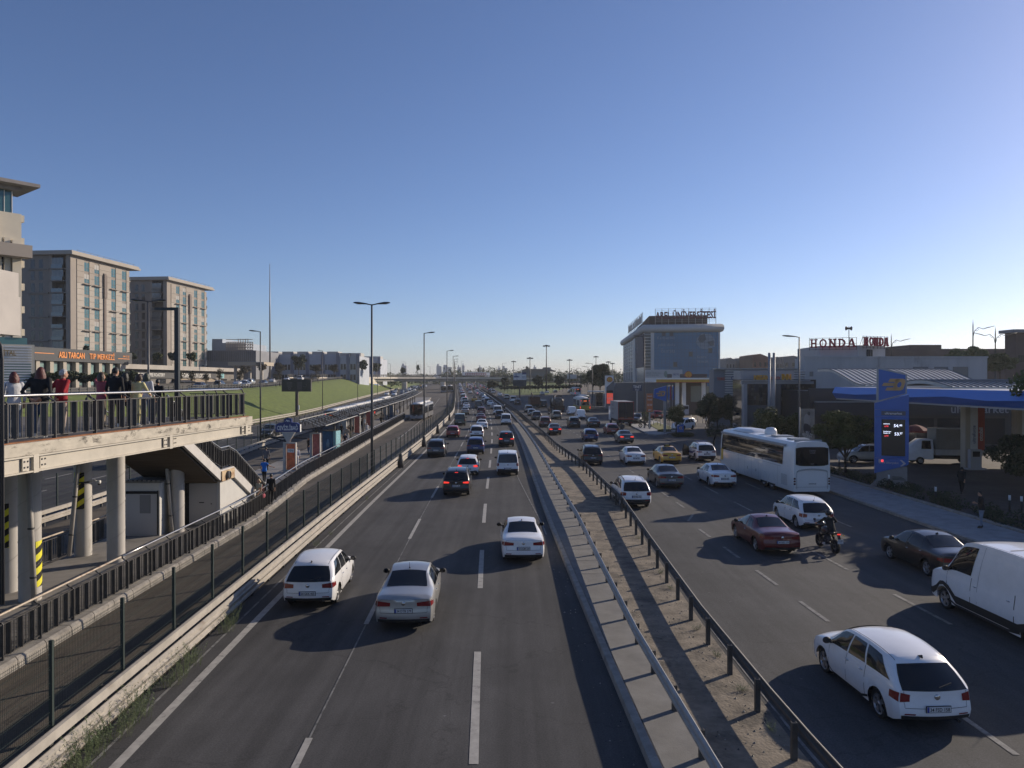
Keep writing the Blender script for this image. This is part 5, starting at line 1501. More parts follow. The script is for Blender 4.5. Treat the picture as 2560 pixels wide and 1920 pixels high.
for(txt,o_,dd,nn,s0,L_,zz,lab)in(('AREL ÜNİVERSİTESİ',c0,dr,nr,LR*.145,LR*.80,zg1+4.3,'AREL ÜNİVERSİTESİ roof sign with dark letters facing the camera'),('İSTANBUL AREL ÜNİVERSİTESİ',c2,dl,nl,LL*.35,LL*.60,zg1+3.6,'narrow roof sign seen almost edge on along the road side')):
 t2=thing('roof_sign',lab,'sign')
 q=o_+dd*s0+nn*.3
 mb=MB();mb.text(txt,q+Vector((0,0,zz)),dd,(0,0,1),2.1,L_,0,.12,bold=.035);vx=max((Vector(v)-q).dot(dd)for v in mb.v);mb.v=[tuple(Vector(v)+dd*((Vector(v)-q).dot(dd)*(L_/vx-1)))for v in mb.v];mb.build('letters',MAR if nn is nr else M('letters_pale',(0.5,.45,.4),.6),t2)
 mb=MB()
 for k in range(9):z=zz-.9+k*.5;mb.beam(q-nn*.15+Vector((0,0,z)),q+dd*L_-nn*.15+Vector((0,0,z)),.06,.06)
 for k in range(10):
  a=q+dd*(L_*k/9)-nn*.2;mb.beam(a+Vector((0,0,zg1+2.2-zz+zz)),a+Vector((0,0,zz+3.2)),.12,.12)
 mb.build('frame',STEEL,t2)
p=atY(1752,770,UY+10);t=thing('antenna','thin antenna rod on the university roof','antenna',(p.x,UY+10,zg1+5.5));mb=MB();mb.tube([(0,0,0),(0,0,p.z-zg1-5.5)],.06,5);mb.build('rod',DARK,t);mb=MB();mb.box(-.4,.4,-.1,.1,1.0,1.2);mb.build('crossbar',DARK,t)
t=thing('advert_hoarding','white hoarding with leaf picture at the foot of the university building','hoarding')
Y=205.0
mb=MB();mb.box(rx(1613,Y),rx(1706,Y),Y,Y+.4,rz_(954,Y),rz_(924,Y));mb.build('panel',M('hoarding_white',(0.42,0.44,0.45),.6),t)
mb=MB();mb.text('MESLEK YÜKSEKOKULU',(rx(1616,Y),Y-.03,rz_(935,Y)),(1,0,0),(0,0,1),.5,4.2);mb.text('KAYIT BAŞLADI',(rx(1616,Y),Y-.03,rz_(940,Y)),(1,0,0),(0,0,1),.4,3.4);mb.ell((rx(1672,Y),Y-.05,rz_(939,Y)),(1.2,.04,.5),8,6,1);mb.ell((rx(1664,Y),Y-.05,rz_(935,Y)),(.5,.04,.9),8,6,1);mb.build('print',[M('hoarding_text',(0.2,.25,.25),.6),M('leaf_print',(0.16,0.24,0.22),.6)],t)
# ---- lower station with shell emblem
SYL=150.0
t=thing('fuel_station','fuel station with white and yellow canopy edge and scallop shell emblem','fuel station')
zc0,zc1=rz_(955,SYL),rz_(944.5,SYL)
mb=MB();mb.box(rx(1641,SYL),rx(1784,SYL),SYL,SYL+14,zc0,zc1);mb.build('canopy',WHITE,t)
mb=MB();mb.box(rx(1640.5,SYL),rx(1784.5,SYL),SYL-.1,SYL-.003,zc0-.02,zc0+.52,0);mb.box(rx(1640.5,SYL),rx(1784.5,SYL),SYL-.1,SYL-.003,zc0-.12,zc0-.022,1);mb.build('canopy_stripe',[M('shell_yellow',(0.55,0.33,0.04),.5),MATS['banner_red']],t)
for u in(1695,1712,1762):
 mb=MB();mb.box(rx(u,SYL),rx(u,SYL)+.7,SYL+2,SYL+2.7,.5,zc0-.13);mb.build('post',WHITE,t)
for u in(1698,1716):
 mb=MB();mb.box(rx(u,SYL)-.4,rx(u,SYL)+.7,SYL+.8,SYL+1.6,.5,2.4);mb.box(rx(u,SYL)-.3,rx(u,SYL)+.6,SYL+.78,SYL+.797,1.6,2.2,1);mb.build('fuel_pump',[MATS['pump_body'],GL_D],t)
mb=MB();mb.box(rx(1725,SYL),rx(1800,SYL),SYL+10,SYL+22,.3,rz_(934,SYL));mb.build('shop_wall',M('shop_brown',(0.075,0.06,0.055),.7),t)
mb=MB();mb.box(rx(1727,SYL+9.9),rx(1785,SYL+9.9),SYL+9.9,SYL+9.997,2.8,6.2);mb.build('shop_glass',M('shop_glass_pale',(0.14,0.18,0.18),.15),t)
def scallop(mb,c,r,m0=0,m1=1):
 c=Vector(c)
 out=[];N=14
 for k in range(N+1):
  a=-.45+(PI+.9)*k/N;rr=r*(1+.05*(k%2));out.append(c+Vector((rr*math.cos(a),0,rr*math.sin(a))))
 out+=[c+Vector((-r*.35,0,-r*.78)),c+Vector((r*.35,0,-r*.78))]
 mb.prism([tuple(p_)for p_ in out],(0,-.18,0),m0)
 inn=[c+(p_-c)*.84+Vector((0,-.20,0))for p_ in out];mb.prism([tuple(p_)for p_ in inn],(0,-.02,0),m1)
 for k in range(7):
  a=.1+(PI-.2)*k/6;mb.beam(c+Vector((r*.1*math.cos(a),-.235,-r*.6)),c+Vector((r*.74*math.cos(a),-.235,r*.74*math.sin(a))),r*.06,.02,m0)
SHR=M('shell_red',(0.40,0.05,0.02),.5);SHY=M('shell_gold',(0.62,0.38,0.05),.5)
mb=MB();scallop(mb,(rx(1722,SYL),SYL+.5,rz_(937,SYL)),.72);mb.build('scallop_emblem',[SHR,SHY],t)
mb=MB();mb.box(rx(1681,SYL),rx(1700,SYL),SYL+.2,SYL+.4,zc1,rz_(932,SYL));mb.text('100.YIL',(rx(1690.5,SYL),SYL+.18,rz_(936,SYL)),(1,0,0),(0,0,1),.4,1.3,1,center=True);mb.build('roof_board',[MATS['hoarding_white'],NAVY],t)
TYY=160.0
t=thing('emblem_totem','tall white sign pylon with scallop shell emblem over a red UTTS panel','sign')
mb=MB();mb.prism([(rx(1513,TYY),TYY,rz_(939,TYY)),(rx(1513,TYY),TYY,rz_(1018,TYY)),(rx(1515,TYY),TYY,rz_(1018,TYY)),(rx(1516,TYY),TYY,rz_(968,TYY)),(rx(1534,TYY),TYY,rz_(952,TYY)),(rx(1534,TYY),TYY,rz_(939,TYY))],(0,.5,0));mb.build('white_panel',WHITE,t)
mb=MB();mb.prism([(rx(1513.2,TYY),TYY-.01,rz_(1022,TYY)),(rx(1535,TYY),TYY-.01,rz_(1022,TYY)),(rx(1535,TYY),TYY-.01,rz_(951,TYY)),(rx(1516.2,TYY),TYY-.01,rz_(968,TYY))],(0,.4,0));mb.build('grey_panel',M('totem_grey',(0.15,0.155,0.165),.6),t)
mb=MB();scallop(mb,(rx(1524,TYY),TYY-.02,rz_(949.5,TYY)),.62);mb.build('scallop_emblem',[SHR,SHY],t)
mb=MB();mb.box(rx(1517,TYY),rx(1532,TYY),TYY-.2,TYY-.012,rz_(1009,TYY),rz_(983,TYY));mb.text('UTTS',(rx(1524.5,TYY),TYY-.21,rz_(996,TYY)),(1,0,0),(0,0,1),.38,1.0,1,center=True);mb.build('red_panel',[M('utts_red',(0.80,0.10,0.06),.5,emit=((1,.12,.07),.35)),WHITE],t)
mb=MB();mb.box(rx(1517,TYY),rx(1532,TYY),TYY-.2,TYY-.012,rz_(982.5,TYY),rz_(976,TYY));mb.build('price_board',BLACK,t)
t=thing('parking_block','long plain grey concrete block behind the box truck','building')
Y=178.0
mb=MB();mb.prism([(rx(1535,Y),Y,0),(rx(1535,Y),Y,rz_(968,Y)),(rx(1541,Y),Y,rz_(957,Y)),(rx(1700,Y),Y,rz_(955,Y)),(rx(1700,Y),Y,0)],(0,12,0));mb.build('wall',M('block_grey',(0.12,0.125,0.13),.8,nz=(.2,.15),world=True),t)
t=thing('bus_shelter','white roofed bus shelter left of the scallop emblem pylon','bus shelter')
Y=190.0
mb=MB();mb.box(rx(1472,Y),rx(1511,Y),Y,Y+3,rz_(980,Y),rz_(977,Y));mb.build('roof',WHITE,t)
for u in(1474,1490,1508):
 mb=MB();mb.box(rx(u,Y),rx(u,Y)+.15,Y+1,Y+1.15,float(gz(Y)),rz_(980,Y)-.003);mb.build('post',STEEL,t)
mb=MB();mb.box(rx(1490,Y),rx(1511,Y),Y+2.8,Y+2.9,float(gz(Y))+.4,rz_(980,Y)-.3);mb.build('glass_back',GL_D,t)
def boardsign(name,label,u0,u1,v0,v1,Y,mat,texts=(),post=True,tm=None,mats=None,zfoot=None):
 t=thing(name,label,'sign')
 mb=MB();mb.box(rx(u0,Y),rx(u1,Y),Y,Y+.3,rz_(v1,Y),rz_(v0,Y));bo=mb.build('board',mat,t)
 if texts:
  mb=MB()
  for(s_,f,v,h,wm,m)in texts:mb.text(s_,(rx(u0,Y)+(rx(u1,Y)-rx(u0,Y))*f,Y-.02,rz_(v,Y)),(1,0,0),(0,0,1),h,wm,m,center=True)
  mb.build('lettering',mats or WHITE,bo)
 if post:
  u=(u0+u1)/2;z0_=float(gz(Y))if zfoot is None else zfoot
  mb=MB();mb.box(rx(u,Y)-.12,rx(u,Y)+.12,Y+.05,Y+.25,z0_,rz_(v1,Y)-.003);mb.build('post',STEEL,t)
 return t
boardsign('company_sign','navy TENET board on a pole behind the box truck',1581,1605,963,977.5,140,M('tenet_navy',(0.03,0.045,0.085),.5),(('TENET',.5,967,.5,1.5,0),('bilişim',.5,974.5,.2,1.4,0)))
boardsign('orange_price_sign','orange price board with pale bands left of the blue angled sign',1617,1632,984,1030,112,M('orange_board',(0.52,0.17,0.06),.5,nz=(1.5,.2)),(('motorin',.5,990,.22,.7,0),('54.40',.5,999,.28,.7,0),('53.30',.5,1012,.28,.7,0),('gaz',.5,1024,.25,.6,0)))
t=thing('blue_sign','angled blue sign with tan speed logo above flag poles','sign')
Y=103.0
mb=MB();mb.prism([(rx(1635,Y),Y,rz_(994,Y)),(rx(1666,Y),Y,rz_(1004,Y)),(rx(1666,Y),Y,rz_(964.5,Y)),(rx(1636,Y),Y,rz_(973,Y))],(0,.4,0));mb.build('board',BLUE,t)
mb=MB();speed_logo(mb,(rx(1653,Y),Y-.01,rz_(984,Y)),(1,0,0),.75);mb.build('logo',ORNG,t)
mb=MB();mb.box(rx(1660,Y),rx(1666,Y),Y+.05,Y+.35,0,rz_(1004,Y)+.3);mb.build('post',SILV,t)
for i,(u,mt,lab)in enumerate(((1670,'flag_blue','furled blue flag nearest the angled blue sign'),(1674.5,'flag_red','furled red and white flag on a pole between blue flags'),(1681,'flag_blue','furled blue flag on the rightmost flag pole'))):
 Yf=103.5+i*.4
 t=thing('flag_pole',lab,'flag',(rx(u,Yf),Yf,.1))
 mb=MB();mb.tube([(0,0,0),(0,0,rz_(962,Yf)-.1)],.04,6);mb.build('pole',STEEL,t)
 mb=MB();zt_f=rz_(965,Yf)-.15;P=[]
 for k in range(7):
  f=k/6;P.append([(0.03+.12*q*(1+.2*math.sin(k*2))-.03,.05*math.sin(q*4+k),zt_f-1.9*f)for q in(0,.5,1,1.5)])
 mb.grid(P);mb.build('cloth',M(mt,(0.04,.13,.42)if 'blue' in mt else(.45,.04,.05),.8),t)
t=thing('arrow_sign','low blue entrance sign with yellow double arrow','sign')
Y=99.0
mb=MB();mb.prism([(rx(1694,Y),Y,.2),(rx(1709.5,Y),Y,.2),(rx(1709.5,Y),Y,rz_(1060,Y)),(rx(1694,Y),Y,rz_(1065,Y))],(0,.3,0));mb.build('board',BLUE,t)
mb=MB()
for o_ in(0,4):
 mb.prism([(rx(1698+o_,Y),Y-.02,rz_(1070,Y)),(rx(1701+o_,Y),Y-.02,rz_(1066,Y)),(rx(1702.2+o_,Y),Y-.02,rz_(1066,Y)),(rx(1699.4+o_,Y),Y-.02,rz_(1070,Y)),(rx(1702.2+o_,Y),Y-.02,rz_(1074,Y)),(rx(1701+o_,Y),Y-.02,rz_(1074,Y))],(0,.015,0))
mb.build('arrows',SHY,t)
t=thing('banner_poster','tall poster banner with a posing figure behind the coach','poster')
Y=73.0
mb=MB();mb.box(rx(2002,Y),rx(2037,Y),Y,Y+.08,rz_(1098,Y),rz_(1022,Y));mb.build('sheet',M('poster_beige',(0.27,0.25,0.22),.7,nz=(1.2,.3)),t)
mb=MB();mb.ell((rx(2018,Y),Y-.03,rz_(1050,Y)),(.36,.03,.6),10,8,1);mb.ell((rx(2022,Y),Y-.03,rz_(1034,Y)),(.15,.03,.2),10,8,0);mb.ell((rx(2016,Y),Y-.035,rz_(1070,Y)),(.3,.03,.55),10,8,0);mb.ell((rx(2024,Y),Y-.034,rz_(1076,Y)),(.2,.03,.5),10,8,0)
for i,s_ in enumerate(('BU','BUGÜN','YARIN','HEP')):mb.text(s_,(rx(2018,Y),Y-.08,rz_(1080+5.5*i,Y)),(1,0,0),(0,0,1),.2,1.1,2,center=True)
mb.build('print',[M('figure_dark',(0.06,.055,.06),.7),M('figure_light',(0.36,.33,.3),.7),WHITE],t)
mb=MB();mb.tube([(rx(2000,Y),Y+.1,0),(rx(2000,Y),Y+.1,rz_(1018,Y))],.06,6);mb.build('pole',STEEL,t)
p=Vector((rx(2290,72),72,.06))
t=thing('parasol','dark red parasol beside the tarpaulin truck','parasol',p)
mb=MB();mb.tube([(0,0,0),(0,0,3.1)],.035,6);mb.lathe([(.3,0),(.3,.08),(.06,.1)],10);mb.build('pole',STEEL,t)
mb=MB();mb.lathe([(0.02,3.15),(.6,2.98),(1.35,2.6),(1.36,2.42)],8,sm=False);mb.build('cover',M('parasol_red',(0.16,0.025,0.03),.8),t)
for i,(x,y)in enumerate(((26.0,51.0),(25.9,45.2),(27.2,61.5),(28.6,41.5),(28.2,41.9))):
 t=thing('bollard','dark bollard with white reflective band in the planting beside the pavement','bollard',(x,y,.06),0,'bollards along the planting strip')
 mb=MB();mb.tube([(0,0,0),(0,0,.98)],.06,8);mb.tube([(0,0,.98),(0,0,1.0)],.062,8);mb.build('post',DARK,t)
 mb=MB();mb.tube([(0,0,.66),(0,0,.95)],.064,8);mb.build('band',M('reflector_white',(.7,.7,.7),.4),t)
for i,(u,v)in enumerate(((1634,1064),(1652,1066),(1728,1052),(1744,1054),(1757,1057),(1644,1063))):
 p=at(u,v,.1)
 t=thing('bollard','slim grey bollard at the station entrance','bollard',p,0,'bollards at the station entrance')
 mb=MB();mb.tube([(0,0,-.1),(0,0,1.0)],.06,8);mb.lathe([(.09,1.0),(.09,1.06),(0,1.1)],8);mb.build('post',STEEL,t)
for i,(u,v,d,lab)in enumerate(((2432,805,((1,0),),'ornate lamp post with one scrolled arm, left of its twin armed neighbour'),(2488,822,((-1,0),(1,0)),'ornate lamp post with two scrolled arms against the sky'),(2228,838,((1,0),),'ornate lamp post half hidden behind the right roof sign'))):
 Y=122.0 if i<2 else 140
 t=thing('ornate_lamp',lab,'street lamp',(rx(u,Y),Y,0))
 zt_o=rz_(v,Y)
 mb=MB();mb.tube([(0,0,0),(0,0,zt_o*.72)],[.2,.14],8);mb.tube([(0,0,zt_o*.72),(0,0,zt_o-.6),(0,0,zt_o+.4)],[.10,.08,.01],8);mb.lathe([(.14,zt_o*.72-.1),(.24,zt_o*.72),(.14,zt_o*.72+.12)],8);mb.build('pole',LAMP,t)
 for dd in d:
  s=dd[0];mb=MB();z=zt_o-1.0
  mb.tube([(0,0,z-1.6),(s*.25,0,z-.5),(s*.9,0,z+.1),(s*1.7,0,z-.15),(s*2.3,0,z+.05),(s*3.6,0,z+.35)],[.05,.05,.05,.05,.07,.04],6)
  mb.tube([(s*.3,0,z-.3),(s*.6,0,z-.5),(s*.95,0,z-.2),(s*.7,0,z)],.03,5);mb.build('scroll_arm',LAMP,t)
t=thing('road_sign_board','large white direction sign board on a dark post in front of the lawn','road sign')
Y=262.0
mb=MB();mb.box(rx(1283.5,Y),rx(1305,Y),Y,Y+.4,rz_(950,Y),rz_(932.5,Y));mb.build('white_panel',WHITE,t)
mb=MB();mb.box(rx(1305.3,Y),rx(1315.5,Y),Y,Y+.4,rz_(950,Y),rz_(931,Y));mb.box(rx(1305.3,Y),rx(1315.5,Y),Y-.05,Y-.002,rz_(936,Y),rz_(931,Y),1);mb.lathe([(.32,-.02),(.4,-.02)],10,axis='y',c=(rx(1308,Y),Y-.02,rz_(943,Y)),m=1);mb.lathe([(.32,-.02),(.4,-.02)],10,axis='y',c=(rx(1312,Y),Y-.02,rz_(943,Y)),m=1);mb.build('map_panel',[WHITE,NAVY],t)
mb=MB()
for i,(s_,v)in enumerate((('TOPKAPI',934.5),('TEM',938),('EDİRNE',942))):
 mb.text(s_,(rx(1285,Y),Y-.02,rz_(v+1.2,Y)),(1,0,0),(0,0,1),.4,2.2,0)
mb.box(rx(1285,Y),rx(1296,Y),Y-.03,Y-.005,rz_(943.6,Y),rz_(940.2,Y));mb.prism([(rx(1292,Y),Y-.02,rz_(948.5,Y)),(rx(1294.5,Y),Y-.02,rz_(948.5,Y)),(rx(1291,Y),Y-.02,rz_(945,Y))],(0,.01,0));mb.build('sign_text',NAVY,t)
mb=MB();mb.box(rx(1282.5,Y),rx(1316,Y),Y+.1,Y+.5,rz_(965,Y),rz_(950.3,Y));mb.build('lower_billboard',M('board_dark',(.035,.045,.05),.5,nz=(.5,.5)),t)
mb=MB();mb.box(rx(1297.5,Y),rx(1301,Y),Y+.1,Y+.6,float(gz(Y)),rz_(965,Y)-.003);mb.build('post',STEEL_D,t)
t=thing('sign_gantry','pale direction sign on a gantry beyond the coach on the far branch road','road sign')
Y=380.0
mb=MB();mb.box(rx(1418,Y),rx(1442,Y),Y,Y+.3,rz_(947,Y),rz_(936,Y));mb.build('panel',M('sign_pale',(.42,.44,.44),.6),t)
mb=MB();mb.box(rx(1414,Y),rx(1470,Y),Y+.4,Y+.8,rz_(941,Y),rz_(939,Y));mb.box(rx(1466,Y),rx(1468,Y),Y+.4,Y+.8,3,rz_(939,Y));mb.box(rx(1414,Y),rx(1415.5,Y),Y+.4,Y+.8,3,rz_(939,Y));mb.build('gantry_frame',STEEL_D,t)
t=thing('modern_pavilion','low dark modern building among trees behind the lawn','building')
Y=520.0
mb=MB();mb.box(rx(1305,Y),rx(1375,Y),Y,Y+30,2,rz_(925,Y));mb.build('wall',M('pavilion_blue',(.10,.13,.16),.5),t)
mb=MB();mb.prism([(rx(1303,Y),Y-4,rz_(925,Y)+.01),(rx(1390,Y),Y-4,rz_(928,Y)),(rx(1375,Y),Y-4,rz_(922.5,Y)),(rx(1312,Y),Y-4,rz_(922.5,Y))],(0,36,0));mb.box(rx(1359,Y),rx(1378,Y),Y+5,Y+8,rz_(922,Y),rz_(918,Y));mb.build('roof',M('pavilion_roof',(.09,.10,.11),.6),t)
#  vehicles
def PAINT(name,col,metal=0.0,rough=.32):
 return M('paint_'+name,col,rough,metal,nz=(2.5,.05),coat=.6)
PT={'white':PAINT('white',(.80,.80,.80)),'pearl':PAINT('pearl',(.66,.65,.62)),'silver':PAINT('silver',(.42,.42,.41),.55),'grey':PAINT('grey',(.075,.078,.085),.4),'black':PAINT('black',(.010,.010,.011)),'blue':PAINT('blue',(.012,.03,.14),.2),'navy':PAINT('navy',(.012,.018,.045),.2),'red':PAINT('red',(.26,.012,.016)),'maroon':PAINT('maroon',(.12,.010,.014),.2),'brown':PAINT('brown',(.16,.045,.03),.3),'yellow':PAINT('yellow',(.62,.34,.02)),'beige':PAINT('beige',(.33,.28,.22),.4),'green':PAINT('green',(.035,.05,.032),.1),'lightgrey':PAINT('light_grey',(.24,.25,.26),.5)}
CW={'pearl':'off white','lightgrey':'light grey','navy':'dark blue','brown':'rust red'}
GLS=M('car_glass',(.010,.012,.014),.04,spec=.6)
TYRE=M('tyre',(.015,.015,.015),.85)
RIM=M('rim_alloy',(.36,.36,.37),.35,metal=.7)
TAIL=M('taillight_red',(.20,.008,.012),.2,coat=.5)
TAILON=M('taillight_lit',(.6,.03,.03),.3,emit=((1,.05,.03),1.1))
HEADL=M('headlight',(.5,.5,.52),.15)
TRIM=M('plastic_trim',(.018,.018,.019),.6)
PLATE=M('plate_white',(.62,.62,.62),.5)
PBLUE=M('plate_blue',(.02,.05,.3),.5)
CHROME=M('chrome',(.55,.55,.55),.2,metal=.9)
def mono(ts,ys):
 0
 ys=np.asarray(ys,float);n=len(ys)
 d=np.diff(ys);m=np.zeros(n)
 for i in range(1,n-1):
  m[i]=0 if d[i-1]*d[i]<=0 else 2*d[i-1]*d[i]/(d[i-1]+d[i])
 m[0]=d[0];m[-1]=d[-1]
 def f(t):
  t=min(max(t,0),n-1-1e-9);i=int(t);u=t-i
  return((1+2*u)*(1-u)**2)*ys[i]+u*(1-u)**2*m[i]+u*u*(3-2*u)*ys[i+1]+u*u*(u-1)*m[i+1]
 return f
SPEC={'hatchback':dict(yl=[0,.14,.75,1.45,2.05,2.60,3.05,3.45,3.85,4.05],zb=[.91,.95,.97,.95,.93,.91,.90,.85,.72,.55],w=[.79,.855,.88,.88,.88,.88,.87,.85,.80,.66],yt=[.50,.62,1.0,1.5,2.0,2.40,3.12,3.5,3.86,4.04],zt=[1.33,1.38,1.44,1.47,1.46,1.41,.97,.90,.76,.58],wr=[.59,.60,.61,.62,.62,.59,.70,.70,.66,.56],wy=(.72,3.28),rw=.315),'sedan':dict(yl=[0,.15,.80,1.40,2.35,2.95,3.5,3.95,4.35,4.6],zb=[.97,.99,.97,.95,.93,.92,.90,.85,.74,.56],w=[.81,.87,.895,.90,.90,.90,.88,.86,.80,.66],yt=[.06,.18,.82,1.60,2.2,2.72,3.55,3.98,4.36,4.58],zt=[1.01,1.05,1.09,1.41,1.46,1.41,.97,.90,.78,.6],wr=[.62,.66,.68,.57,.59,.57,.70,.70,.66,.56],wy=(.98,3.66),rw=.32),'coupe':dict(yl=[0,.15,.95,1.50,2.3,2.85,3.4,3.9,4.3,4.5],zb=[.90,.93,.92,.90,.88,.87,.86,.81,.70,.54],w=[.79,.85,.875,.88,.88,.87,.86,.84,.78,.64],yt=[.06,.18,.92,1.68,2.15,2.55,3.45,3.93,4.31,4.48],zt=[.94,.98,1.02,1.33,1.38,1.33,.92,.86,.74,.57],wr=[.62,.65,.66,.54,.56,.54,.68,.68,.64,.54],wy=(.92,3.62),rw=.325),'suv':dict(yl=[0,.14,.75,1.5,2.15,2.75,3.25,3.7,4.2,4.42],zb=[1.03,1.06,1.07,1.05,1.03,1.02,1.02,.98,.86,.66],w=[.83,.895,.915,.92,.92,.92,.91,.89,.83,.70],yt=[.42,.54,.95,1.55,2.05,2.5,3.30,3.75,4.2,4.40],zt=[1.52,1.57,1.63,1.66,1.65,1.59,1.09,1.03,.90,.70],wr=[.65,.66,.67,.67,.66,.63,.74,.74,.70,.60],wy=(.80,3.46),rw=.355),'van':dict(yl=[0,.10,.6,1.5,2.25,2.95,3.45,3.8,4.2,4.4],zb=[1.02,1.03,1.05,1.05,1.03,1.02,1.00,.97,.85,.62],w=[.83,.87,.88,.88,.88,.88,.87,.85,.80,.68],yt=[.13,.22,.65,1.5,2.1,2.70,3.50,3.85,4.2,4.38],zt=[1.72,1.77,1.80,1.82,1.81,1.74,1.10,1.03,.89,.66],wr=[.68,.70,.72,.72,.72,.68,.72,.72,.70,.58],wy=(.72,3.42),rw=.315),'bigvan':dict(yl=[0,.10,.7,1.8,2.8,3.55,4.15,4.5,4.85,5.0],zb=[1.10,1.11,1.13,1.13,1.12,1.12,1.10,1.07,.95,.70],w=[.91,.945,.955,.955,.955,.955,.94,.92,.87,.74],yt=[.12,.22,.75,1.8,2.6,3.25,4.20,4.55,4.86,4.98],zt=[1.86,1.91,1.94,1.96,1.95,1.88,1.20,1.13,.99,.74],wr=[.76,.78,.80,.80,.80,.76,.80,.80,.76,.64],wy=(.95,4.0),rw=.345),'panelvan':dict(yl=[0,.10,.8,2.2,3.6,4.45,5.0,5.35,5.75,5.98],zb=[1.30,1.31,1.33,1.33,1.32,1.31,1.27,1.22,1.08,.74],w=[.92,.99,1.02,1.02,1.02,1.02,1.0,.98,.92,.78],yt=[.10,.20,.85,2.2,3.2,4.0,5.02,5.40,5.76,5.96],zt=[2.42,2.47,2.50,2.52,2.50,2.38,1.38,1.27,1.10,.78],wr=[.86,.88,.90,.90,.90,.84,.84,.84,.80,.66],wy=(1.05,4.98),rw=.35)}
def build_fns(sp):
 g={k:mono(None,sp[k])for k in('yl','zb','w','yt','zt','wr')}
 n=len(sp['yl']);N=n-1;rw=sp['rw']
 bow=mono(None,[-.10,-.10,-.05,0,0,.06,.12,.12,.12,.12][:n])
 st=np.linspace(0,N,500);yy=np.array([g['yl'](s)for s in st])
 s_of=lambda y:float(np.interp(y,yy,st))
 def sill(y):
  z=.21 if sp['zt'][3]<1.5 else .27
  z=z+.10*max(0,1-y/.35)**2+.03*max(0,1-(yy[-1]-y)/.4)
  for yw in sp['wy']:
   d=abs(y-yw);ra=rw+.055
   if d<ra:z=max(z,rw+math.sqrt(ra*ra-d*d))
  return z
 def side(s,h,sg=1,off=0.0):
  y0,zb=g['yl'](s),g['zb'](s);w0=g['w'](s)
  ff=lambda zn:1-.055*abs(zn-.52)**2.2/(.5**2.2)-.012*(abs(zn-.62)<.04)
  if h<=1:
   zs=min(sill(y0),zb-.06);z=zs+(zb-zs)*h
   zn=(z-.2)/(zb-.2)
   b=.05*max(0,1-y0/.3)*math.exp(-((z-.48)/.16)**2)
   return Vector((sg*(w0*ff(zn)+off),y0-b,z))
  t=h-1
  x=w0*ff(1.0)*(1-t)+g['wr'](s)*t+.03*math.sin(PI*t)
  return Vector((sg*(x+off*(1-.3*t)),y0*(1-t)+g['yt'](s)*t,zb*(1-t)+g['zt'](s)*t+off*.3*t))
 def top(s,c,off=0.0):
  wr=g['wr'](s);k=1-c*c
  return Vector((wr*c,g['yt'](s)+bow(s)*k,g['zt'](s)+(.045 if wr<.75 else .03)*k+off))
 def rear(h,c,off=0.0):
  p=side(0,h);k=1-c*c
  return Vector((p.x*c,p.y-.10*k-off,p.z+max(0,h-1)*(.045 if g['wr'](0)<.75 else .03)*k))
 def front(h,c,off=0.0):
  p=side(N,h);k=1-c*c
  return Vector((p.x*c,p.y+.12*k+off,p.z+max(0,h-1)*(.045 if g['wr'](N)<.75 else .03)*k))
 return g,N,s_of,side,top,rear,front
def patch(mb,fn,q,na,nb,m=0,flip=False,off=.006,sg=None):
 0
 P=[]
 for i in range(na+1):
  u=i/na;row=[]
  for j in range(nb+1):
   v=j/nb
   a=(q[0][0]*(1-u)+q[1][0]*u)*(1-v)+(q[3][0]*(1-u)+q[2][0]*u)*v
   b=(q[0][1]*(1-u)+q[1][1]*u)*(1-v)+(q[3][1]*(1-u)+q[2][1]*u)*v
   row.append(fn(a,b,sg,off)if sg is not None else fn(a,b,off))
  P.append(row)
 mb.grid(P,m,True,flip)
_cars={}
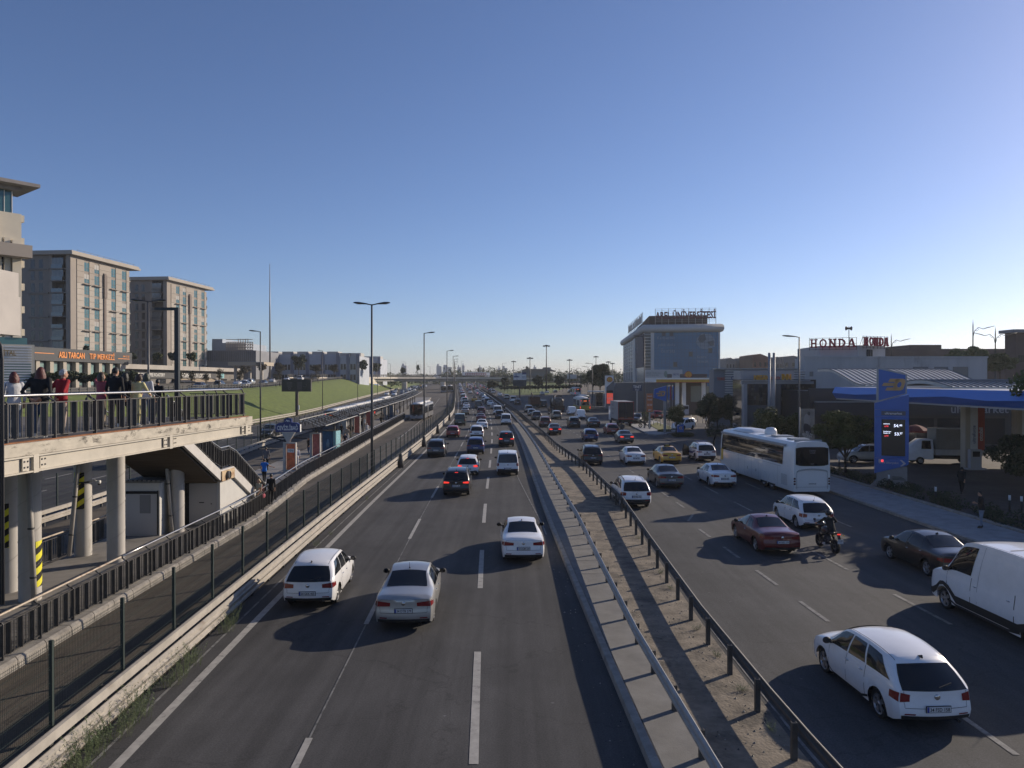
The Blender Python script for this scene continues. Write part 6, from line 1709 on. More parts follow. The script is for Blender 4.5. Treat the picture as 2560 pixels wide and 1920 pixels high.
def car_proto(kind,lod,tall=0,plate='34 ABC 123',opt=''):
 0
 key=(kind,lod,plate,opt)
 if key in _cars:return _cars[key]
 sp=SPEC[kind];g,N,s_of,side,top,rear,front=build_fns(sp)
 rw=sp['rw'];L=sp['yl'][-1];box=kind in('van','bigvan','panelvan');sedan=kind in('sedan','coupe')
 out=[]
 def emit(name,mb,mats,par=-1,sharp=None,merge=False,loc=None):
  mb.v=[(x,y-sp['wy'][0],z)for x,y,z in mb.v]
  o=mb.build(name,mats,sharp=sharp,merge=merge)
  me=o.data;bpy.data.objects.remove(o)
  out.append((name,me,par));return len(out)-1
 mb=MB()
 ra=rw+.055;ycr=[]
 st=.16 if lod==0 else(.3 if lod==1 else .8)
 for yw in sp['wy']:
  ycr+=[yw+k*ra for k in((-1.001,-.99,-.9,-.7,-.4,0,.4,.7,.9,.99,1.001)if lod<2 else(-1.001,-.9,0,.9,1.001))]
 ys=sorted(set([round(y,4)for y in list(np.arange(0,L,st))+[L,.05,.14]+ycr if 0<=y<=L]))
 ss=[0.0]+[s_of(y)for y in ys[1:-1]]+[float(N)]
 hs=[0,.12,.3,.5,.7,.85,1.0,1.2,1.5,1.8,2.0]if lod==0 else([0,.3,.6,1.0,1.5,2.0]if lod==1 else[0,.5,1,2])
 for sg in(1,-1):
  mb.grid([[side(s,h,sg)for h in hs]for s in ss],0,True,flip=sg<0)
 cs=np.linspace(-1,1,9 if lod==0 else(5 if lod==1 else 3))
 mb.grid([[top(s,c)for c in cs]for s in ss],0,True,flip=True)
 mb.grid([[rear(h,c)for c in cs]for h in hs],0,True,flip=True)
 mb.grid([[front(h,c)for c in cs]for h in hs],0,True)
 emit('body',mb,[PT['white']],merge=True,sharp=38)
 mb=MB()
 mb.box(-.70,.70,.25,L-.3,.20,.42)
 for yw in sp['wy']:mb.box(-.76,.76,yw-rw-.03,yw+rw+.03,.3,rw*2)
 suv=kind=='suv' or 'clad' in opt
 lo=.30 if suv else .14
 patch(mb,rear,((0.0,-.97),(lo,-.97),(lo,.97),(0.0,.97)),2,8,flip=True,off=.008)
 if lod<2:
  for sg in(1,-1):
   patch(mb,side,((s_of(sp['wy'][0]+ra),0),(s_of(sp['wy'][1]-ra),0),(s_of(sp['wy'][1]-ra),.16 if suv else .08),(s_of(sp['wy'][0]+ra),.16 if suv else .08)),8,1,flip=sg<0,off=.008,sg=sg)
 emit('bumper_trim',mb,TRIM)
 mb=MB()
 if sedan:patch(mb,top,((2.08,-.93),(2.94,-.94),(2.94,.94),(2.08,.93)),3,8,flip=True,off=.012)
 else:
  b0=1.0 if not box else 1.02
  hh=1.93
  patch(mb,rear,((b0,-.955),(hh,-.945),(hh,.945),(b0,.955)),3,8,flip=True,off=.010)
 if 'panel' not in opt:emit('rear_window',mb,GLS)
 mb=MB();patch(mb,top,((5.1,-.9),(5.92,-.9),(5.92,.9),(5.1,.9)),3,8,flip=True,off=.012);emit('windshield',mb,GLS)
 wins=[((4.06,1.10),(5.82,1.10),(5.25,1.88),(4.06,1.88)),((2.72 if not sedan else 2.80,1.12),(3.94,1.10),(3.94,1.88),(2.90,1.86))]
 if kind in('suv','van','bigvan','hatchback'):wins.append(((1.25,1.12),(2.62,1.10),(2.78,1.88),(1.75,1.84)))
 if 'panel' in opt:wins=wins[:1]
 if kind=='coupe':wins[1]=((2.7,1.14),(3.6,1.10),(3.7,1.86),(3.05,1.80));wins[0]=((3.75,1.10),(5.82,1.10),(5.25,1.88),(3.85,1.88))
 if lod==2:
  mb=MB()
  for q in wins:
   for sg in(1,-1):patch(mb,side,q,2,1,flip=sg<0,off=.01,sg=sg)
  emit('side_windows',mb,GLS)
 else:
  for q in wins:
   for sg in(1,-1):
    mb=MB();patch(mb,side,q,6,3,flip=sg<0,off=.008,sg=sg);emit('side_window',mb,GLS)
 lit='brake' in opt
 for sg in(1,-1):
  mb=MB()
  if box:c0,c1,h0,h1=.84,.985,.62,1.0
  elif sedan:c0,c1,h0,h1=.50,.985,.68,.92
  elif kind=='suv':c0,c1,h0,h1=.55,.985,.74,.93
  else:c0,c1,h0,h1=.60,.985,.64,.92
  if 'tall' in opt:c0,h0=.74,.60
  q=((h0+.03,sg*c0),(h1-.05,sg*c0),(h1,sg*c1),(h0,sg*c1))
  patch(mb,rear,q,2,4,m=1 if lit else 0,flip=sg>0,off=.012)
  sw=.7 if box else 1.25
  patch(mb,side,((0,h0),(sw,h0+.06),(sw,h1-.06),(0,h1)),3,2,flip=sg<0,off=.009,sg=sg)
  emit('taillight',mb,[TAIL,TAILON])
  if lod<2:
   mb=MB();patch(mb,front,((.55,sg*.55),(.95,sg*.5),(1.2,sg*.98),(.7,sg*.98)),2,3,flip=sg<0,off=.012)
   patch(mb,side,((7.9,.62),(N,.55),(N,.95),(8.0,.95)),2,2,flip=sg<0,off=.009,sg=sg);emit('headlight',mb,HEADL)
 if lit and not sedan:
  mb=MB();patch(mb,rear,((1.90,-.16),(1.96,-.16),(1.96,.16),(1.90,.16)),1,3,flip=True,off=.014);emit('brake_light',mb,TAILON)
 def wheel(x,y,sg):
  n=20 if lod==0 else(12 if lod==1 else 8)
  mb=MB();tw=.20
  mb.lathe([(rw*.66,-tw*.45),(rw*.94,-tw*.5),(rw,-tw*.36),(rw,tw*.36),(rw*.94,tw*.5),(rw*.66,tw*.45)],n,c=(x,y,rw),axis='x')
  i=emit('wheel',mb,TYRE)
  if lod<2:
   mb=MB();xo=x+sg*tw*.40
   mb.lathe([(rw*.70,sg*.02),(rw*.60,-sg*.01),(rw*.56,-sg*.07),(0,-sg*.07)],n,m=1,c=(xo,y,rw),axis='x',mats=[0,1,1])
   for k in range(10 if lod==0 else 5):
    a=2*PI*k/5+(.16 if k>=5 else-.16 if lod==0 else 0)
    mb.beam((xo+sg*.0,y+.05*math.cos(a),rw+.05*math.sin(a)),(xo+sg*.01,y+rw*.62*math.cos(a),rw+rw*.62*math.sin(a)),.045,.03,up=(1,0,0))
   mb.lathe([(.07,0),(.07,sg*.02),(0,sg*.025)],8,c=(xo,y,rw),axis='x')
   emit('rim',mb,[RIM,TRIM],i)
 for yw in sp['wy']:
  for sg in(1,-1):
   wheel(sg*(side(s_of(yw),.75).x-.135),yw,sg)
 hp=.40 if not sedan else .52
 if box:hp=.34
 if kind=='suv':hp=.52
 p=rear(hp,0);mb=MB()
 mb.box(-.26,.26,p.y-.03,p.y-.008,p.z-.058,p.z+.058,0)
 mb.box(-.258,-.215,p.y-.034,p.y-.0305,p.z-.055,p.z+.055,1)
 if lod<2:
  mb.text(plate,(.02,p.y-.0345,p.z),(1,0,0),(0,0,1),.078,.43,2,center=True)
  mb.box(-.275,.275,p.y-.02,p.y-.0075,p.z-.072,p.z+.072,2)
 emit('license_plate',mb,[PLATE,PBLUE,BLACK])
 if lod<2:
  for sg in(1,-1):
   a=side(5.55,1.12,sg);mb=MB()
   mb.ell((a.x+sg*.13,a.y-.02,a.z+.06),(.11,.06,.085),10,6,0);mb.beam((a.x,a.y,a.z),(a.x+sg*.1,a.y,a.z+.02),.05,.04)
   mb.add([(a.x+sg*.05,a.y-.078,a.z+.01),(a.x+sg*.21,a.y-.078,a.z+.01),(a.x+sg*.21,a.y-.078,a.z+.115),(a.x+sg*.05,a.y-.078,a.z+.115)],[(0,1,2,3)],1)
   emit('mirror',mb,[TRIM,GLS])
 if lod==0:
  for sg in(1,-1):
   for s in((3.75,2.75)if kind!='coupe' else(3.6,)):
    a=side(s,.84,sg);mb=MB();mb.ell((a.x+sg*.012,a.y+.1,a.z),(.02,.09,.018),8,5);emit('door_handle',mb,CHROME)
  mb=MB()
  for sg in(1,-1):
   for s in((4.0,2.65,5.6)if kind!='coupe' else(3.68,5.6)):
    patch(mb,side,((s,.12),(s+.02,.12),(s+.02,1.05),(s,1.05)),1,8,flip=sg<0,off=.003,sg=sg)
   patch(mb,rear,((.42,sg*.86),(.98,sg*.9),(.98,sg*.91),(.42,sg*.87)),6,1,flip=sg>0,off=.003)
   if not sedan:patch(mb,top,((.3,sg*.93),(4.9,sg*.93),(4.9,sg*.95),(.3,sg*.95)),10,1,flip=sg>0,off=.003)
  patch(mb,rear,((.40,-.86),(.415,-.86),(.415,.86),(.40,.86)),1,8,flip=True,off=.003)
  if sedan:patch(mb,rear,((.99,-.9),(1.0,-.9),(1.0,.9),(.99,.9)),1,8,flip=True,off=.003)
  emit('shut_lines',mb,BLACK)
  a=top(.9 if not sedan else 3.15,0);mb=MB()
  if 'fin' in opt:mb.prism([(0-.015,a.y-.09,a.z),(-.015,a.y+.10,a.z),(-.015,a.y-.07,a.z+.07)],(.03,0,0))
  else:mb.tube([(0,a.y,a.z),(0,a.y-.12,a.z+.22)],.006,5);mb.tube([(0,a.y+.03,a.z),(0,a.y-.02,a.z+.03)],.025,6)
  emit('antenna',mb,TRIM)
  a=rear(.80 if not sedan else .84,0);mb=MB()
  mb.lathe([(.055,-.012),(.045,-.022),(.0,-.022)],14,axis='y',c=(0,a.y,a.z));mb.lathe([(.062,0),(.062,-.015),(.052,-.016)],14,axis='y',m=0,c=(0,a.y,a.z));emit('emblem',mb,[CHROME])
  a=rear(.05,.6);mb=MB();mb.lathe([(.035,-.06),(.035,.1),(.028,.1),(.028,-.06)],10,axis='y',c=(.48,a.y+.02,.27));emit('exhaust',mb,CHROME)
  if not sedan:
   mb=MB();a=rear(1.12,.1,.02);b=rear(1.25,.55,.02);mb.beam(a,b,.015,.02);emit('wiper',mb,TRIM)
  for sg in(1,-1):
   mb=MB();patch(mb,rear,((.17,sg*.62),(.22,sg*.6),(.22,sg*.88),(.17,sg*.9)),1,2,flip=sg>0,off=.01);emit('reflector',mb,TAIL)
 if suv and lod<2 and kind=='suv':
  for sg in(1,-1):
   mb=MB();mb.tube([top(1.2,sg*.93,.0)]+[top(s,sg*.93,.06)for s in(1.4,2.5,3.5,4.4)]+[top(4.6,sg*.93,0)],.02,6);emit('roof_rail',mb,TRIM)
 if 'taxi' in opt:
  a=top(3.6,0);mb=MB();mb.box(-.28,.28,a.y-.07,a.y+.07,a.z,a.z+.14);mb.text('TAKSİ',(0,a.y-.075,a.z+.07),(1,0,0),(0,0,1),.07,.4,1,center=True);emit('taxi_sign',mb,[TRIM,YEL])
 if 'police' in opt:
  a=top(3.4,0);mb=MB();mb.box(-.5,.5,a.y-.12,a.y+.12,a.z+.02,a.z+.10);emit('light_bar',mb,NAVY)
  mb=MB()
  for sg in(1,-1):patch(mb,side,((1.9,.45),(5.4,.45),(5.4,.72),(1.9,.72)),6,1,flip=sg<0,off=.012,sg=sg)
  for k in range(3):patch(mb,rear,((.56,-.12+.1*k),(.70,-.10+.1*k),(.70,-.05+.1*k),(.56,-.07+.1*k)),1,1,flip=True,off=.014)
  emit('police_stripe',mb,NAVY)
  a=side(5.4,.5,-1);mb=MB();mb.prism([(a.x-.02,a.y,.35),(a.x-.75,a.y-.55,.35),(a.x-.75,a.y-.55,1.0),(a.x-.6,a.y-.5,1.5),(a.x-.02,a.y,1.0)],(.05,-.05,0));emit('open_door',mb,TRIM)
 if 'panel' in opt and kind=='panelvan':
  mb=MB()
  for sg in(1,-1):
   patch(mb,side,((.3,.10),(8.2,.10),(8.2,.34),(.3,.34)),14,1,flip=sg<0,off=.016,sg=sg)
  patch(mb,front,((.0,-.97),(.6,-.97),(.6,.97),(0,.97)),3,6,off=.015);emit('side_cladding',mb,TRIM)
  mb=MB()
  for s in(1.4,2.2,3.0):patch(mb,top,((s,-.8),(s+.06,-.8),(s+.06,.8),(s,.8)),1,6,flip=True,off=.012)
  for sg in(1,-1):
   for s in(2.3,3.75):patch(mb,side,((s,.36),(s+.012,.36),(s+.012,1.95),(s,1.95)),1,8,flip=sg<0,off=.004,sg=sg)
  emit('panel_ribs',mb,M('van_seam',(.3,.3,.3),.6))
 _cars[key]=out
 return out
NCAR=[0]
def car(kind,col,loc,rz,label,lod=0,plate='34 ABC 123',opt='',group=None,cat='car',scale=1.0):
 pr=car_proto(kind,lod,plate=plate,opt=opt)
 nm={'hatchback':'hatchback_car','sedan':'sedan_car','coupe':'coupe_car','suv':'suv_car','van':'small_van','bigvan':'passenger_van','panelvan':'panel_van'}[kind]
 t=thing(nm,label,cat,loc,rz,group)
 obs=[]
 for name,me,par in pr:
  o=bpy.data.objects.new(name,me);COL.objects.link(o)
  o.parent=t if par<0 else obs[par]
  if name in('body','open_door')and not(name=='open_door'):
   o.material_slots[0].link='OBJECT';o.material_slots[0].material=PT[col]
  obs.append(o)
 return t
def cname(c):return CW.get(c,c)
# ---- near and middle traffic on the motorway: (kind, colour, u, v of the rear wheels, plate, options, label)
TR=[('hatchback','white',783,1507,'34 GKK 425','fin','white hatchback with dark taillights beside the left guardrail, nearest in its lane'),('sedan','silver',1018,1553,'34 DTB 279','','silver sedan straddling the lane line, nearest to the viewer on the motorway'),('sedan','white',1306,1396,'33 AGM 324','fin','white sedan with grey shark fin beside the concrete median kerb'),('suv','black',1142,1237,'34 NFT 586','brake','black SUV with lit brake lights close behind a white hatchback'),('hatchback','white',1170,1187,'34 MGA 51','brake','white hatchback partly hidden by the black braking SUV'),('van','white',1269,1187,'34 ZU 9928','clad','white glazed courier van with black rear bumper in the right lane'),('suv','grey',1091,1142,'34 VR 0981','','dark grey SUV in the left lane next to the mesh fence'),('suv','blue',1189,1135,'34 BL 480','','blue crossover in the middle lane ahead of the white hatchback'),('suv','black',1266,1116,'34 PJT 80','brake','black SUV in the right lane ahead of the white courier van'),('hatchback','red',1132,1093,'34 FT 500','tall','small red hatchback in the left lane behind the green van'),('suv','white',1192,1096,'34 CT 312','tall','white crossover with black lower bumper in the middle lane'),('sedan','white',1205,1073,'34 EG 61','','white sedan in the middle lane right behind a dark red sedan'),('sedan','maroon',1202,1054,'34 KM 72','','dark red sedan hidden by the white sedan behind it'),('bigvan','green',1150,1064,'34 TV 55','','dark green van in the left lane'),('suv','navy',1249,1047,'34 OP 77','','dark blue SUV between two white vans in the right lane'),('van','white',1265,1062,'34 CC 81','','second white glazed courier van, by the lane narrowing'),('suv','maroon',1203,1037,'34 RD 31','','dark red SUV in the middle lane ahead of the sedans'),('bigvan','white',1244,1037,'34 WT 8','','white passenger van beside the guardrail motorcyclist'),('sedan','beige',1163,1036,'34 BG 3','','beige sedan in the left lane ahead of the green van'),('bigvan','black',1196,1021,'34 DK 9','','black van in the middle lane behind the yellow taxi'),('sedan','white',1166,1022,'34 WH 1','','white sedan in the left lane just ahead of the beige sedan'),('hatchback','white',1160,1014,'34 WH 2','','white hatchback second ahead of the beige sedan'),('sedan','yellow',1186,1004,'34 TAK 1','taxi','small yellow taxi in the dense queue of the motorway'),('sedan','lightgrey',1235,1023,'34 GR 5','','light grey sedan just ahead of the white passenger van'),('sedan','white',1226,1015,'34 WR 6','','white sedan ahead of the light grey sedan near the median'),('suv','black',1219,1010,'34 BK 7','','black SUV to the left of the white sedan near the median'),('hatchback','white',1211,1002,'34 WS 8','','white hatchback ahead of the black SUV near the median'),('sedan','grey',1204,995.5,'34 DG 2','','grey sedan right of the small yellow taxi'),]
def put(kind,col,p,label,lod,plate,opt,**kw):
 return car(kind,col,p,head(p.y),label,lod,plate,opt,**kw)
for(k,c_,u,v,pl,op,lab)in TR:
 p=at(u,v);lod=0 if p.y<62 else 1
 put(k,c_,p,lab,lod,pl,op)
# ---- right collector road
TRR=[('hatchback','white',2316-40,1787,'34 FSD 158','fin tall','white hatchback with red taillights nearest the viewer on the collector road',8.98,16.5),('panelvan','white',0,0,'34 FRD 30','panel','white panel van with black side strip cut by the right picture edge',15.3,20.4),('sedan','black',0,0,'34 HC 16','fin','black sedan with chrome window line half hidden by the white panel van',16.75,28.4),('coupe','maroon',0,0,'34 NIO 154','fin','dark red coupe with tinted windows beside the motorcyclist',11.5,32.5),('hatchback','white',0,0,'34 DS 920','tall','white hatchback with clear side windows ahead of the motorcyclist',15.25,37.6),('suv','white',0,0,'34 FSA 146','tall','white SUV with black lower bumper beside the dark guardrail',7.25,44.0),('sedan','grey',0,0,'34 MCD 240','fin','dark grey sedan left of the white sedan beside the coach',10.95,51.8),('sedan','white',0,0,'34 FCS 102','','white sedan driving beside the white coach',14.8,52.5),('suv','white',0,0,'34 A 5521','police','white police SUV with dark open door in front of the coach',17.9,68.8),('sedan','yellow',0,0,'34 TDK 40','taxi','yellow taxi sedan with roof sign on the collector road',14.2,66.7),('sedan','white',0,0,'34 RM 702','','white sedan with joined red taillights left of the yellow taxi',10.9,66.0),('suv','black',0,0,'34 HRF 88','','black SUV with one gleaming taillight nearest the dark guardrail',7.1,65.7),]
for(k,c_,u,v,pl,op,lab,X,Y)in TRR:
 hd=head(Y)if Y>24 else 0.06
 car(k,c_,(X,Y,.006),hd if k!='panelvan' else .03,lab,0,pl,op)
TR3=[('hatchback','blue',1477,1103,'blue hatchback alone in the middle of the collector road',''),('sedan','grey',1564,1108,'dark grey sedan with lit brake lights behind the red hatchback','brake'),('hatchback','red',1531,1086,'red hatchback behind the box truck',''),('sedan','black',1485,1068,'black sedan to the left of the box truck',''),('suv','black',1436,1069,'black SUV left of the black sedan by the box truck',''),('sedan','black',1387,1087,'black sedan with bright red brake lights near the dark guardrail','brake'),('suv','brown',1363,1068,'rust red SUV by the dark guardrail',''),('suv','beige',1392,1048,'beige SUV behind the tanker truck',''),('van','white',1452,1048,'white panel delivery van nearest the yellow city bus','panel'),('van','white',1430,1038,'white delivery van directly behind the yellow city bus','panel'),('suv','grey',1342,1050,'dark grey SUV behind two pale cars at the dark guardrail',''),('hatchback','lightgrey',1330,1040,'light grey hatchback squeezed ahead of the dark grey SUV',''),('suv','lightgrey',1322,1031,'light grey SUV behind the brown dump truck',''),('bigvan','black',1358,1019,'black van right of the brown dump truck',''),('suv','navy',1294,1012,'dark blue SUV on the open stretch of the collector road',''),('bigvan','white',1283,1006,'white van ahead of the dark blue SUV on the collector road',''),('suv','silver',1267,998,'silver SUV by the guardrail at the road fork',''),('sedan','white',1250,991,'white car with yellowish roof at the fork by the lawn',''),('bigvan','white',1233,984,'white van at the start of the lawn fence',''),('hatchback','black',1224,982,'black hatchback left of the white van by the lawn',''),('sedan','silver',1356,988,'silver sedan leftmost on the branch road by the lawn',''),('sedan','white',1368,984.5,'white sedan on the branch road by the lawn',''),('hatchback','lightgrey',1389,983.5,'light grey hatchback on the branch road by the lawn',''),('suv','black',1426,984.5,'black SUV on the branch road next to the far coach',''),]
for(k,c_,u,v,lab,op)in TR3:
 p=at(u,v)
 car(k,c_,p,head(p.y),lab,1 if p.y<190 else 2,'34 XX 00',op)
# ---- dense far traffic: lanes of the motorway and of the collector
placed=[]
for o in COL.objects:
 if o.parent is None and o.get('category')=='car':placed.append((o.location.x,o.location.y))
cl=['white','white','white','black','grey','silver','lightgrey','red','navy','pearl','black','blue','yellow']
r4=random.Random(5)
def far_lane(off,y0,y1,gap,grp,where,flip=False,clset=cl):
 y=y0
 while y<y1:
  x=float(C(y))+val(off,y)
  if all((x-a)**2+(y-b)**2>30 for a,b in placed):
   k=r4.choice(['sedan','hatchback','suv','sedan','van','suv']);c_=r4.choice(clset)
   car(k,c_,(x+r4.uniform(-.3,.3),y,float(gz(y))+.005),head(y)+(PI if flip else 0),'tiny %s car %s'%(cname(c_),where),2,'','brake' if r4.random()<.2 else '',group=grp)
   placed.append((x,y))
  y+=gap*r4.uniform(.8,1.35)*(1+y/900)
for i,off in enumerate((-1.75,1.75,5.2)):
 far_lane(off,196+4*i,820,7.0,'cars in the distant motorway queue','in the far motorway queue towards the overpass')
far_lane(6.9 if False else 8.0,420,800,9,'cars in the distant motorway queue','in the far motorway queue towards the overpass')
far_lane(13,330,760,9,'cars on the far collector road','beyond the fork beside the lawn')
# ---- opposite carriageway (coming towards the viewer) and upper road
for(k,c_,u,v,lab,rot)in(('suv','black',668,1094,'black SUV with pale roof coming towards the viewer behind the mesh fence',PI),):
 p=at(u,v);car(k,c_,(p.x,p.y+2.6,p.z),head(p.y)+PI,lab,0,'34 KL 7','')
car('suv','black',(-33.6,66,.005),head(66)+PI,'black SUV glimpsed between the bridge columns',1,'34 KO 2','')
UR=[('sedan','silver',619,963,'silver sedan coming along the upper road above the grass'),('sedan','grey',661,958,'grey sedan on the upper road left of the dark billboard'),('hatchback','white',611,950,'white hatchback behind the silver sedan on the upper road'),('sedan','white',680,950,'white sedan on the upper road just above the dark billboard'),('sedan','white',716,949,'second white sedan above the dark billboard'),('suv','silver',624,944,'silver SUV farther left on the upper road'),('suv','black',545,955,'black SUV in shade on the upper road behind bare trees'),('sedan','grey',505,966,'dark sedan nearest on the upper road behind the lamp'),('sedan','white',592,955,'white sedan partly behind a thin tree on the upper road'),('sedan','silver',810,941,'silver sedan near the start of the retaining wall'),('van','white',750,944,'white van above the billboard on the upper road')]
for(k,c_,u,v,lab)in UR:
 Y=200.0
 for _ in range(60):
  x=(u-1280)/FOC*Y;zr=float(gz(Y))+Hl(-60,Y)+.03
  off=x-float(C(Y))
  off_t=-56 if v>955 else-62
  Y+=(off-off_t)*1.0
  Y=min(max(Y,90),330)
 x=float(C(Y))+off_t
 car(k,c_,(x,Y,float(gz(Y))+Hl(-66,Y)+.03),head(Y)+(PI if off_t==-56 else 0),lab,1 if Y<170 else 2,'34 UR 1','')
for i,off in enumerate((-25,-28.4,-31.9)):far_lane(off,285+5*i,520,15,'oncoming cars beyond the grass bank','oncoming on the far left carriageway under the overpass',flip=True)
for off in(-7.2,-10.4):pass
# ---- cars on the overpass
for(k,c_,f,s,lab,dirn)in(('van','white',1.05,3.2,'white van driving over the left end of the overpass',1),('hatchback','yellow',2.0,3.2,'yellow car on the overpass beside the first lamp',1),('hatchback','white',4.05,3.2,'white hatchback on the overpass over the bus lanes',1),('van','white',6.1,9.0,'white van above the long trailer on the overpass',-1),('sedan','white',7.2,3.2,'white car at the right end of the overpass',1)):
 i=int(f);a=Vector(path[i]);b=Vector(path[i+1]);d=(b-a).normalized();q=a+(b-a)*(f-i);z=zt_[i]+(zt_[i+1]-zt_[i])*(f-i)-.35
 n_=Vector((d.y,-d.x));q=q-n_*s
 car(k,c_,(q.x,q.y,z+.005),math.atan2(-d.x,d.y)+(0 if dirn>0 else PI),lab,2,'','')
# ---- parked cars in the station forecourts
for(k,c_,x,y,rz,lab)in(('suv','silver',33.2,66.5,1.45,'silver pickup like SUV behind the price totem'),('suv','white',26.6,112,2.4,'white parked SUV by the dark trees at the lower station'),('hatchback','lightgrey',28.4,118,2.4,'light grey parked car beside the white parked SUV'),('suv','black',22.6,128,2.5,'black parked SUV at the lower station'),('hatchback','white',52.0,71,1.3,'white car behind the station pillar'),('suv','red',27.5,140,.3,'dark red SUV refuelling at the lower station'),('sedan','white',16.6+6,133,2.2,'white car parked behind the orange price board')):
 car(k,c_,(x,y,.08),rz,lab,1 if y<100 else 2,'34 PK 4','')
#  buses, trucks, motorcycles
def wheelset(t,xs,ys,r,tw=.28,n=18):
 for y in ys:
  for x in xs:
   sg=1 if x>0 else-1
   mb=MB();mb.lathe([(r*.6,-tw/2),(r*.95,-tw/2),(r,-tw*.35),(r,tw*.35),(r*.95,tw/2),(r*.6,tw/2)],n,c=(x,y,r),axis='x');wl=mb.build('wheel',TYRE,t)
   mb=MB();mb.lathe([(r*.62,sg*tw*.45),(r*.5,sg*tw*.2),(r*.3,sg*tw*.2),(r*.25,sg*tw*.5),(0,sg*tw*.5)],n,c=(x,y,r),axis='x');mb.build('rim',RIM,wl)
BUSW=M('coach_white',(.72,.72,.71),.28,nz=(.8,.04),coat=.5)
def loft_box(mb,prof,ys,m=0):
 0
 P=[]
 for(y,sx,dz,zs)in ys:P.append([(x*sx,y,dz+z*zs)for x,z in prof+prof[:1]])
 mb.grid(P,m,True)
 for row,rev in((P[0],True),(P[-1],False)):
  o=row[:-1];mb.add(o,[tuple(range(len(o)))[::-1]if not rev else tuple(range(len(o)))],m)
W=1.275
prof=[(-W+.05,.32),(-W,.45),(-W,1.6),(-W+.04,2.6),(-W+.10,3.2),(-W+.28,3.48),(-.5,3.56),(.5,3.56),(W-.28,3.48),(W-.10,3.2),(W-.04,2.6),(W,1.6),(W,.45),(W-.05,.32)]
t=thing('coach','white three axle coach with tinted windows and rounded white rear','coach',(19.35,47.7,.006),.062)
Lc=13.9
mb=MB();loft_box(mb,prof,[(0,.94,0,1),(.12,.99,0,1),(.6,1,0,1),(Lc-.8,1,0,1),(Lc-.25,.97,0,.985),(Lc,.88,0,.95)]);bd=mb.build('body',BUSW,t,sharp=35)
mb=MB()
for sg in(1,-1):
 P=[[(sg*(W+.012),y,1.93-.05*(y>5)),(sg*(W-.03+.012),y,2.62),(sg*(W-.085+.012),y,3.14)]for y in np.linspace(1.55,Lc-.7,12)]
 g_=MB();g_.grid(P,0,True,flip=sg<0);g_.build('side_glass',GLS,t)
 g_=MB()
 for y in np.linspace(1.55,Lc-.7,8)[1:-1]:g_.beam((sg*(W+.014),y,1.9),(sg*(W-.07),y,3.12),.05,.012,up=(1,0,0))
 g_.build('window_pillars',BLACK,t)
 g_=MB();g_.beam((sg*(W-.05),1.2,3.22),(sg*(W-.05),Lc-.5,3.22),.12,.16);g_.build('roof_rail_trim',M('coach_grey',(.30,.31,.32),.4),t)
def cap_patch(x0,x1,z0,z1,bul,y0,n=8,r=0.0):
 P=[]
 for i in range(n+1):
  f=-1+2*i/n
  P.append([(x0+(x1-x0)*i/n,y0+bul*f*f,z0+r*(abs(f)**6)),(x0+(x1-x0)*i/n,y0+bul*f*f,z1-r*(abs(f)**6))])
 return P
mb=MB();mb.grid(cap_patch(-1.08,1.08,1.98,3.20,.03,-.05,r=.08),0,True,flip=True);rw_=mb.build('rear_window',GLS,t)
mb=MB();mb.text('viento',(0,-.05,2.98),(1,0,0),(0,0,1),.12,.5,0,center=True);mb.text('TURİZM',(0,-.05,2.82),(1,0,0),(0,0,1),.07,.4,0,center=True);mb.text('coach',(0,-.05,2.12),(1,0,0),(0,0,1),.07,.5,0,center=True);mb.build('lettering',M('lettering_grey',(.2,.2,.22),.5),rw_)
mb=MB()
pts=[(-1.02,.5),(-1.02,1.55),(-.9,1.64),(-.4,1.72),(0,1.74),(.4,1.72),(.9,1.64),(1.02,1.55),(1.02,.5)]
mb.tube([(x,-.055+.03*x*x,z)for x,z in pts],.014,5);mb.tube([(x,-.06+.03*x*x,z+.06)for x,z in pts[1:-1]],.02,5);mb.beam((-1.15,-.03,.62),(1.15,-.03,.62),.01,.02);mb.build('engine_hatch',MATS['coach_grey'],t)
for sg in(1,-1):
 mb=MB()
 for k in range(3):mb.lathe([(.075,-.02),(.06,-.045),(0,-.045)],10,axis='y',c=(sg*1.14,.03,.82+k*.17),m=0)
 mb.build('taillight',M('dark_red_lamp',(.06,.006,.008),.25),t)
mb=MB();mb.box(-.26,.26,-.075,-.05,.78,.90);mb.text('34 KYF 24',(0,-.08,.84),(1,0,0),(0,0,1),.075,.44,1,center=True);mb.build('license_plate',[PLATE,BLACK],t)
wheelset(t,(-1.13,1.13),(3.3,4.65,10.6),.5)
for y in(3.3,4.65,10.6):
 mb=MB();mb.lathe([(.60,-.002),(.60,.004),(0,.004)],20,axis='x',c=(-W-.002,y,.5));mb.v=[(x,y_,max(z,.32))for x,y_,z in mb.v];mb.build('wheel_arch',BLACK,t)
mb=MB()
for k in range(12):mb.box(-W-.012,-W-.002,.85,1.75,.62+k*.06,.645+k*.06)
mb.build('engine_grille',MATS['coach_grey'],t)
mb=MB()
for y in(2.3,5.6,6.9,8.2,9.5):mb.box(-W-.006,-W-.001,y,y+.012,.45,1.75)
mb.beam((-W-.004,1.8,1.78),(-W-.004,Lc-1,1.78),.012,.02)
for y in(6.0,7.6):mb.box(-W-.012,-W-.001,y,y+.12,.9,1.1)
mb.build('luggage_flaps',MATS['coach_grey'],t)
mb=MB();mb.box(-.9,.9,.5,.62,3.50,3.62);mb.box(-.6,.6,1.6,2.4,3.555,3.62);mb.box(-.6,.6,4,5,3.555,3.63);mb.build('roof_hatch',MATS['coach_grey'],t)
mb=MB();mb.lathe([(.45,0),(.43,.25),(.3,.46),(0,.52)],16,c=(.1,6.7,3.55));mb.build('roof_dome',BUSW,t)
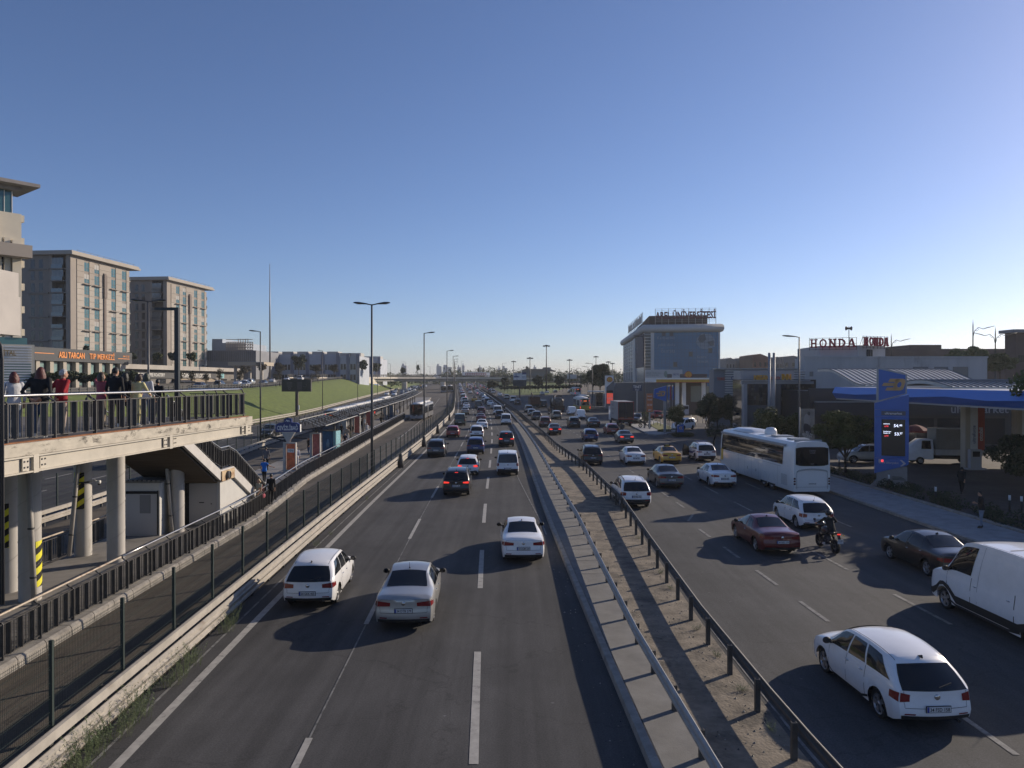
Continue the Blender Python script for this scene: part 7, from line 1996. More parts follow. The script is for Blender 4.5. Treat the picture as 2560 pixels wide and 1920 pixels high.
mb=MB();loft_box(mb,[(-.9,0),(-.85,.14),(-.5,.24),(.5,.24),(.85,.14),(.9,0)],[(8.3,.8,3.50,.3),(8.8,1,3.52,1),(11.6,1,3.52,1),(12.6,.85,3.45,.6)]);mb.build('air_conditioner',BUSW,t)
mb=MB();mb.tube([(-W+.1,Lc-.3,3.1),(-W-.2,Lc+.2,3.05),(-W-.35,Lc+.25,2.5)],.07,6);mb.ell((-W-.37,Lc+.25,2.3),(.10,.10,.32),8,6);mb.build('mirror',BLACK,t)
mb=MB();mb.add([(-W*.8,Lc+.02,1.3),(W*.8,Lc+.02,1.3),(W*.78,Lc-.02,3.0),(-W*.78,Lc-.02,3.0)],[(3,2,1,0)]);mb.build('windshield',GLS,t)
mb=MB();mb.box(-W-.004,-W+.1,Lc-1.0,Lc-.5,1.0,1.9);mb.build('amber_panel',SHY,t)
def city_bus(label,x,y,rz,mats,L=18.0,front=False,z=0.0,roofw=WHITE,grp=None):
 0
 body,low=mats
 t=thing('articulated_bus',label,'bus',(x,y,z),rz,grp)
 pr=[(-W,.35),(-W,2.9),(-W+.2,3.05),(W-.2,3.05),(W,2.9),(W,.35)]
 for a,b in((0,L*.42),(L*.46,L)):
  mb=MB();loft_box(mb,pr,[(a,.98,0,1),(a+.2,1,0,1),(b-.2,1,0,1),(b,.98,0,1)]);mb.build('body',body,t)
  mb=MB()
  for sg in(1,-1):
   mb.add([(sg*(W+.008),a+.5,1.25),(sg*(W+.008),b-.5,1.25),(sg*(W+.008),b-.5,2.6),(sg*(W+.008),a+.5,2.6)],[(0,1,2,3)if sg>0 else(3,2,1,0)])
  mb.build('side_windows',GLS,t)
  mb=MB()
  for sg in(1,-1):mb.add([(sg*(W+.006),a+.05,.36),(sg*(W+.006),b-.05,.36),(sg*(W+.006),b-.05,1.15),(sg*(W+.006),a+.05,1.15)],[(0,1,2,3)if sg>0 else(3,2,1,0)])
  mb.build('lower_side',low,t)
  for k in range(3):
   mb=MB();yy=a+(b-a)*(k+.5)/3;loft_box(mb,[(-.8,0),(-.72,.26),(.72,.26),(.8,0)],[(yy-.9,.9,3.04,.4),(yy-.6,1,3.04,1),(yy+.6,1,3.04,1),(yy+.9,.9,3.04,.4)]);mb.build('roof_unit',roofw,t)
 mb=MB()
 for k in range(6):f=L*(.42+.04*k/6);mb.box(-W+.08+.03*(k%2),W-.08-.03*(k%2),f,f+L*.0068,.4,2.95)
 mb.build('bellows',DARK,t)
 wheelset(t,(-1.1,1.1),(2.6,L*.62,L-2.8),.48,n=12)
 mb=MB()
 if front:
  mb.grid(cap_patch(-1.13,1.13,1.15,2.95,.02,-.035,r=.06),0,True,flip=True);mb.build('windshield',GLS,t)
  mb=MB();mb.grid(cap_patch(-1.2,1.2,.42,1.1,.02,-.03,r=.05),0,True,flip=True);mb.prism([(-1.1,-.05,1.12),(1.1,-.05,1.12),(0,-.06,.75)],(0,.01,0),1);mb.lathe([(.14,-.03),(.12,-.04),(0,-.04)],12,axis='y',c=(0,-.05,.85),m=2);mb.build('front_panel',[M('bus_front_grey',(.36,.36,.36),.5),DARK,CHROME],t)
  for sg in(1,-1):
   mb=MB();mb.ell((sg*.95,-.05,.72),(.2,.05,.1),8,5);mb.build('headlight',HEADL,t)
   mb=MB();mb.tube([(sg*1.2,-.05,2.8),(sg*1.45,-.3,2.7),(sg*1.47,-.3,2.2)],.05,6);mb.build('mirror',BLACK,t)
 else:
  mb.grid(cap_patch(-1.1,1.1,1.45,2.92,.03,-.02,r=.05),0,True,flip=True);mb.build('rear_window',GLS,t)
  mb=MB();mb.box(-W+.05,W-.05,-.02,-.003,.4,1.4);mb.build('rear_panel',low,t)
  mb=MB();mb.box(-.35,.35,-.05,-.025,2.35,2.6);mb.build('destination_display',M('display_orange',(.35,.06,.02),.5,emit=((1,.2,.05),.6)),t)
  for sg in(1,-1):
   mb=MB();mb.box(sg*.95-.08,sg*.95+.08,-.05,-.022,2.45,2.6);mb.box(sg*1.12-.07,sg*1.12+.07,-.03,-.004,.7,1.2);mb.build('taillight',TAILON,t)
 return t
BG=(M('bus_silver',(.19,.19,.19),.4,metal=.2),M('bus_grey',(.10,.10,.105),.5))
def bus_at(off,y):return float(C(y))+off
x,y=at(1041,1046).x,137.0
x=(1041-1280)/FOC*y
city_bus('grey articulated bus coming towards the viewer in the right bus lane',x,y,head(y)-.03,BG,18.5,True,float(gz(y)))
for i,(off,y)in enumerate(((-19.9,108),(-20.6,129.5),(-21.2,151),(-21.3,172.5))):
 city_bus(['nearest grey articulated bus in the left bus lane with lit rear display','second articulated bus in the queue behind the station canopy','third articulated bus in the left lane queue, beside the far canopy','farthest articulated bus of the left lane queue'][i],bus_at(off,y),y,head(y)+.02,BG,18.0,False,float(gz(y)))
YB=(M('bus_cream',(.42,.41,.34),.5),M('bus_yellow_low',(.34,.28,.03),.5))
p=at(1463,1029);city_bus('yellow and white city bus stopped at the roadside',p.x,p.y,head(p.y)-.06,YB,17.5,False,p.z)
city_bus('second yellow city bus standing just ahead of the first',p.x+2.2,p.y+20,head(p.y)-.06,YB,12,False,p.z+.1)
p=at(1445,989);city_bus('white coach far away beside the lawn',p.x,p.y,head(p.y),(WHITE,WHITE),13,False,p.z)
for i,(u,v,off)in enumerate(((1109,982,0),(1126,981,0))):
 p=at(u,v);city_bus(['tiny bus left of the bridge pier under the overpass','tiny bus right of the bridge pier under the overpass'][i],p.x,p.y,head(p.y),BG,13,True,p.z)
p=at(1565,1067)
t=thing('box_truck','box truck with black rear doors framed in red and grey side','truck',(p.x,p.y,p.z),head(p.y))
mb=MB();mb.box(-1.28,1.28,0,7.5,1.15,4.05);mb.build('cargo_box',M('truck_grey',(.30,.30,.31),.6,nz=(.7,.15)),t)
for sg in(1,-1):mb=MB();mb.box(min(sg*.02,sg*1.18),max(sg*.02,sg*1.18),-.04,-.003,1.35,3.9);mb.build('rear_door',M('truck_black',(.018,.018,.02),.5),t)
mb=MB();mb.box(-1.28,-1.2,-.03,-.002,1.15,4.05);mb.box(1.2,1.28,-.03,-.002,1.15,4.05);mb.box(-1.2,1.2,-.03,-.002,3.92,4.05);mb.box(-1.2,1.2,-.035,-.002,1.15,1.3);mb.build('red_frame',M('truck_red',(.25,.02,.02),.5),t)
mb=MB()
for k in range(4):
 for sg in(1,-1):mb.prism([(sg*(.35+k*.2),-.045,1.37),(sg*(.45+k*.2),-.045,1.37),(sg*(.37+k*.2),-.045,1.5),(sg*(.27+k*.2),-.045,1.5)],(0,.004,0))
mb.build('warning_chevrons',M('chevron_orange',(.6,.15,.03),.5),t)
mb=MB()
for i,s_ in enumerate(('NAKLİYAT','ŞEHİR İÇİ','444 0 34')):mb.text(s_,(-1.295,5.8,3.2-i*.7),(0,-1,0),(0,0,1),.32,4.6)
mb.lathe([(.42,-.002),(.36,-.004)],12,axis='x',c=(-1.29,4.5,3.75));mb.build('side_lettering',M('truck_print',(.12,.12,.13),.6),t)
mb=MB();mb.box(-1.15,1.15,.1,9.2,.7,1.14);mb.box(-1.2,1.2,-.02,.1,.55,.75);mb.build('chassis',BLACK,t)
mb=MB();mb.box(-1.2,1.2,7.7,9.6,.7,3.0);mb.build('cab',PT['white'],t)
mb=MB();mb.box(-.26,.26,-.05,-.021,.6,.72);mb.build('license_plate',PLATE,t)
mb=MB();mb.box(-1.0,-.7,-.06,-.021,.62,.74);mb.box(.7,1.0,-.06,-.021,.62,.74);mb.build('taillights',TAIL,t)
wheelset(t,(-1.05,1.05),(1.9,8.4),.48,n=12)
p=at(1398,1030.5)
t=thing('tanker_truck','dirty black tanker truck with round tank end and hoses','truck',p,head(p.y))
mb=MB();mb.lathe([(0,-.25),(.7,-.18),(1.1,0),(1.15,.3),(1.15,5.2),(.9,5.6),(0,5.7)],18,axis='y',c=(0,.6,2.35));mb.build('tank',M('tank_dirty',(.10,.10,.10),.4,metal=.3,nz=(1.5,.5)),t)
mb=MB();mb.box(-1.2,1.2,0,9,.6,1.15);mb.box(-1.25,1.25,-.1,.5,.5,1.5);mb.box(-1.1,1.1,7.0,8.9,1.15,3.0);mb.build('chassis',BLACK,t)
mb=MB();mb.lathe([(.5,-.1),(.5,0),(.42,.02)],14,axis='y',c=(.1,.35,2.5));mb.tube([(-1.1,.3,.9),(-1.2,.2,2.4),(-1.1,.4,3.6),(-.6,1.5,3.75)],.12,8);mb.tube([(1.1,.2,1.2),(.6,.1,2.0),(1.2,.3,2.8),(.7,1.2,3.6)],.10,8);mb.box(-1.35,-1.2,.3,.6,1,3.9);mb.box(-.7,.9,2,3.2,3.45,3.9);mb.build('hoses',DARK,t)
wheelset(t,(-1.05,1.05),(1.4,2.7,7.8),.5,n=12)
mb=MB();mb.box(-1.1,-.8,-.14,-.105,.7,.85);mb.box(.8,1.1,-.14,-.105,.7,.85);mb.build('taillights',TAIL,t)
p=at(1338.6,1021.5)
t=thing('dump_truck','rust brown open dump truck carrying a slanted pale beam','truck',p,head(p.y))
mb=MB()
for a in((-1.25,1.25,0,.1),(-1.25,1.25,4.9,5.0),(-1.25,-1.15,.1,4.9),(1.15,1.25,.1,4.9)):mb.box(*a,1.1,2.9)
mb.box(-1.15,1.15,.1,4.9,1.1,2.2);mb.build('dump_body',M('truck_brown',(.075,.03,.022),.8,nz=(1.5,.4)),t)
mb=MB();mb.box(-1.1,1.1,.2,7.5,.6,1.08);mb.box(-1.15,1.15,5.3,7.3,1.08,2.9);mb.build('chassis',BLACK,t)
mb=MB();mb.beam((-.2,3.5,2.3),(-.9,1.0,4.0),.35,.12);mb.build('loaded_beam',STEEL_W,t)
wheelset(t,(-1.05,1.05),(1.2,6.2),.5,n=12)
t=thing('tarpaulin_truck','small white flatbed truck with grey tarpaulin cover under the station canopy','truck',(41.4,65.6,.06),1.42)
mb=MB();mb.box(-1.0,1.0,0,3.9,1.35,3.15);mb.build('tarpaulin',M('tarp_grey',(.26,.25,.22),.8,nz=(1.2,.12)),t)
mb=MB();mb.box(-1.05,1.05,-.02,3.95,.85,1.34);mb.build('drop_side',M('dropside_white',(.45,.45,.44),.6,nz=(1,.12)),t)
mb=MB();mb.box(-.95,.95,-.04,-.003,1.9,2.95);mb.box(-.95,.95,-.041,-.0415,1.4,1.85);mb.build('open_back',BLACK,t)
mb=MB();loft_box(mb,[(-.95,.45),(-.95,1.35),(-.75,2.2),(.75,2.2),(.95,1.35),(.95,.45)],[(4.1,1,0,1),(5.0,1,0,1),(5.5,.97,.05,.8),(6.2,.9,.1,.5)]);mb.build('cab',PT['white'],t)
mb=MB()
for sg in(1,-1):mb.add([(sg*.962,4.3,1.38),(sg*.962,5.1,1.38),(sg*.80,5.0,2.1),(sg*.80,4.3,2.1)],[(0,1,2,3)if sg>0 else(3,2,1,0)])
mb.build('cab_window',GLS,t)
mb=MB();mb.box(-.8,.8,.1,4.5,.5,.85);mb.build('chassis',BLACK,t)
wheelset(t,(-.9,.9),(1.0,5.2),.34,n=12)
a,b=Vector(path[4]),Vector(path[5]);d=(b-a).normalized();n_=Vector((d.y,-d.x));q=a+(b-a)*.72-n_*2.6
t=thing('trailer_truck','long white and red trailer crossing the overpass','truck',(q.x,q.y,8.76),math.atan2(-d.x,d.y))
mb=MB();mb.box(-1.25,1.25,0,15,1.2,3.3);mb.build('trailer',WHITE,t)
mb=MB();mb.box(1.26,1.28,.4,14.6,1.5,2.8)
for k in range(9):mb.box(1.285,1.29,.8+k*1.55,1.8+k*1.55,1.8,2.5,1)
mb.build('side_print',[M('trailer_red',(.42,.16,.15),.6),WHITE],t)
mb=MB();mb.box(-1.2,1.2,15.4,17.4,.6,3.2);mb.build('cab',PT['white'],t);wheelset(t,(-1.05,1.05),(1.5,2.8,4.1,16.5),.5,n=10)
# ---- motorcycles
def motorcycle(label,x,y,z,rz,lod=0,plate='34 MC 711',scooter=False):
 t=thing('motorcycle',label,'motorcycle',(x,y,z),rz)
 for yw in(0,1.42):
  mb=MB();mb.lathe([(.20,-.06),(.29,-.075),(.32,0),(.29,.075),(.20,.06)],18,axis='x',c=(0,yw,.32));wl=mb.build('wheel',TYRE,t)
  mb=MB();mb.lathe([(.20,-.03),(.18,0),(.20,.03)],14,axis='x',c=(0,yw,.32))
  for k in range(5):a=2*PI*k/5;mb.beam((0,yw,.32),(0,yw+.19*math.cos(a),.32+.19*math.sin(a)),.03,.03)
  mb.build('rim',DARK,wl)
 mb=MB();mb.tube([(0,0,.32),(-.08,.45,.42),(-.08,.75,.5)],.045,6);mb.tube([(0,0,.32),(.08,.45,.42),(.08,.75,.5)],.045,6);mb.tube([(0,.55,.75),(0,1.0,.6),(0,1.2,.95)],.06,6)
 for sg in(1,-1):mb.tube([(sg*.08,1.42,.32),(sg*.09,1.2,.98)],.03,6)
 mb.build('frame',DARK,t)
 mb=MB();mb.ell((0,.68,.5),(.17,.24,.22),10,7);mb.box(-.2,.2,.55,.85,.3,.5);mb.build('engine',DARK,t)
 mb=MB();mb.ell((0,.88,.87),(.16,.30,.17),12,8);mb.ell((0,1.28,1.0),(.17,.16,.2),10,7);mb.build('fuel_tank',PT['black'],t)
 mb=MB();mb.ell((0,.40,.84),(.15,.32,.08),10,6);mb.beam((0,.2,.82),(0,-.28,.93),.16,.08);mb.build('seat',TRIM,t)
 mb=MB();mb.box(-.06,.06,-.33,-.27,.88,.92);mb.build('taillight',TAILON if lod==0 else TAIL,t)
 mb=MB();mb.beam((0,-.25,.86),(0,-.42,.6),.12,.03);mb.build('rear_fender',TRIM,t)
 mb=MB();mb.box(-.12,.12,-.45,-.435,.52,.70);mb.text('34 MU',(0,-.452,.65),(1,0,0),(0,0,1),.055,.2,1,center=True);mb.text('711',(0,-.452,.57),(1,0,0),(0,0,1),.055,.15,1,center=True);mb.build('license_plate',[PLATE,BLACK],t)
 mb=MB();mb.tube([(-.40,1.02,1.10),(-.2,1.12,1.06),(.2,1.12,1.06),(.40,1.02,1.10)],.018,6);mb.build('handlebar',DARK,t)
 for sg in(1,-1):
  mb=MB();mb.tube([(sg*.28,1.12,1.08),(sg*.36,1.14,1.28)],.01,5);mb.ell((sg*.38,1.14,1.30),(.07,.02,.045),8,5);mb.build('mirror',BLACK,t)
  mb=MB();mb.tube([(sg*.13,-.26,.84),(sg*.22,-.27,.84)],.012,5);mb.ell((sg*.23,-.27,.84),(.03,.03,.025),6,5,0);mb.build('turn_signal',SHY,t)
 mb=MB();mb.tube([(.14,.6,.35),(.17,.1,.42),(.18,-.12,.50)],[.03,.06,.065],8);mb.build('exhaust',CHROME,t)
 if scooter:
  mb=MB();mb.box(-.24,.24,-.32,.12,.95,1.38);mb.build('top_box',DARK,t)
 return t
motorcycle('black motorcycle with lit red taillight and white plate, leaning slightly',14.0,32.0,.006,head(32)+.03)
p=at(1261.6,1030);MC2=(p.x,p.y,p.z);motorcycle('dark motorcycle riding along the median guardrail',p.x,p.y,p.z,head(p.y),1)
p=at(1373,1037.8);MC3=(p.x,p.y,p.z);motorcycle('dark motorcycle beside the tanker truck',p.x,p.y,p.z,head(p.y),1)
p=at(1556,1088);MC4=(p.x,p.y,p.z);motorcycle('dark delivery motorcycle with top box behind the red hatchback',p.x,p.y,p.z,head(p.y),1,scooter=True)
motorcycle('black motorcycle parked by the lamp on the kerb island',21.3,114.5,.15,1.2,1)
#  people
SKIN=M('skin',(.42,.24,.16),.6,nz=(12,.08));SHOE_W=M('shoe_white',(.55,.55,.54),.6);SHOE_D=M('shoe_dark',(.02,.02,.02),.6)
def cloth(name,c):return M('cloth_'+name,c,.9,nz=(5,.18),bump=(14,.35))
CLO={k:cloth(k,c)for k,c in dict(black=(.012,.012,.013),red=(.28,.012,.02),white=(.55,.56,.58),yellow=(.62,.55,.27),blue=(.01,.14,.48),jeans=(.05,.085,.15),jeansl=(.16,.20,.26),beige=(.36,.29,.22),grey=(.12,.12,.125),khaki=(.26,.21,.15),pink=(.35,.08,.10),olive=(.10,.10,.06),sage=(.25,.26,.22),neon=(.55,.75,.04),stripe=(.38,.30,.26),navy=(.015,.02,.04)).items()}
HAIR={k:M('hair_'+k,c,.5,nz=(30,.4),bump=(40,.6))for k,c in dict(black=(.010,.009,.008),red=(.085,.012,.010),grey=(.42,.41,.40),blond=(.36,.24,.12),brown=(.05,.028,.016),scarf=(.045,.055,.04),navy=(.012,.016,.04)).items()}
POSE={'stand':dict(e=((-.25,-.03,1.12),(.25,-.03,1.12)),h=((-.25,.06,.87),(.25,.06,.87)),k=((-.10,.02,.50),(.10,.02,.50)),a=((-.11,-.02,.09),(.11,-.02,.09)),lean=0),'walk':dict(e=((-.24,.08,1.14),(.24,-.14,1.15)),h=((-.22,.27,.95),(.23,-.14,.90)),k=((-.10,.16,.52),(.10,.0,.50)),a=((-.10,.22,.10),(.10,-.24,.15)),lean=.02),'lean':dict(e=((-.30,.22,1.12),(.30,.22,1.12)),h=((-.20,.44,1.06),(.20,.44,1.06)),k=((-.10,.0,.50),(.10,.02,.50)),a=((-.11,-.04,.09),(.12,-.06,.09)),lean=.12),'behind':dict(e=((-.27,-.16,1.14),(.27,-.16,1.14)),h=((-.05,-.20,.92),(.05,-.22,.94)),k=((-.09,.0,.50),(.09,.02,.50)),a=((-.10,-.03,.09),(.10,-.03,.09)),lean=.05),'point':dict(e=((-.24,-.02,1.12),(.33,.14,1.2)),h=((-.23,.05,.88),(.55,.22,1.14)),k=((-.09,.05,.50),(.10,-.02,.5)),a=((-.09,.06,.09),(.11,-.12,.10)),lean=.02),'phone':dict(e=((-.26,.02,1.12),(.26,.02,1.12)),h=((-.06,.26,1.18),(.10,.27,1.16)),k=((-.11,.05,.50),(.11,.0,.50)),a=((-.13,.05,.09),(.14,-.06,.09)),lean=.03),'head':dict(e=((-.34,.10,1.52),(.25,-.03,1.12)),h=((-.14,.10,1.66),(.23,.1,.9)),k=((-.10,.02,.50),(.10,.02,.50)),a=((-.11,-.02,.09),(.11,-.02,.09)),lean=0),'sit':dict(e=((-.26,.10,.72),(.26,.10,.72)),h=((-.16,.34,.62),(.16,.34,.62)),k=((-.13,.42,.50),(.13,.42,.50)),a=((-.13,.46,.09),(.13,.46,.09)),lean=.10,drop=.45),'ride':dict(e=((-.36,.34,1.22),(.36,.34,1.22)),h=((-.38,.60,1.12),(.38,.60,1.12)),k=((-.26,.42,.62),(.26,.42,.62)),a=((-.24,.18,.34),(.24,.18,.34)),lean=.22,drop=.03)}
def limb(mb,pts,rs,n=10):
 mb.tube(pts,rs,n);
 for p,r in zip(pts,rs):mb.ell(p,(r,r,r),n,6)
def person(label,x,y,z,rz,pose='stand',top='black',legs='jeans',hair='black',long=0,shoes=SHOE_D,h=1.72,fat=1.0,bag=None,skirt=None,helmet=None,group=None,voxel=.018,turn=0.0,sleeves=True):
 P=POSE[pose];dr=P.get('drop',0);ln=P['lean'];k=h/1.72
 V_=lambda p:Vector((p[0]*(1 if abs(p[0])<.12 else 1),p[1],p[2]))
 pel=Vector((0,0,.95-dr));ch=Vector((0,ln,1.33-dr));nk=Vector((0,ln*1.15,1.48-dr));hd=Vector((0,ln*1.3+.025,1.61-dr))
 mb=MB()
 rings=[(-.10,.165,.125,0),(0,.170,.130,0),(.12,.150,.112,ln*.25),(.25,.158,.115,ln*.6),(.38,.180,.118,ln),(.47,.165,.095,ln),(.52,.09,.07,ln*1.1)]
 P_=[]
 for(dz_,a,b,yy)in rings:
  P_.append([(a*fat*math.cos(t),yy+b*fat*math.sin(t),.95-dr+dz_)for t in[2*PI*i/14 for i in range(15)]])
 mb.grid(P_,0,True)
 for row,rv in((P_[0],True),(P_[-1],False)):
  o=row[:-1];mb.add(o,[tuple(range(14))[::-1]if rv else tuple(range(14))])
 limb(mb,[nk-Vector((0,0,.05)),nk+Vector((0,.01,.08))],[.058,.052])
 ro=Matrix.Rotation(turn,3,'Z')
 mb.ell(hd+Vector((0,0,.02)),(.076,.095,.108),14,10);mb.ell(hd+ro@Vector((0,.035,-.055)),(.052,.058,.05),10,8)
 mb.ell(hd+ro@Vector((0,.098,-.008)),(.014,.022,.02),8,6)
 for sg in(1,-1):mb.ell(hd+ro@Vector((sg*.078,-.005,-.005)),(.012,.022,.032),8,6)
 seg=[]
 for i,sg in((0,-1),(1,1)):
  sh_=Vector((sg*.175*(fat*.5+.5),ln,1.42-dr));el=Vector(P['e'][i]);ha=Vector(P['h'][i])
  el.x*=(fat*.6+.4)
  limb(mb,[sh_,el,ha],[.062*(fat*.5+.5),.044,.030]);seg.append((sh_,el,ha))
  hip=Vector((sg*.092,0,.90-dr));kn=Vector(P['k'][i]);an=Vector(P['a'][i])
  limb(mb,[hip,kn,an],[.092*fat,.062*(fat*.5+.5),.042])
  mb.tube([an+Vector((0,-.05,-.05)),an+Vector((0,.06,-.055)),an+Vector((sg*.01,.17,-.065))],[.04,.045,.028],8)
  d=(ha-el).normalized();mb.ell(ha+d*.05,(.036,.036,.048),8,6)
 me0=mb.build('tmp',SKIN)
 rm=me0.modifiers.new('r','REMESH');rm.mode='VOXEL';rm.voxel_size=voxel;rm.use_smooth_shade=True
 sm=me0.modifiers.new('s','SMOOTH');sm.iterations=2;sm.factor=.5
 dg=bpy.context.evaluated_depsgraph_get();dg.update()
 me=bpy.data.meshes.new_from_object(me0.evaluated_get(dg));bpy.data.objects.remove(me0)
 vs=[v.co.copy()for v in me.vertices];fs=[tuple(p.vertices)for p in me.polygons]
 out=MB()
 hem=.86-dr
 fm=[]
 for f in fs:
  c_=sum((vs[i]for i in f),Vector())/len(f)
  m=1
  if c_.z>1.50-dr and(c_-hd).length<.19:m=0
  elif min((c_-s_[2]).length for s_ in seg)<.10 and c_.z<1.75:m=0
  elif not sleeves and min((c_-(s_[1]*.8+s_[2]*.2)).length for s_ in seg)<.20:m=0
  elif min((c_-(Vector(P['a'][i])+Vector((0,.05,-.04)))).length for i in(0,1))<.135 and c_.z<Vector(P['a'][0]).z+.35:m=3 if min((c_-Vector(P['a'][i])).z for i in(0,1))<.03 or c_.z<.12 else 2
  elif c_.z<hem or(dr>.2 and c_.y>.16 and c_.z<.62):
   arm=min(min((c_-s_[1]).length,(c_-s_[2]).length,(c_-(s_[1]+s_[2])/2).length)for s_ in seg)<.085
   m=1 if arm else 2
  fm.append(m)
 out.v=[tuple(v)for v in vs];out.f=fs;out.m=fm;out.sm=[True]*len(fs)
 for i,(sh_,el,ha)in enumerate(seg):
  d=(ha-el).normalized();a=d.cross(Vector((0,1,.3))).normalized();b=a.cross(d);sg=(-1,1)[i]
  for q,L_ in((-1.5,.062),(-.5,.074),(.5,.070),(1.5,.056)):
   p0=ha+d*.07+a*(q*.017);p1=p0+d*L_*.55+a*q*.004+b*.004;p2=p1+d*L_*.4+b*.022
   out.tube([p0,p1,p2],[.0095,.0085,.0065],6,0)
  p0=ha+d*.035+a*(-sg*.026);out.tube([p0,p0+d*.03-a*sg*.022+b*.01,p0+d*.055-a*sg*.028+b*.022],[.011,.010,.008],6,0)
 for sg in(1,-1):out.ell(hd+ro@Vector((sg*.03,.086,.022)),(.011,.008,.006),6,5,4)
 out.ell(hd+ro@Vector((0,.090,-.058)),(.022,.006,.005),8,5,5)
 t=thing('person',label,'person',(x,y,z),rz,group)
 t.scale=(k,k,k)
 b_=out.build('person_body',[SKIN,CLO[top],CLO[legs],shoes,BLACK,M('lips',(.25,.09,.08),.5)],t)
 mb=MB()
 if helmet:
  mb.ell(hd+Vector((0,0,.03)),(.125,.145,.14),14,10);mb.build('helmet',helmet,t)
  mb=MB();mb.ell(hd+ro@Vector((0,.05,.02)),(.105,.105,.06),12,8);mb.build('visor',GLS,t)
 elif hair:
  r_=random.Random(label)
  P_=[]
  for i in range(9):
   ph=PI*.02+(PI*.62)*i/8;row=[]
   for j in range(15):
    th=2*PI*j/14;s_=math.sin(th)
    cut=1.0 if s_<.35 else(.62 if s_<.7 else .52)
    p_=ph*cut;w_=1+r_.uniform(-.03,.03)
    row.append(hd+ro@Vector((.088*w_*math.sin(p_)*math.cos(th),-.008+.108*w_*math.sin(p_)*s_,.025+.118*w_*math.cos(p_))))
   P_.append(row)
  mb.grid(P_,0,True)
  if long:
   P_=[]
   for i in range(8):
    f=i/7;row=[]
    for j in range(13):
     th=PI+PI*j/12;w_=1+r_.uniform(-.08,.08)
     wd=(.085+.035*math.sin(f*2.6))*w_
     row.append(hd+Vector((wd*math.cos(th),-.035-.01*f+(.085+.02*f)*w_*math.sin(th),.06-long*f)))
    P_.append(row)
   mb.grid(P_,0,True);mb.grid([[p_+Vector((0,.03,0))for p_ in row]for row in P_],0,True,flip=True)
  mb.build('headscarf' if hair in('scarf','navy')else 'hair',HAIR[hair],t)
 if skirt:
  c_,z1=skirt;mb=MB();P_=[]
  for i in range(7):
   f=i/6;row=[]
   for j in range(19):
    th=2*PI*j/18;w_=1+.05*math.sin(th*6)*f
    row.append(((.18+.10*f)*fat*w_*math.cos(th),(.145+.10*f)*fat*w_*math.sin(th),1.08-dr+(z1-1.08)*f))
   P_.append(row)
  mb.grid(P_,0,True);mb.build('skirt',CLO[c_],t)
 if bag:
  c_,sg=bag;mb=MB();mb.ell((sg*.30,-.02,.80),(.07,.16,.15),10,8);mb.tube([(sg*.29,-.10,.92),(sg*.2,-.05,1.44),(sg*.29,.08,.92)],.012,5);mb.build('shoulder_bag',CLO[c_],t)
 return t
DZ=6.0
def deck(label,u,d,rz,pose='stand',**kw):
 Y=20.0
 for _ in range(60):Y+=.6*((dx(Y)-d)*FOC/(u-1280)-Y)
 return person(label,(u-1280)/FOC*Y,Y,DZ+.02,rz,pose,**kw)
deck('person with auburn hair and white shirt at the left end of the bridge railing',35,1.6,.9,top='white',legs='jeansl',hair='red',long=.22,shoes=SHOE_W,h=1.70,bag=('navy',-1))
deck('person with long dark red hair, black jacket and blue jeans at the railing',98,0.75,.15,'behind',top='black',legs='jeans',hair='red',long=.32,shoes=SHOE_W,h=1.82,fat=1.32)
deck('grey haired person in a red shirt holding hands behind the back',152,0.85,-.35,'behind',top='red',legs='stripe',hair='grey',h=1.78,fat=1.12,turn=-.5)
deck('person with light hair raising an arm to the head, dark top',253,1.9,-.3,'head',top='pink',legs='beige',hair='brown',long=.2,h=1.72,turn=-.6)
deck('dark haired person in a black suit seen from behind',288,1.3,-.1,top='black',legs='black',hair='black',shoes=SHOE_W,h=1.88,fat=1.08,turn=-.3)
deck('person with long black hair between the black suit and the yellow dress',313,2.0,-.1,top='black',legs='black',hair='black',long=.24,h=1.74)
deck('person in a pale yellow dress with a dark shoulder strap',340,0.9,-.15,'lean',top='yellow',legs='yellow',hair='brown',long=.16,h=1.68,skirt=('yellow',.42),bag=('black',-1),shoes=SHOE_W)
deck('person in a white shirt and jeans with a dark patterned headscarf',366,1.2,-.1,top='white',legs='jeans',hair='scarf',long=.2,shoes=SHOE_W,h=1.72)
deck('person in navy headscarf half hidden by the white shirt',354,2.1,.3,top='navy',legs='jeans',hair='navy',long=.18,h=1.70)
deck('short dark haired person just behind the bridge railing near the dark lamp',394,2.0,.2,top='black',legs='grey',hair='black',h=1.52)
def pf(u,v,**kw):
 p=at(u,v,PZ);return p
def plat(label,u,v,rz,*a,**kw):
 p=at(u,v,PZ);return person(label,p.x,p.y,p.z,rz,*a,voxel=.024,**kw)
person('blond person in sunglasses and sage dress walking below the stairs',-14.12,41.3,PZ,PI-.5,'walk',top='sage',legs='sage',hair='blond',long=.12,skirt=('sage',.25),bag=('pink',-1),h=1.68,sleeves=False)
person('dark haired person in black beside the blond walker',-13.95,42.8,PZ,.1,'walk',top='black',legs='black',hair='black',h=1.78)
plat('person in a bright blue shirt stretching one arm out on the platform',660,1209,-.2,'point',top='blue',legs='black',hair='black',shoes=SHOE_W,h=1.72,fat=1.15,sleeves=False)
plat('person in a grey sweater standing before the blue shirt',665,1175,.2,top='grey',legs='black',hair='black',h=1.82,fat=1.05)
plat('person in white leaning behind the orange poster column',741,1170,.4,top='white',legs='white',hair=None,h=1.74)
plat('slim person with long black hair in black top and jeans',772,1139,2.8,'walk',top='black',legs='jeans',hair='black',long=.4,h=1.68)
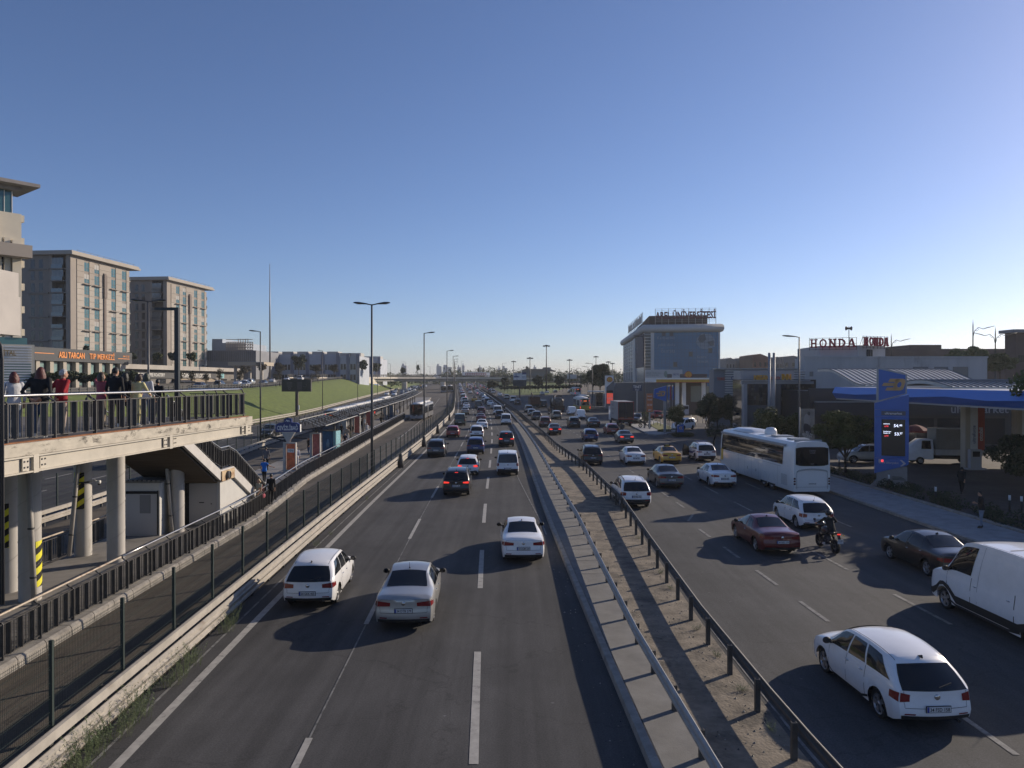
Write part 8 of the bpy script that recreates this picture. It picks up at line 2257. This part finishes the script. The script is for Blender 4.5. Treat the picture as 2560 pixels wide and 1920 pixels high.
for i,(u,v,pose,top,legs,hair,lab)in enumerate(((842,1112,'walk','pink','beige','brown','person in a red top bending by the blue kiosk'),(849,1122,'walk','beige','khaki','brown','person in beige clothes with a bag by the platform railing'),(862,1110,'sit','navy','black','black','seated person in dark blue by the platform railing'),(868,1105,'stand','beige','white','brown','person in a beige jacket at the crowd front'),(873,1097,'stand','black','olive','black','tall person in black and olive in the crowd'),(880,1094,'stand','black','grey','black','person with dark bag at the right of the crowd'),(853,1094,'stand','black','black','black','person in black at the left of the crowd'),(904,1077,'stand','black','jeans','black','person in black and jeans between poster columns'),(911,1073,'stand','white','grey','brown','person in pale shirt behind the black and jeans figure'),(918,1080,'sit','white','white','grey','seated person in white by the railing'),(952,1058,'sit','black','black','black','seated person in black under the canopy'),(957,1056,'stand','black','navy','black','standing person in dark clothes under the canopy'),(994,1036,'sit','white','grey','grey','seated pale figure near the oncoming bus'),(1000,1032,'stand','black','black','black','dark standing figure near the oncoming bus'))):
 plat(lab,u,v,r4.uniform(-.6,.6)+(PI if i%3==2 else 0),pose,top=top,legs=legs,hair=hair,h=r4.uniform(1.62,1.8))
person('person in dark top and jeans looking at a phone on the pavement',23.5,37.0,.14,1.3,'phone',top='black',legs='jeansl',hair='black',h=1.8,fat=1.12)
person('person in black walking through the forecourt',29.3,48.2,.07,-.9,'walk',top='black',legs='black',hair='black',h=1.76,fat=1.1)
p=at(1766,1066);person('person in pale top and dark trousers at the station entrance',p.x,p.y,.08,PI-.3,'walk',top='white',legs='black',hair='black',shoes=SHOE_W,h=1.78,voxel=.024)
HEL=M('helmet_black',(.012,.012,.013),.25)
person('person in black jacket and helmet riding the near motorcycle',14.0,32.38,.03,head(32)+.03,'ride',top='black',legs='black',hair=None,helmet=HEL,h=1.74,fat=1.12,shoes=SHOE_W)
for(m_,lab,hm)in((MC2,'rider in white helmet along the median guardrail',M('helmet_white',(.5,.5,.5),.3)),(MC3,'rider in black beside the tanker truck',HEL),(MC4,'rider in black helmet behind the red hatchback',HEL)):
 person(lab,m_[0],m_[1]+.38,m_[2]+.02,head(m_[1]),'ride',top='black',legs='grey',hair=None,helmet=hm,voxel=.03)
#  trees and plants
def LEAF(name,c,c2):
 m=M('leaf_'+name,c,.75,nz=(.9,.25),dark=(.8,c2,.52),spec=.25)
 return m
LF={'dark':LEAF('dark',(.045,.058,.034),(.07,.082,.042)),'olive':LEAF('olive',(.070,.082,.028),(.15,.135,.045)),'mid':LEAF('mid',(.06,.085,.032),(.09,.11,.042)),'pale':LEAF('pale',(.085,.105,.05),(.13,.14,.075)),'brown':LEAF('brown',(.075,.065,.045),(.10,.085,.055)),'weed':LEAF('weed',(.11,.14,.07),(.16,.17,.10))}
BARK=M('bark',(.07,.055,.042),.9,nz=(6,.3),bump=(20,.6))
def leaves(name,cl,n,ls,mat,seed,parent=None):
 0
 g=np.random.default_rng(seed)
 wts=np.array([c[1][0]*c[1][1]for c in cl]);idx=g.choice(len(cl),n,p=wts/wts.sum())
 cen=np.array([c[0]for c in cl],float)[idx];rad=np.array([c[1]for c in cl],float)[idx]
 d=g.normal(size=(n,3));d/=np.linalg.norm(d,axis=1)[:,None]
 r=g.uniform(.35,1.08,n)**.55
 p=cen+d*rad*r[:,None]
 a=g.normal(size=(n,3));a/=np.linalg.norm(a,axis=1)[:,None]
 b=np.cross(a,d+g.normal(size=(n,3))*.5);b/=np.linalg.norm(b,axis=1)[:,None]+1e-9
 s=ls*g.uniform(.6,1.4,n)[:,None]
 v=np.stack([p-a*s,p+b*s*.55,p+a*s,p-b*s*.55],1).reshape(-1,3)
 me=bpy.data.meshes.new(name);me.vertices.add(4*n);me.vertices.foreach_set('co',v.ravel().astype(np.float32))
 me.loops.add(4*n);me.loops.foreach_set('vertex_index',np.arange(4*n,dtype=np.int32))
 me.polygons.add(n);me.polygons.foreach_set('loop_start',np.arange(0,4*n,4,dtype=np.int32))
 me.update(calc_edges=True);me.materials.append(mat)
 o=bpy.data.objects.new(name,me);COL.objects.link(o)
 if parent:o.parent=parent
 return o
_tp={}
def tree(label,x,y,z,H,r,th,leaf='mid',n=2600,ls=.14,seed=1,group=None,cat='tree',shape=1.0,name='tree',k=9):
 t=thing(name,label,cat,(x,y,z),seed*1.3,group)
 key=(H,r,th,leaf,n,ls,seed if group is None else seed%3,shape)
 if key not in _tp:
  q=random.Random(seed);cl=[];zc=(H+th)/2;rz_=(H-th)/2
  for i in range(k):
   a=2*PI*i/k*2.4;f=q.uniform(.25,.72);u=-0.75+1.5*(i+.5)/k
   w_=math.sqrt(max(.1,1-u*u))
   cl.append(((r*f*w_*math.cos(a),r*f*w_*math.sin(a),zc+rz_*u*.78),(r*q.uniform(.30,.52)*shape,r*q.uniform(.30,.52)*shape,rz_*q.uniform(.24,.42))))
  cl.append(((0,0,zc),(r*.45,r*.45,rz_*.6)))
  cr=leaves('crown',cl,n,ls,LF[leaf],seed)
  mb=MB();mb.tube([(0,0,-.1),(.04,.02,th*.6),(0,.05,th+(H-th)*.35)],[max(.05,H*.022),H*.017,H*.008],7)
  for c in cl[::2]:mb.tube([(0,.03,th*.85),(c[0][0]*.5,c[0][1]*.5,(th+c[0][2])/2+.1),c[0]],[H*.011,H*.007,H*.003],5)
  tr=mb.build('trunk',BARK)
  _tp[key]=(cr.data,tr.data);bpy.data.objects.remove(cr);bpy.data.objects.remove(tr)
 for nm,me in zip(('crown','trunk'),_tp[key]):
  o=bpy.data.objects.new(nm,me);COL.objects.link(o);o.parent=t
 return t
def tpx(label,u,v0,v1,Y,wpx,th=.25,**kw):
 0
 zf=CAM_H+(950-v1)/FOC*Y;H=(v1-v0)/FOC*Y
 return tree(label,(u-1280)/FOC*Y,Y,zf,H,wpx/FOC*Y/2,H*th,**kw)
tree('broad round tree with sunlit yellowish top, between coach and price totem',26.0,57.6,.06,5.5,2.3,1.6,'olive',8000,.10,2)
tree('round green tree behind the coach roof, left one of two',27.8,80,.06,4.8,1.7,.9,'olive',4500,.10,3)
tree('round green tree behind the coach roof beside the poster banner',30.5,81,.06,4.2,1.6,.9,'olive',4000,.10,4)
for i,x in enumerate((27.4,28.9,30.6,32.2)):
 tree('dark narrow evergreen in a group of four before the louvred building',x,103+i%2,.06,6.0-.3*(i%2),1.9,1.4,'dark',5200,.13,5+i,group='dark evergreens before the louvred building')
tree('small tree with yellow green crown by the flag poles',22.5,101.5,.15,4.3,1.65,1.0,'olive',3500,.11,9)
tree('thin young tree beside the lamp on the kerb island',21.0,116,.15,3.0,.8,.8,'mid',900,.09,10)
tree('big dark bush like tree at the right edge beside the station pillars',35.2,50,.06,4.1,2.5,.6,'dark',9000,.10,11)
for i,(x,y)in enumerate(((33.2,43.6),(35.0,38.8),(33.6,33.2))):  # unseen trees added out of frame to cast shade over the collector road
 tree('unseen tall tree past the right picture edge, added to shade the road',x,y,.06,9.2,3.0,2.2,'mid',7000,.16,12+i,group='unseen trees added for shade past the right edge',shape=1.15)
for i,(u,v0,w_)in enumerate(((2395,868,60),(2445,862,70),(2500,880,80))):
 tpx(['pale olive tree left of the ornate lamps behind the white building','pale olive tree between the two ornate lamps','pale olive tree below the dark brick building at the right'][i],u,v0,950,122,w_,leaf='pale',n=4200,ls=.2,seed=15+i)
tpx('big dark tree beside the collector road left of the scallop emblem pylon',1500,903,990,196,66,th=.2,leaf='dark',n=7000,ls=.28,seed=18)
tpx('dark tree directly behind the big dark tree by the collector road',1482,915,985,230,40,leaf='dark',n=3000,ls=.3,seed=19)
for i,(u,v0,v1,Y,w_,lf,lab)in enumerate(((1345,936,976,325,32,'dark','dark round tree on the lawn right of the direction sign board'),(1399,938,974,330,30,'dark','dark tree on the lawn near the branch road'),(1232,950,978,300,34,'dark','dark spreading bush at the left tip of the lawn'),(1262,940,976,320,24,'dark','dark tree behind the direction sign board'),(1300,940,972,360,26,'mid','tree behind the lower billboard on the lawn'),(1372,928,965,430,34,'mid','tree in front of the low modern pavilion'),(1430,930,968,420,40,'mid','broad tree beyond the branch road'),(1462,934,972,380,34,'mid','tree right of the far sign gantry'),(747,883,938,300,48,'dark','big round dark tree in front of the blue grey campus building'),(905,897,936,320,30,'dark','dark tree at the end of the campus annex'),(940,905,938,330,34,'dark','dark spreading trees right of the campus annex'),(655,905,938,240,34,'brown','brownish bare looking tree left of the radio mast'),(698,905,940,240,36,'brown','brownish bare looking tree right of the radio mast'),(790,908,940,260,34,'brown','brownish tree above the dark billboard'),(835,908,940,270,30,'brown','brownish tree near the start of the retaining wall'),(610,912,942,220,34,'brown','brownish thin tree before the pale flat canopy'),(1008,917,940,480,18,'dark','dark cone shaped bush above the overpass left part'),(1045,910,934,560,12,'mid','rounded poplar standing above the overpass'),(1196,917,940,640,6,'dark','left slender conifer on the treeline'),(1208,918,940,640,7,'dark','right slender conifer on the treeline'),(1318,914,940,560,12,'dark','conifer on the treeline behind the floodlight masts'))):
 tpx(lab,u,v0,v1,Y,w_,leaf=lf,n=1500 if w_>15 else 700,ls=.35 if lf!='brown' else .16,seed=20+i)
for i in range(24):
 u=1252+i*8.6;Y=302+(i%2)*6
 tpx('small clipped round tree in the row along the edge of the lawn',u,963.5-(u-1252)*.012,982-(u-1252)*.02,Y,11,th=.42,leaf='dark',n=420,ls=.26,seed=3*40+i%3,group='clipped round trees along the lawn')
for i,u in enumerate((330,395,432,478,215)):
 tpx('small roof garden tree at the foot of the apartment blocks',u,878 if i<4 else 862,908 if i<4 else 884,203 if i<4 else 190,30 if i<4 else 18,th=.15,leaf='olive' if i%2 else 'dark',n=1500,ls=.2,seed=60+i,group='roof garden trees')
for i,u in enumerate((20,60,100,140,175,215,255,290,325)):
 tpx('dark leafy shrub in the hedge behind the bridge landing',u,922+(i*7)%9,962,118,50,th=.1,leaf='dark' if i%3 else 'olive',n=1800,ls=.17,seed=70+i,group='hedge shrubs behind the landing',cat='shrub',name='hedge_shrub')
for i,(u,Y)in enumerate(((450,118),(480,124),(515,130),(548,140),(600,150),(690,178),(700,190),(795,250),(780,240))):
 tpx('thin sapling on the slope edge by the upper road guardrail',u,918+6*(i%3),972-i*1.2,Y,22,th=.35,leaf='brown',n=500,ls=.10,seed=80+i,group='saplings along the upper road',name='sapling')
cl=[];q=random.Random(8)
for i in range(120):
 Y=q.uniform(600,760);u=q.uniform(930,1560);h_=q.uniform(7,14)*(.75 if u<1120 else 1)
 cl.append((((u-1280)/FOC*Y,Y,4+h_*.5),(q.uniform(5,11),q.uniform(5,9),h_*.62)))
for i in range(60):
 Y=q.uniform(420,520);u=q.choice([q.uniform(1255,1330),q.uniform(1370,1560),q.uniform(940,1000)]);h_=q.uniform(5,9)
 cl.append((((u-1280)/FOC*Y,Y,4+h_*.4),(q.uniform(4,7),q.uniform(4,6),h_*.6)))
o=leaves('distant_woods',cl,26000,.8,LF['mid'],5);tag(o,'far wooded belt beyond the overpass and lawn','woods',kind='stuff')
cl=[((q.uniform(25.2,27.4),y,.25),(q.uniform(.35,.7),.6,q.uniform(.2,.42)))for y in np.arange(14,61,.55)]
o=leaves('ground_cover',cl,14000,.07,LF['dark'],6);tag(o,'dark low ground cover in the strip beside the pavement','ground cover',kind='stuff')
for i,(x,y,w_,h_,lab)in enumerate(((29.0,97.5,3.4,1.7,'dark clipped hedge left of the dark evergreens'),(22.6,97.8,1.3,.5,'low round planting under the blue arrow sign'),(21.8,106,.8,.35,'yellowish low planting on the kerb island'))):
 t=thing('hedge',lab,'hedge',(x,y,.06));leaves('foliage',[((dx_,0,h_*.45),(.8,.8,h_*.6))for dx_ in np.linspace(-w_+.6,w_-.6,5)],2600,.10,LF['dark' if i<2 else 'olive'],90+i,t)
def weed_mesh(seed):
 g=random.Random(seed);mb=MB()
 for s in range(46):
  a=g.uniform(0,2*PI);r_=g.uniform(0,.34);h_=g.uniform(.25,.85);p=Vector((r_*math.cos(a)*.5,r_*math.sin(a)*1.5,0));tip=p+Vector((math.cos(a)*h_*.35,math.sin(a)*h_*.35,h_))
  mid=(p+tip)/2+Vector((0,0,h_*.12));mb.tube([p,mid,tip],[.004,.003,.001],3,cap=False)
  for k in range(15):
   f=g.uniform(.2,1);c_=p+(mid-p)*min(1,2*f)if f<.5 else mid+(tip-mid)*(2*f-1)
   b=g.uniform(0,2*PI);d=Vector((math.cos(b),math.sin(b),g.uniform(.1,.9)))*g.uniform(.03,.075);w_=Vector((-d.y,d.x,0))*.16
   mb.add([c_,c_+d*.5+w_,c_+d,c_+d*.5-w_],[(0,1,2,3)])
 o=mb.build('foliage',LF['weed']);me=o.data;bpy.data.objects.remove(o);return me
wm=[weed_mesh(s)for s in(1,2)]
for i,(y,off,s_)in enumerate(((22.6,-4.10,.75),(22.0,-4.05,.55),(19.6,-4.1,.8),(18.8,-4.0,.85),(18.1,-4.05,.7),(16.6,-4.15,1.0),(16.0,-4.0,.8),(15.4,-4.1,.9),(14.9,-4.2,.8),(14.3,-4.1,1.0),(13.9,-4.0,.7),(33.5,-4.05,.4),(46.5,-4.0,.4),(36,-3.95,.25))):
 t=thing('weed','scrubby green weed clump growing at the foot of the weathered guardrail','weed',(float(C(y))+off,y,0),i*2.1,'weeds at the guardrail foot');t.scale=(s_,s_,s_)
 o=bpy.data.objects.new('foliage',wm[i%2]);COL.objects.link(o);o.parent=t
#  air
m=bpy.data.materials.new('haze_air');m.use_nodes=True
tn=m.node_tree
for n in list(tn.nodes):tn.nodes.remove(n)
pv=tn.nodes.new('ShaderNodeVolumePrincipled');pv.inputs['Color'].default_value=(.86,.88,.90,1);pv.inputs['Density'].default_value=0.0002;pv.inputs['Anisotropy'].default_value=.3
on=tn.nodes.new('ShaderNodeOutputMaterial');tn.links.new(pv.outputs[0],on.inputs['Volume'])
mb=MB();mb.box(-4300,4300,-300,4300,-1.2,62);o=mb.build('haze',m);o['kind']='stuff'
g=np.random.default_rng(4);mb=MB()
for i in range(900):
 y=g.uniform(11,60)if i%3 else g.uniform(11,30);c=float(C(y));a=float(G1(y))+.2;b=float(G2(y))+.2
 x=c+(g.uniform(a,b)if i%4 else g.uniform(6.2,6.9));s=g.uniform(.008,.035);z=.128 if i%4 else .004
 vs=[(x+s*g.uniform(.5,1.2)*math.cos(k*1.57),y+s*g.uniform(.5,1.5)*math.sin(k*1.57),z)for k in range(4)]+[(x,y,z+s*.8)]
 mb.add(vs,[(0,1,4),(1,2,4),(2,3,4),(3,0,4)],int(g.integers(0,3)))
o=mb.build('gravel',[CONC,DARK,KERB]);tag(o,'loose stones and chips scattered over the dirty median','gravel',kind='stuff')
for i,y in enumerate((15.6,17.6,19.8,21.9,26.2,28.3,34.5)):
 t=thing('weed','small dry tuft at the foot of a median guardrail post','weed',(float(C(y))+float(G2(y))+.02,y,.12),i*1.7,'tufts at the median posts');t.scale=(.35,.35,.22)
 o=bpy.data.objects.new('foliage',wm[i%2]);COL.objects.link(o);o.parent=t
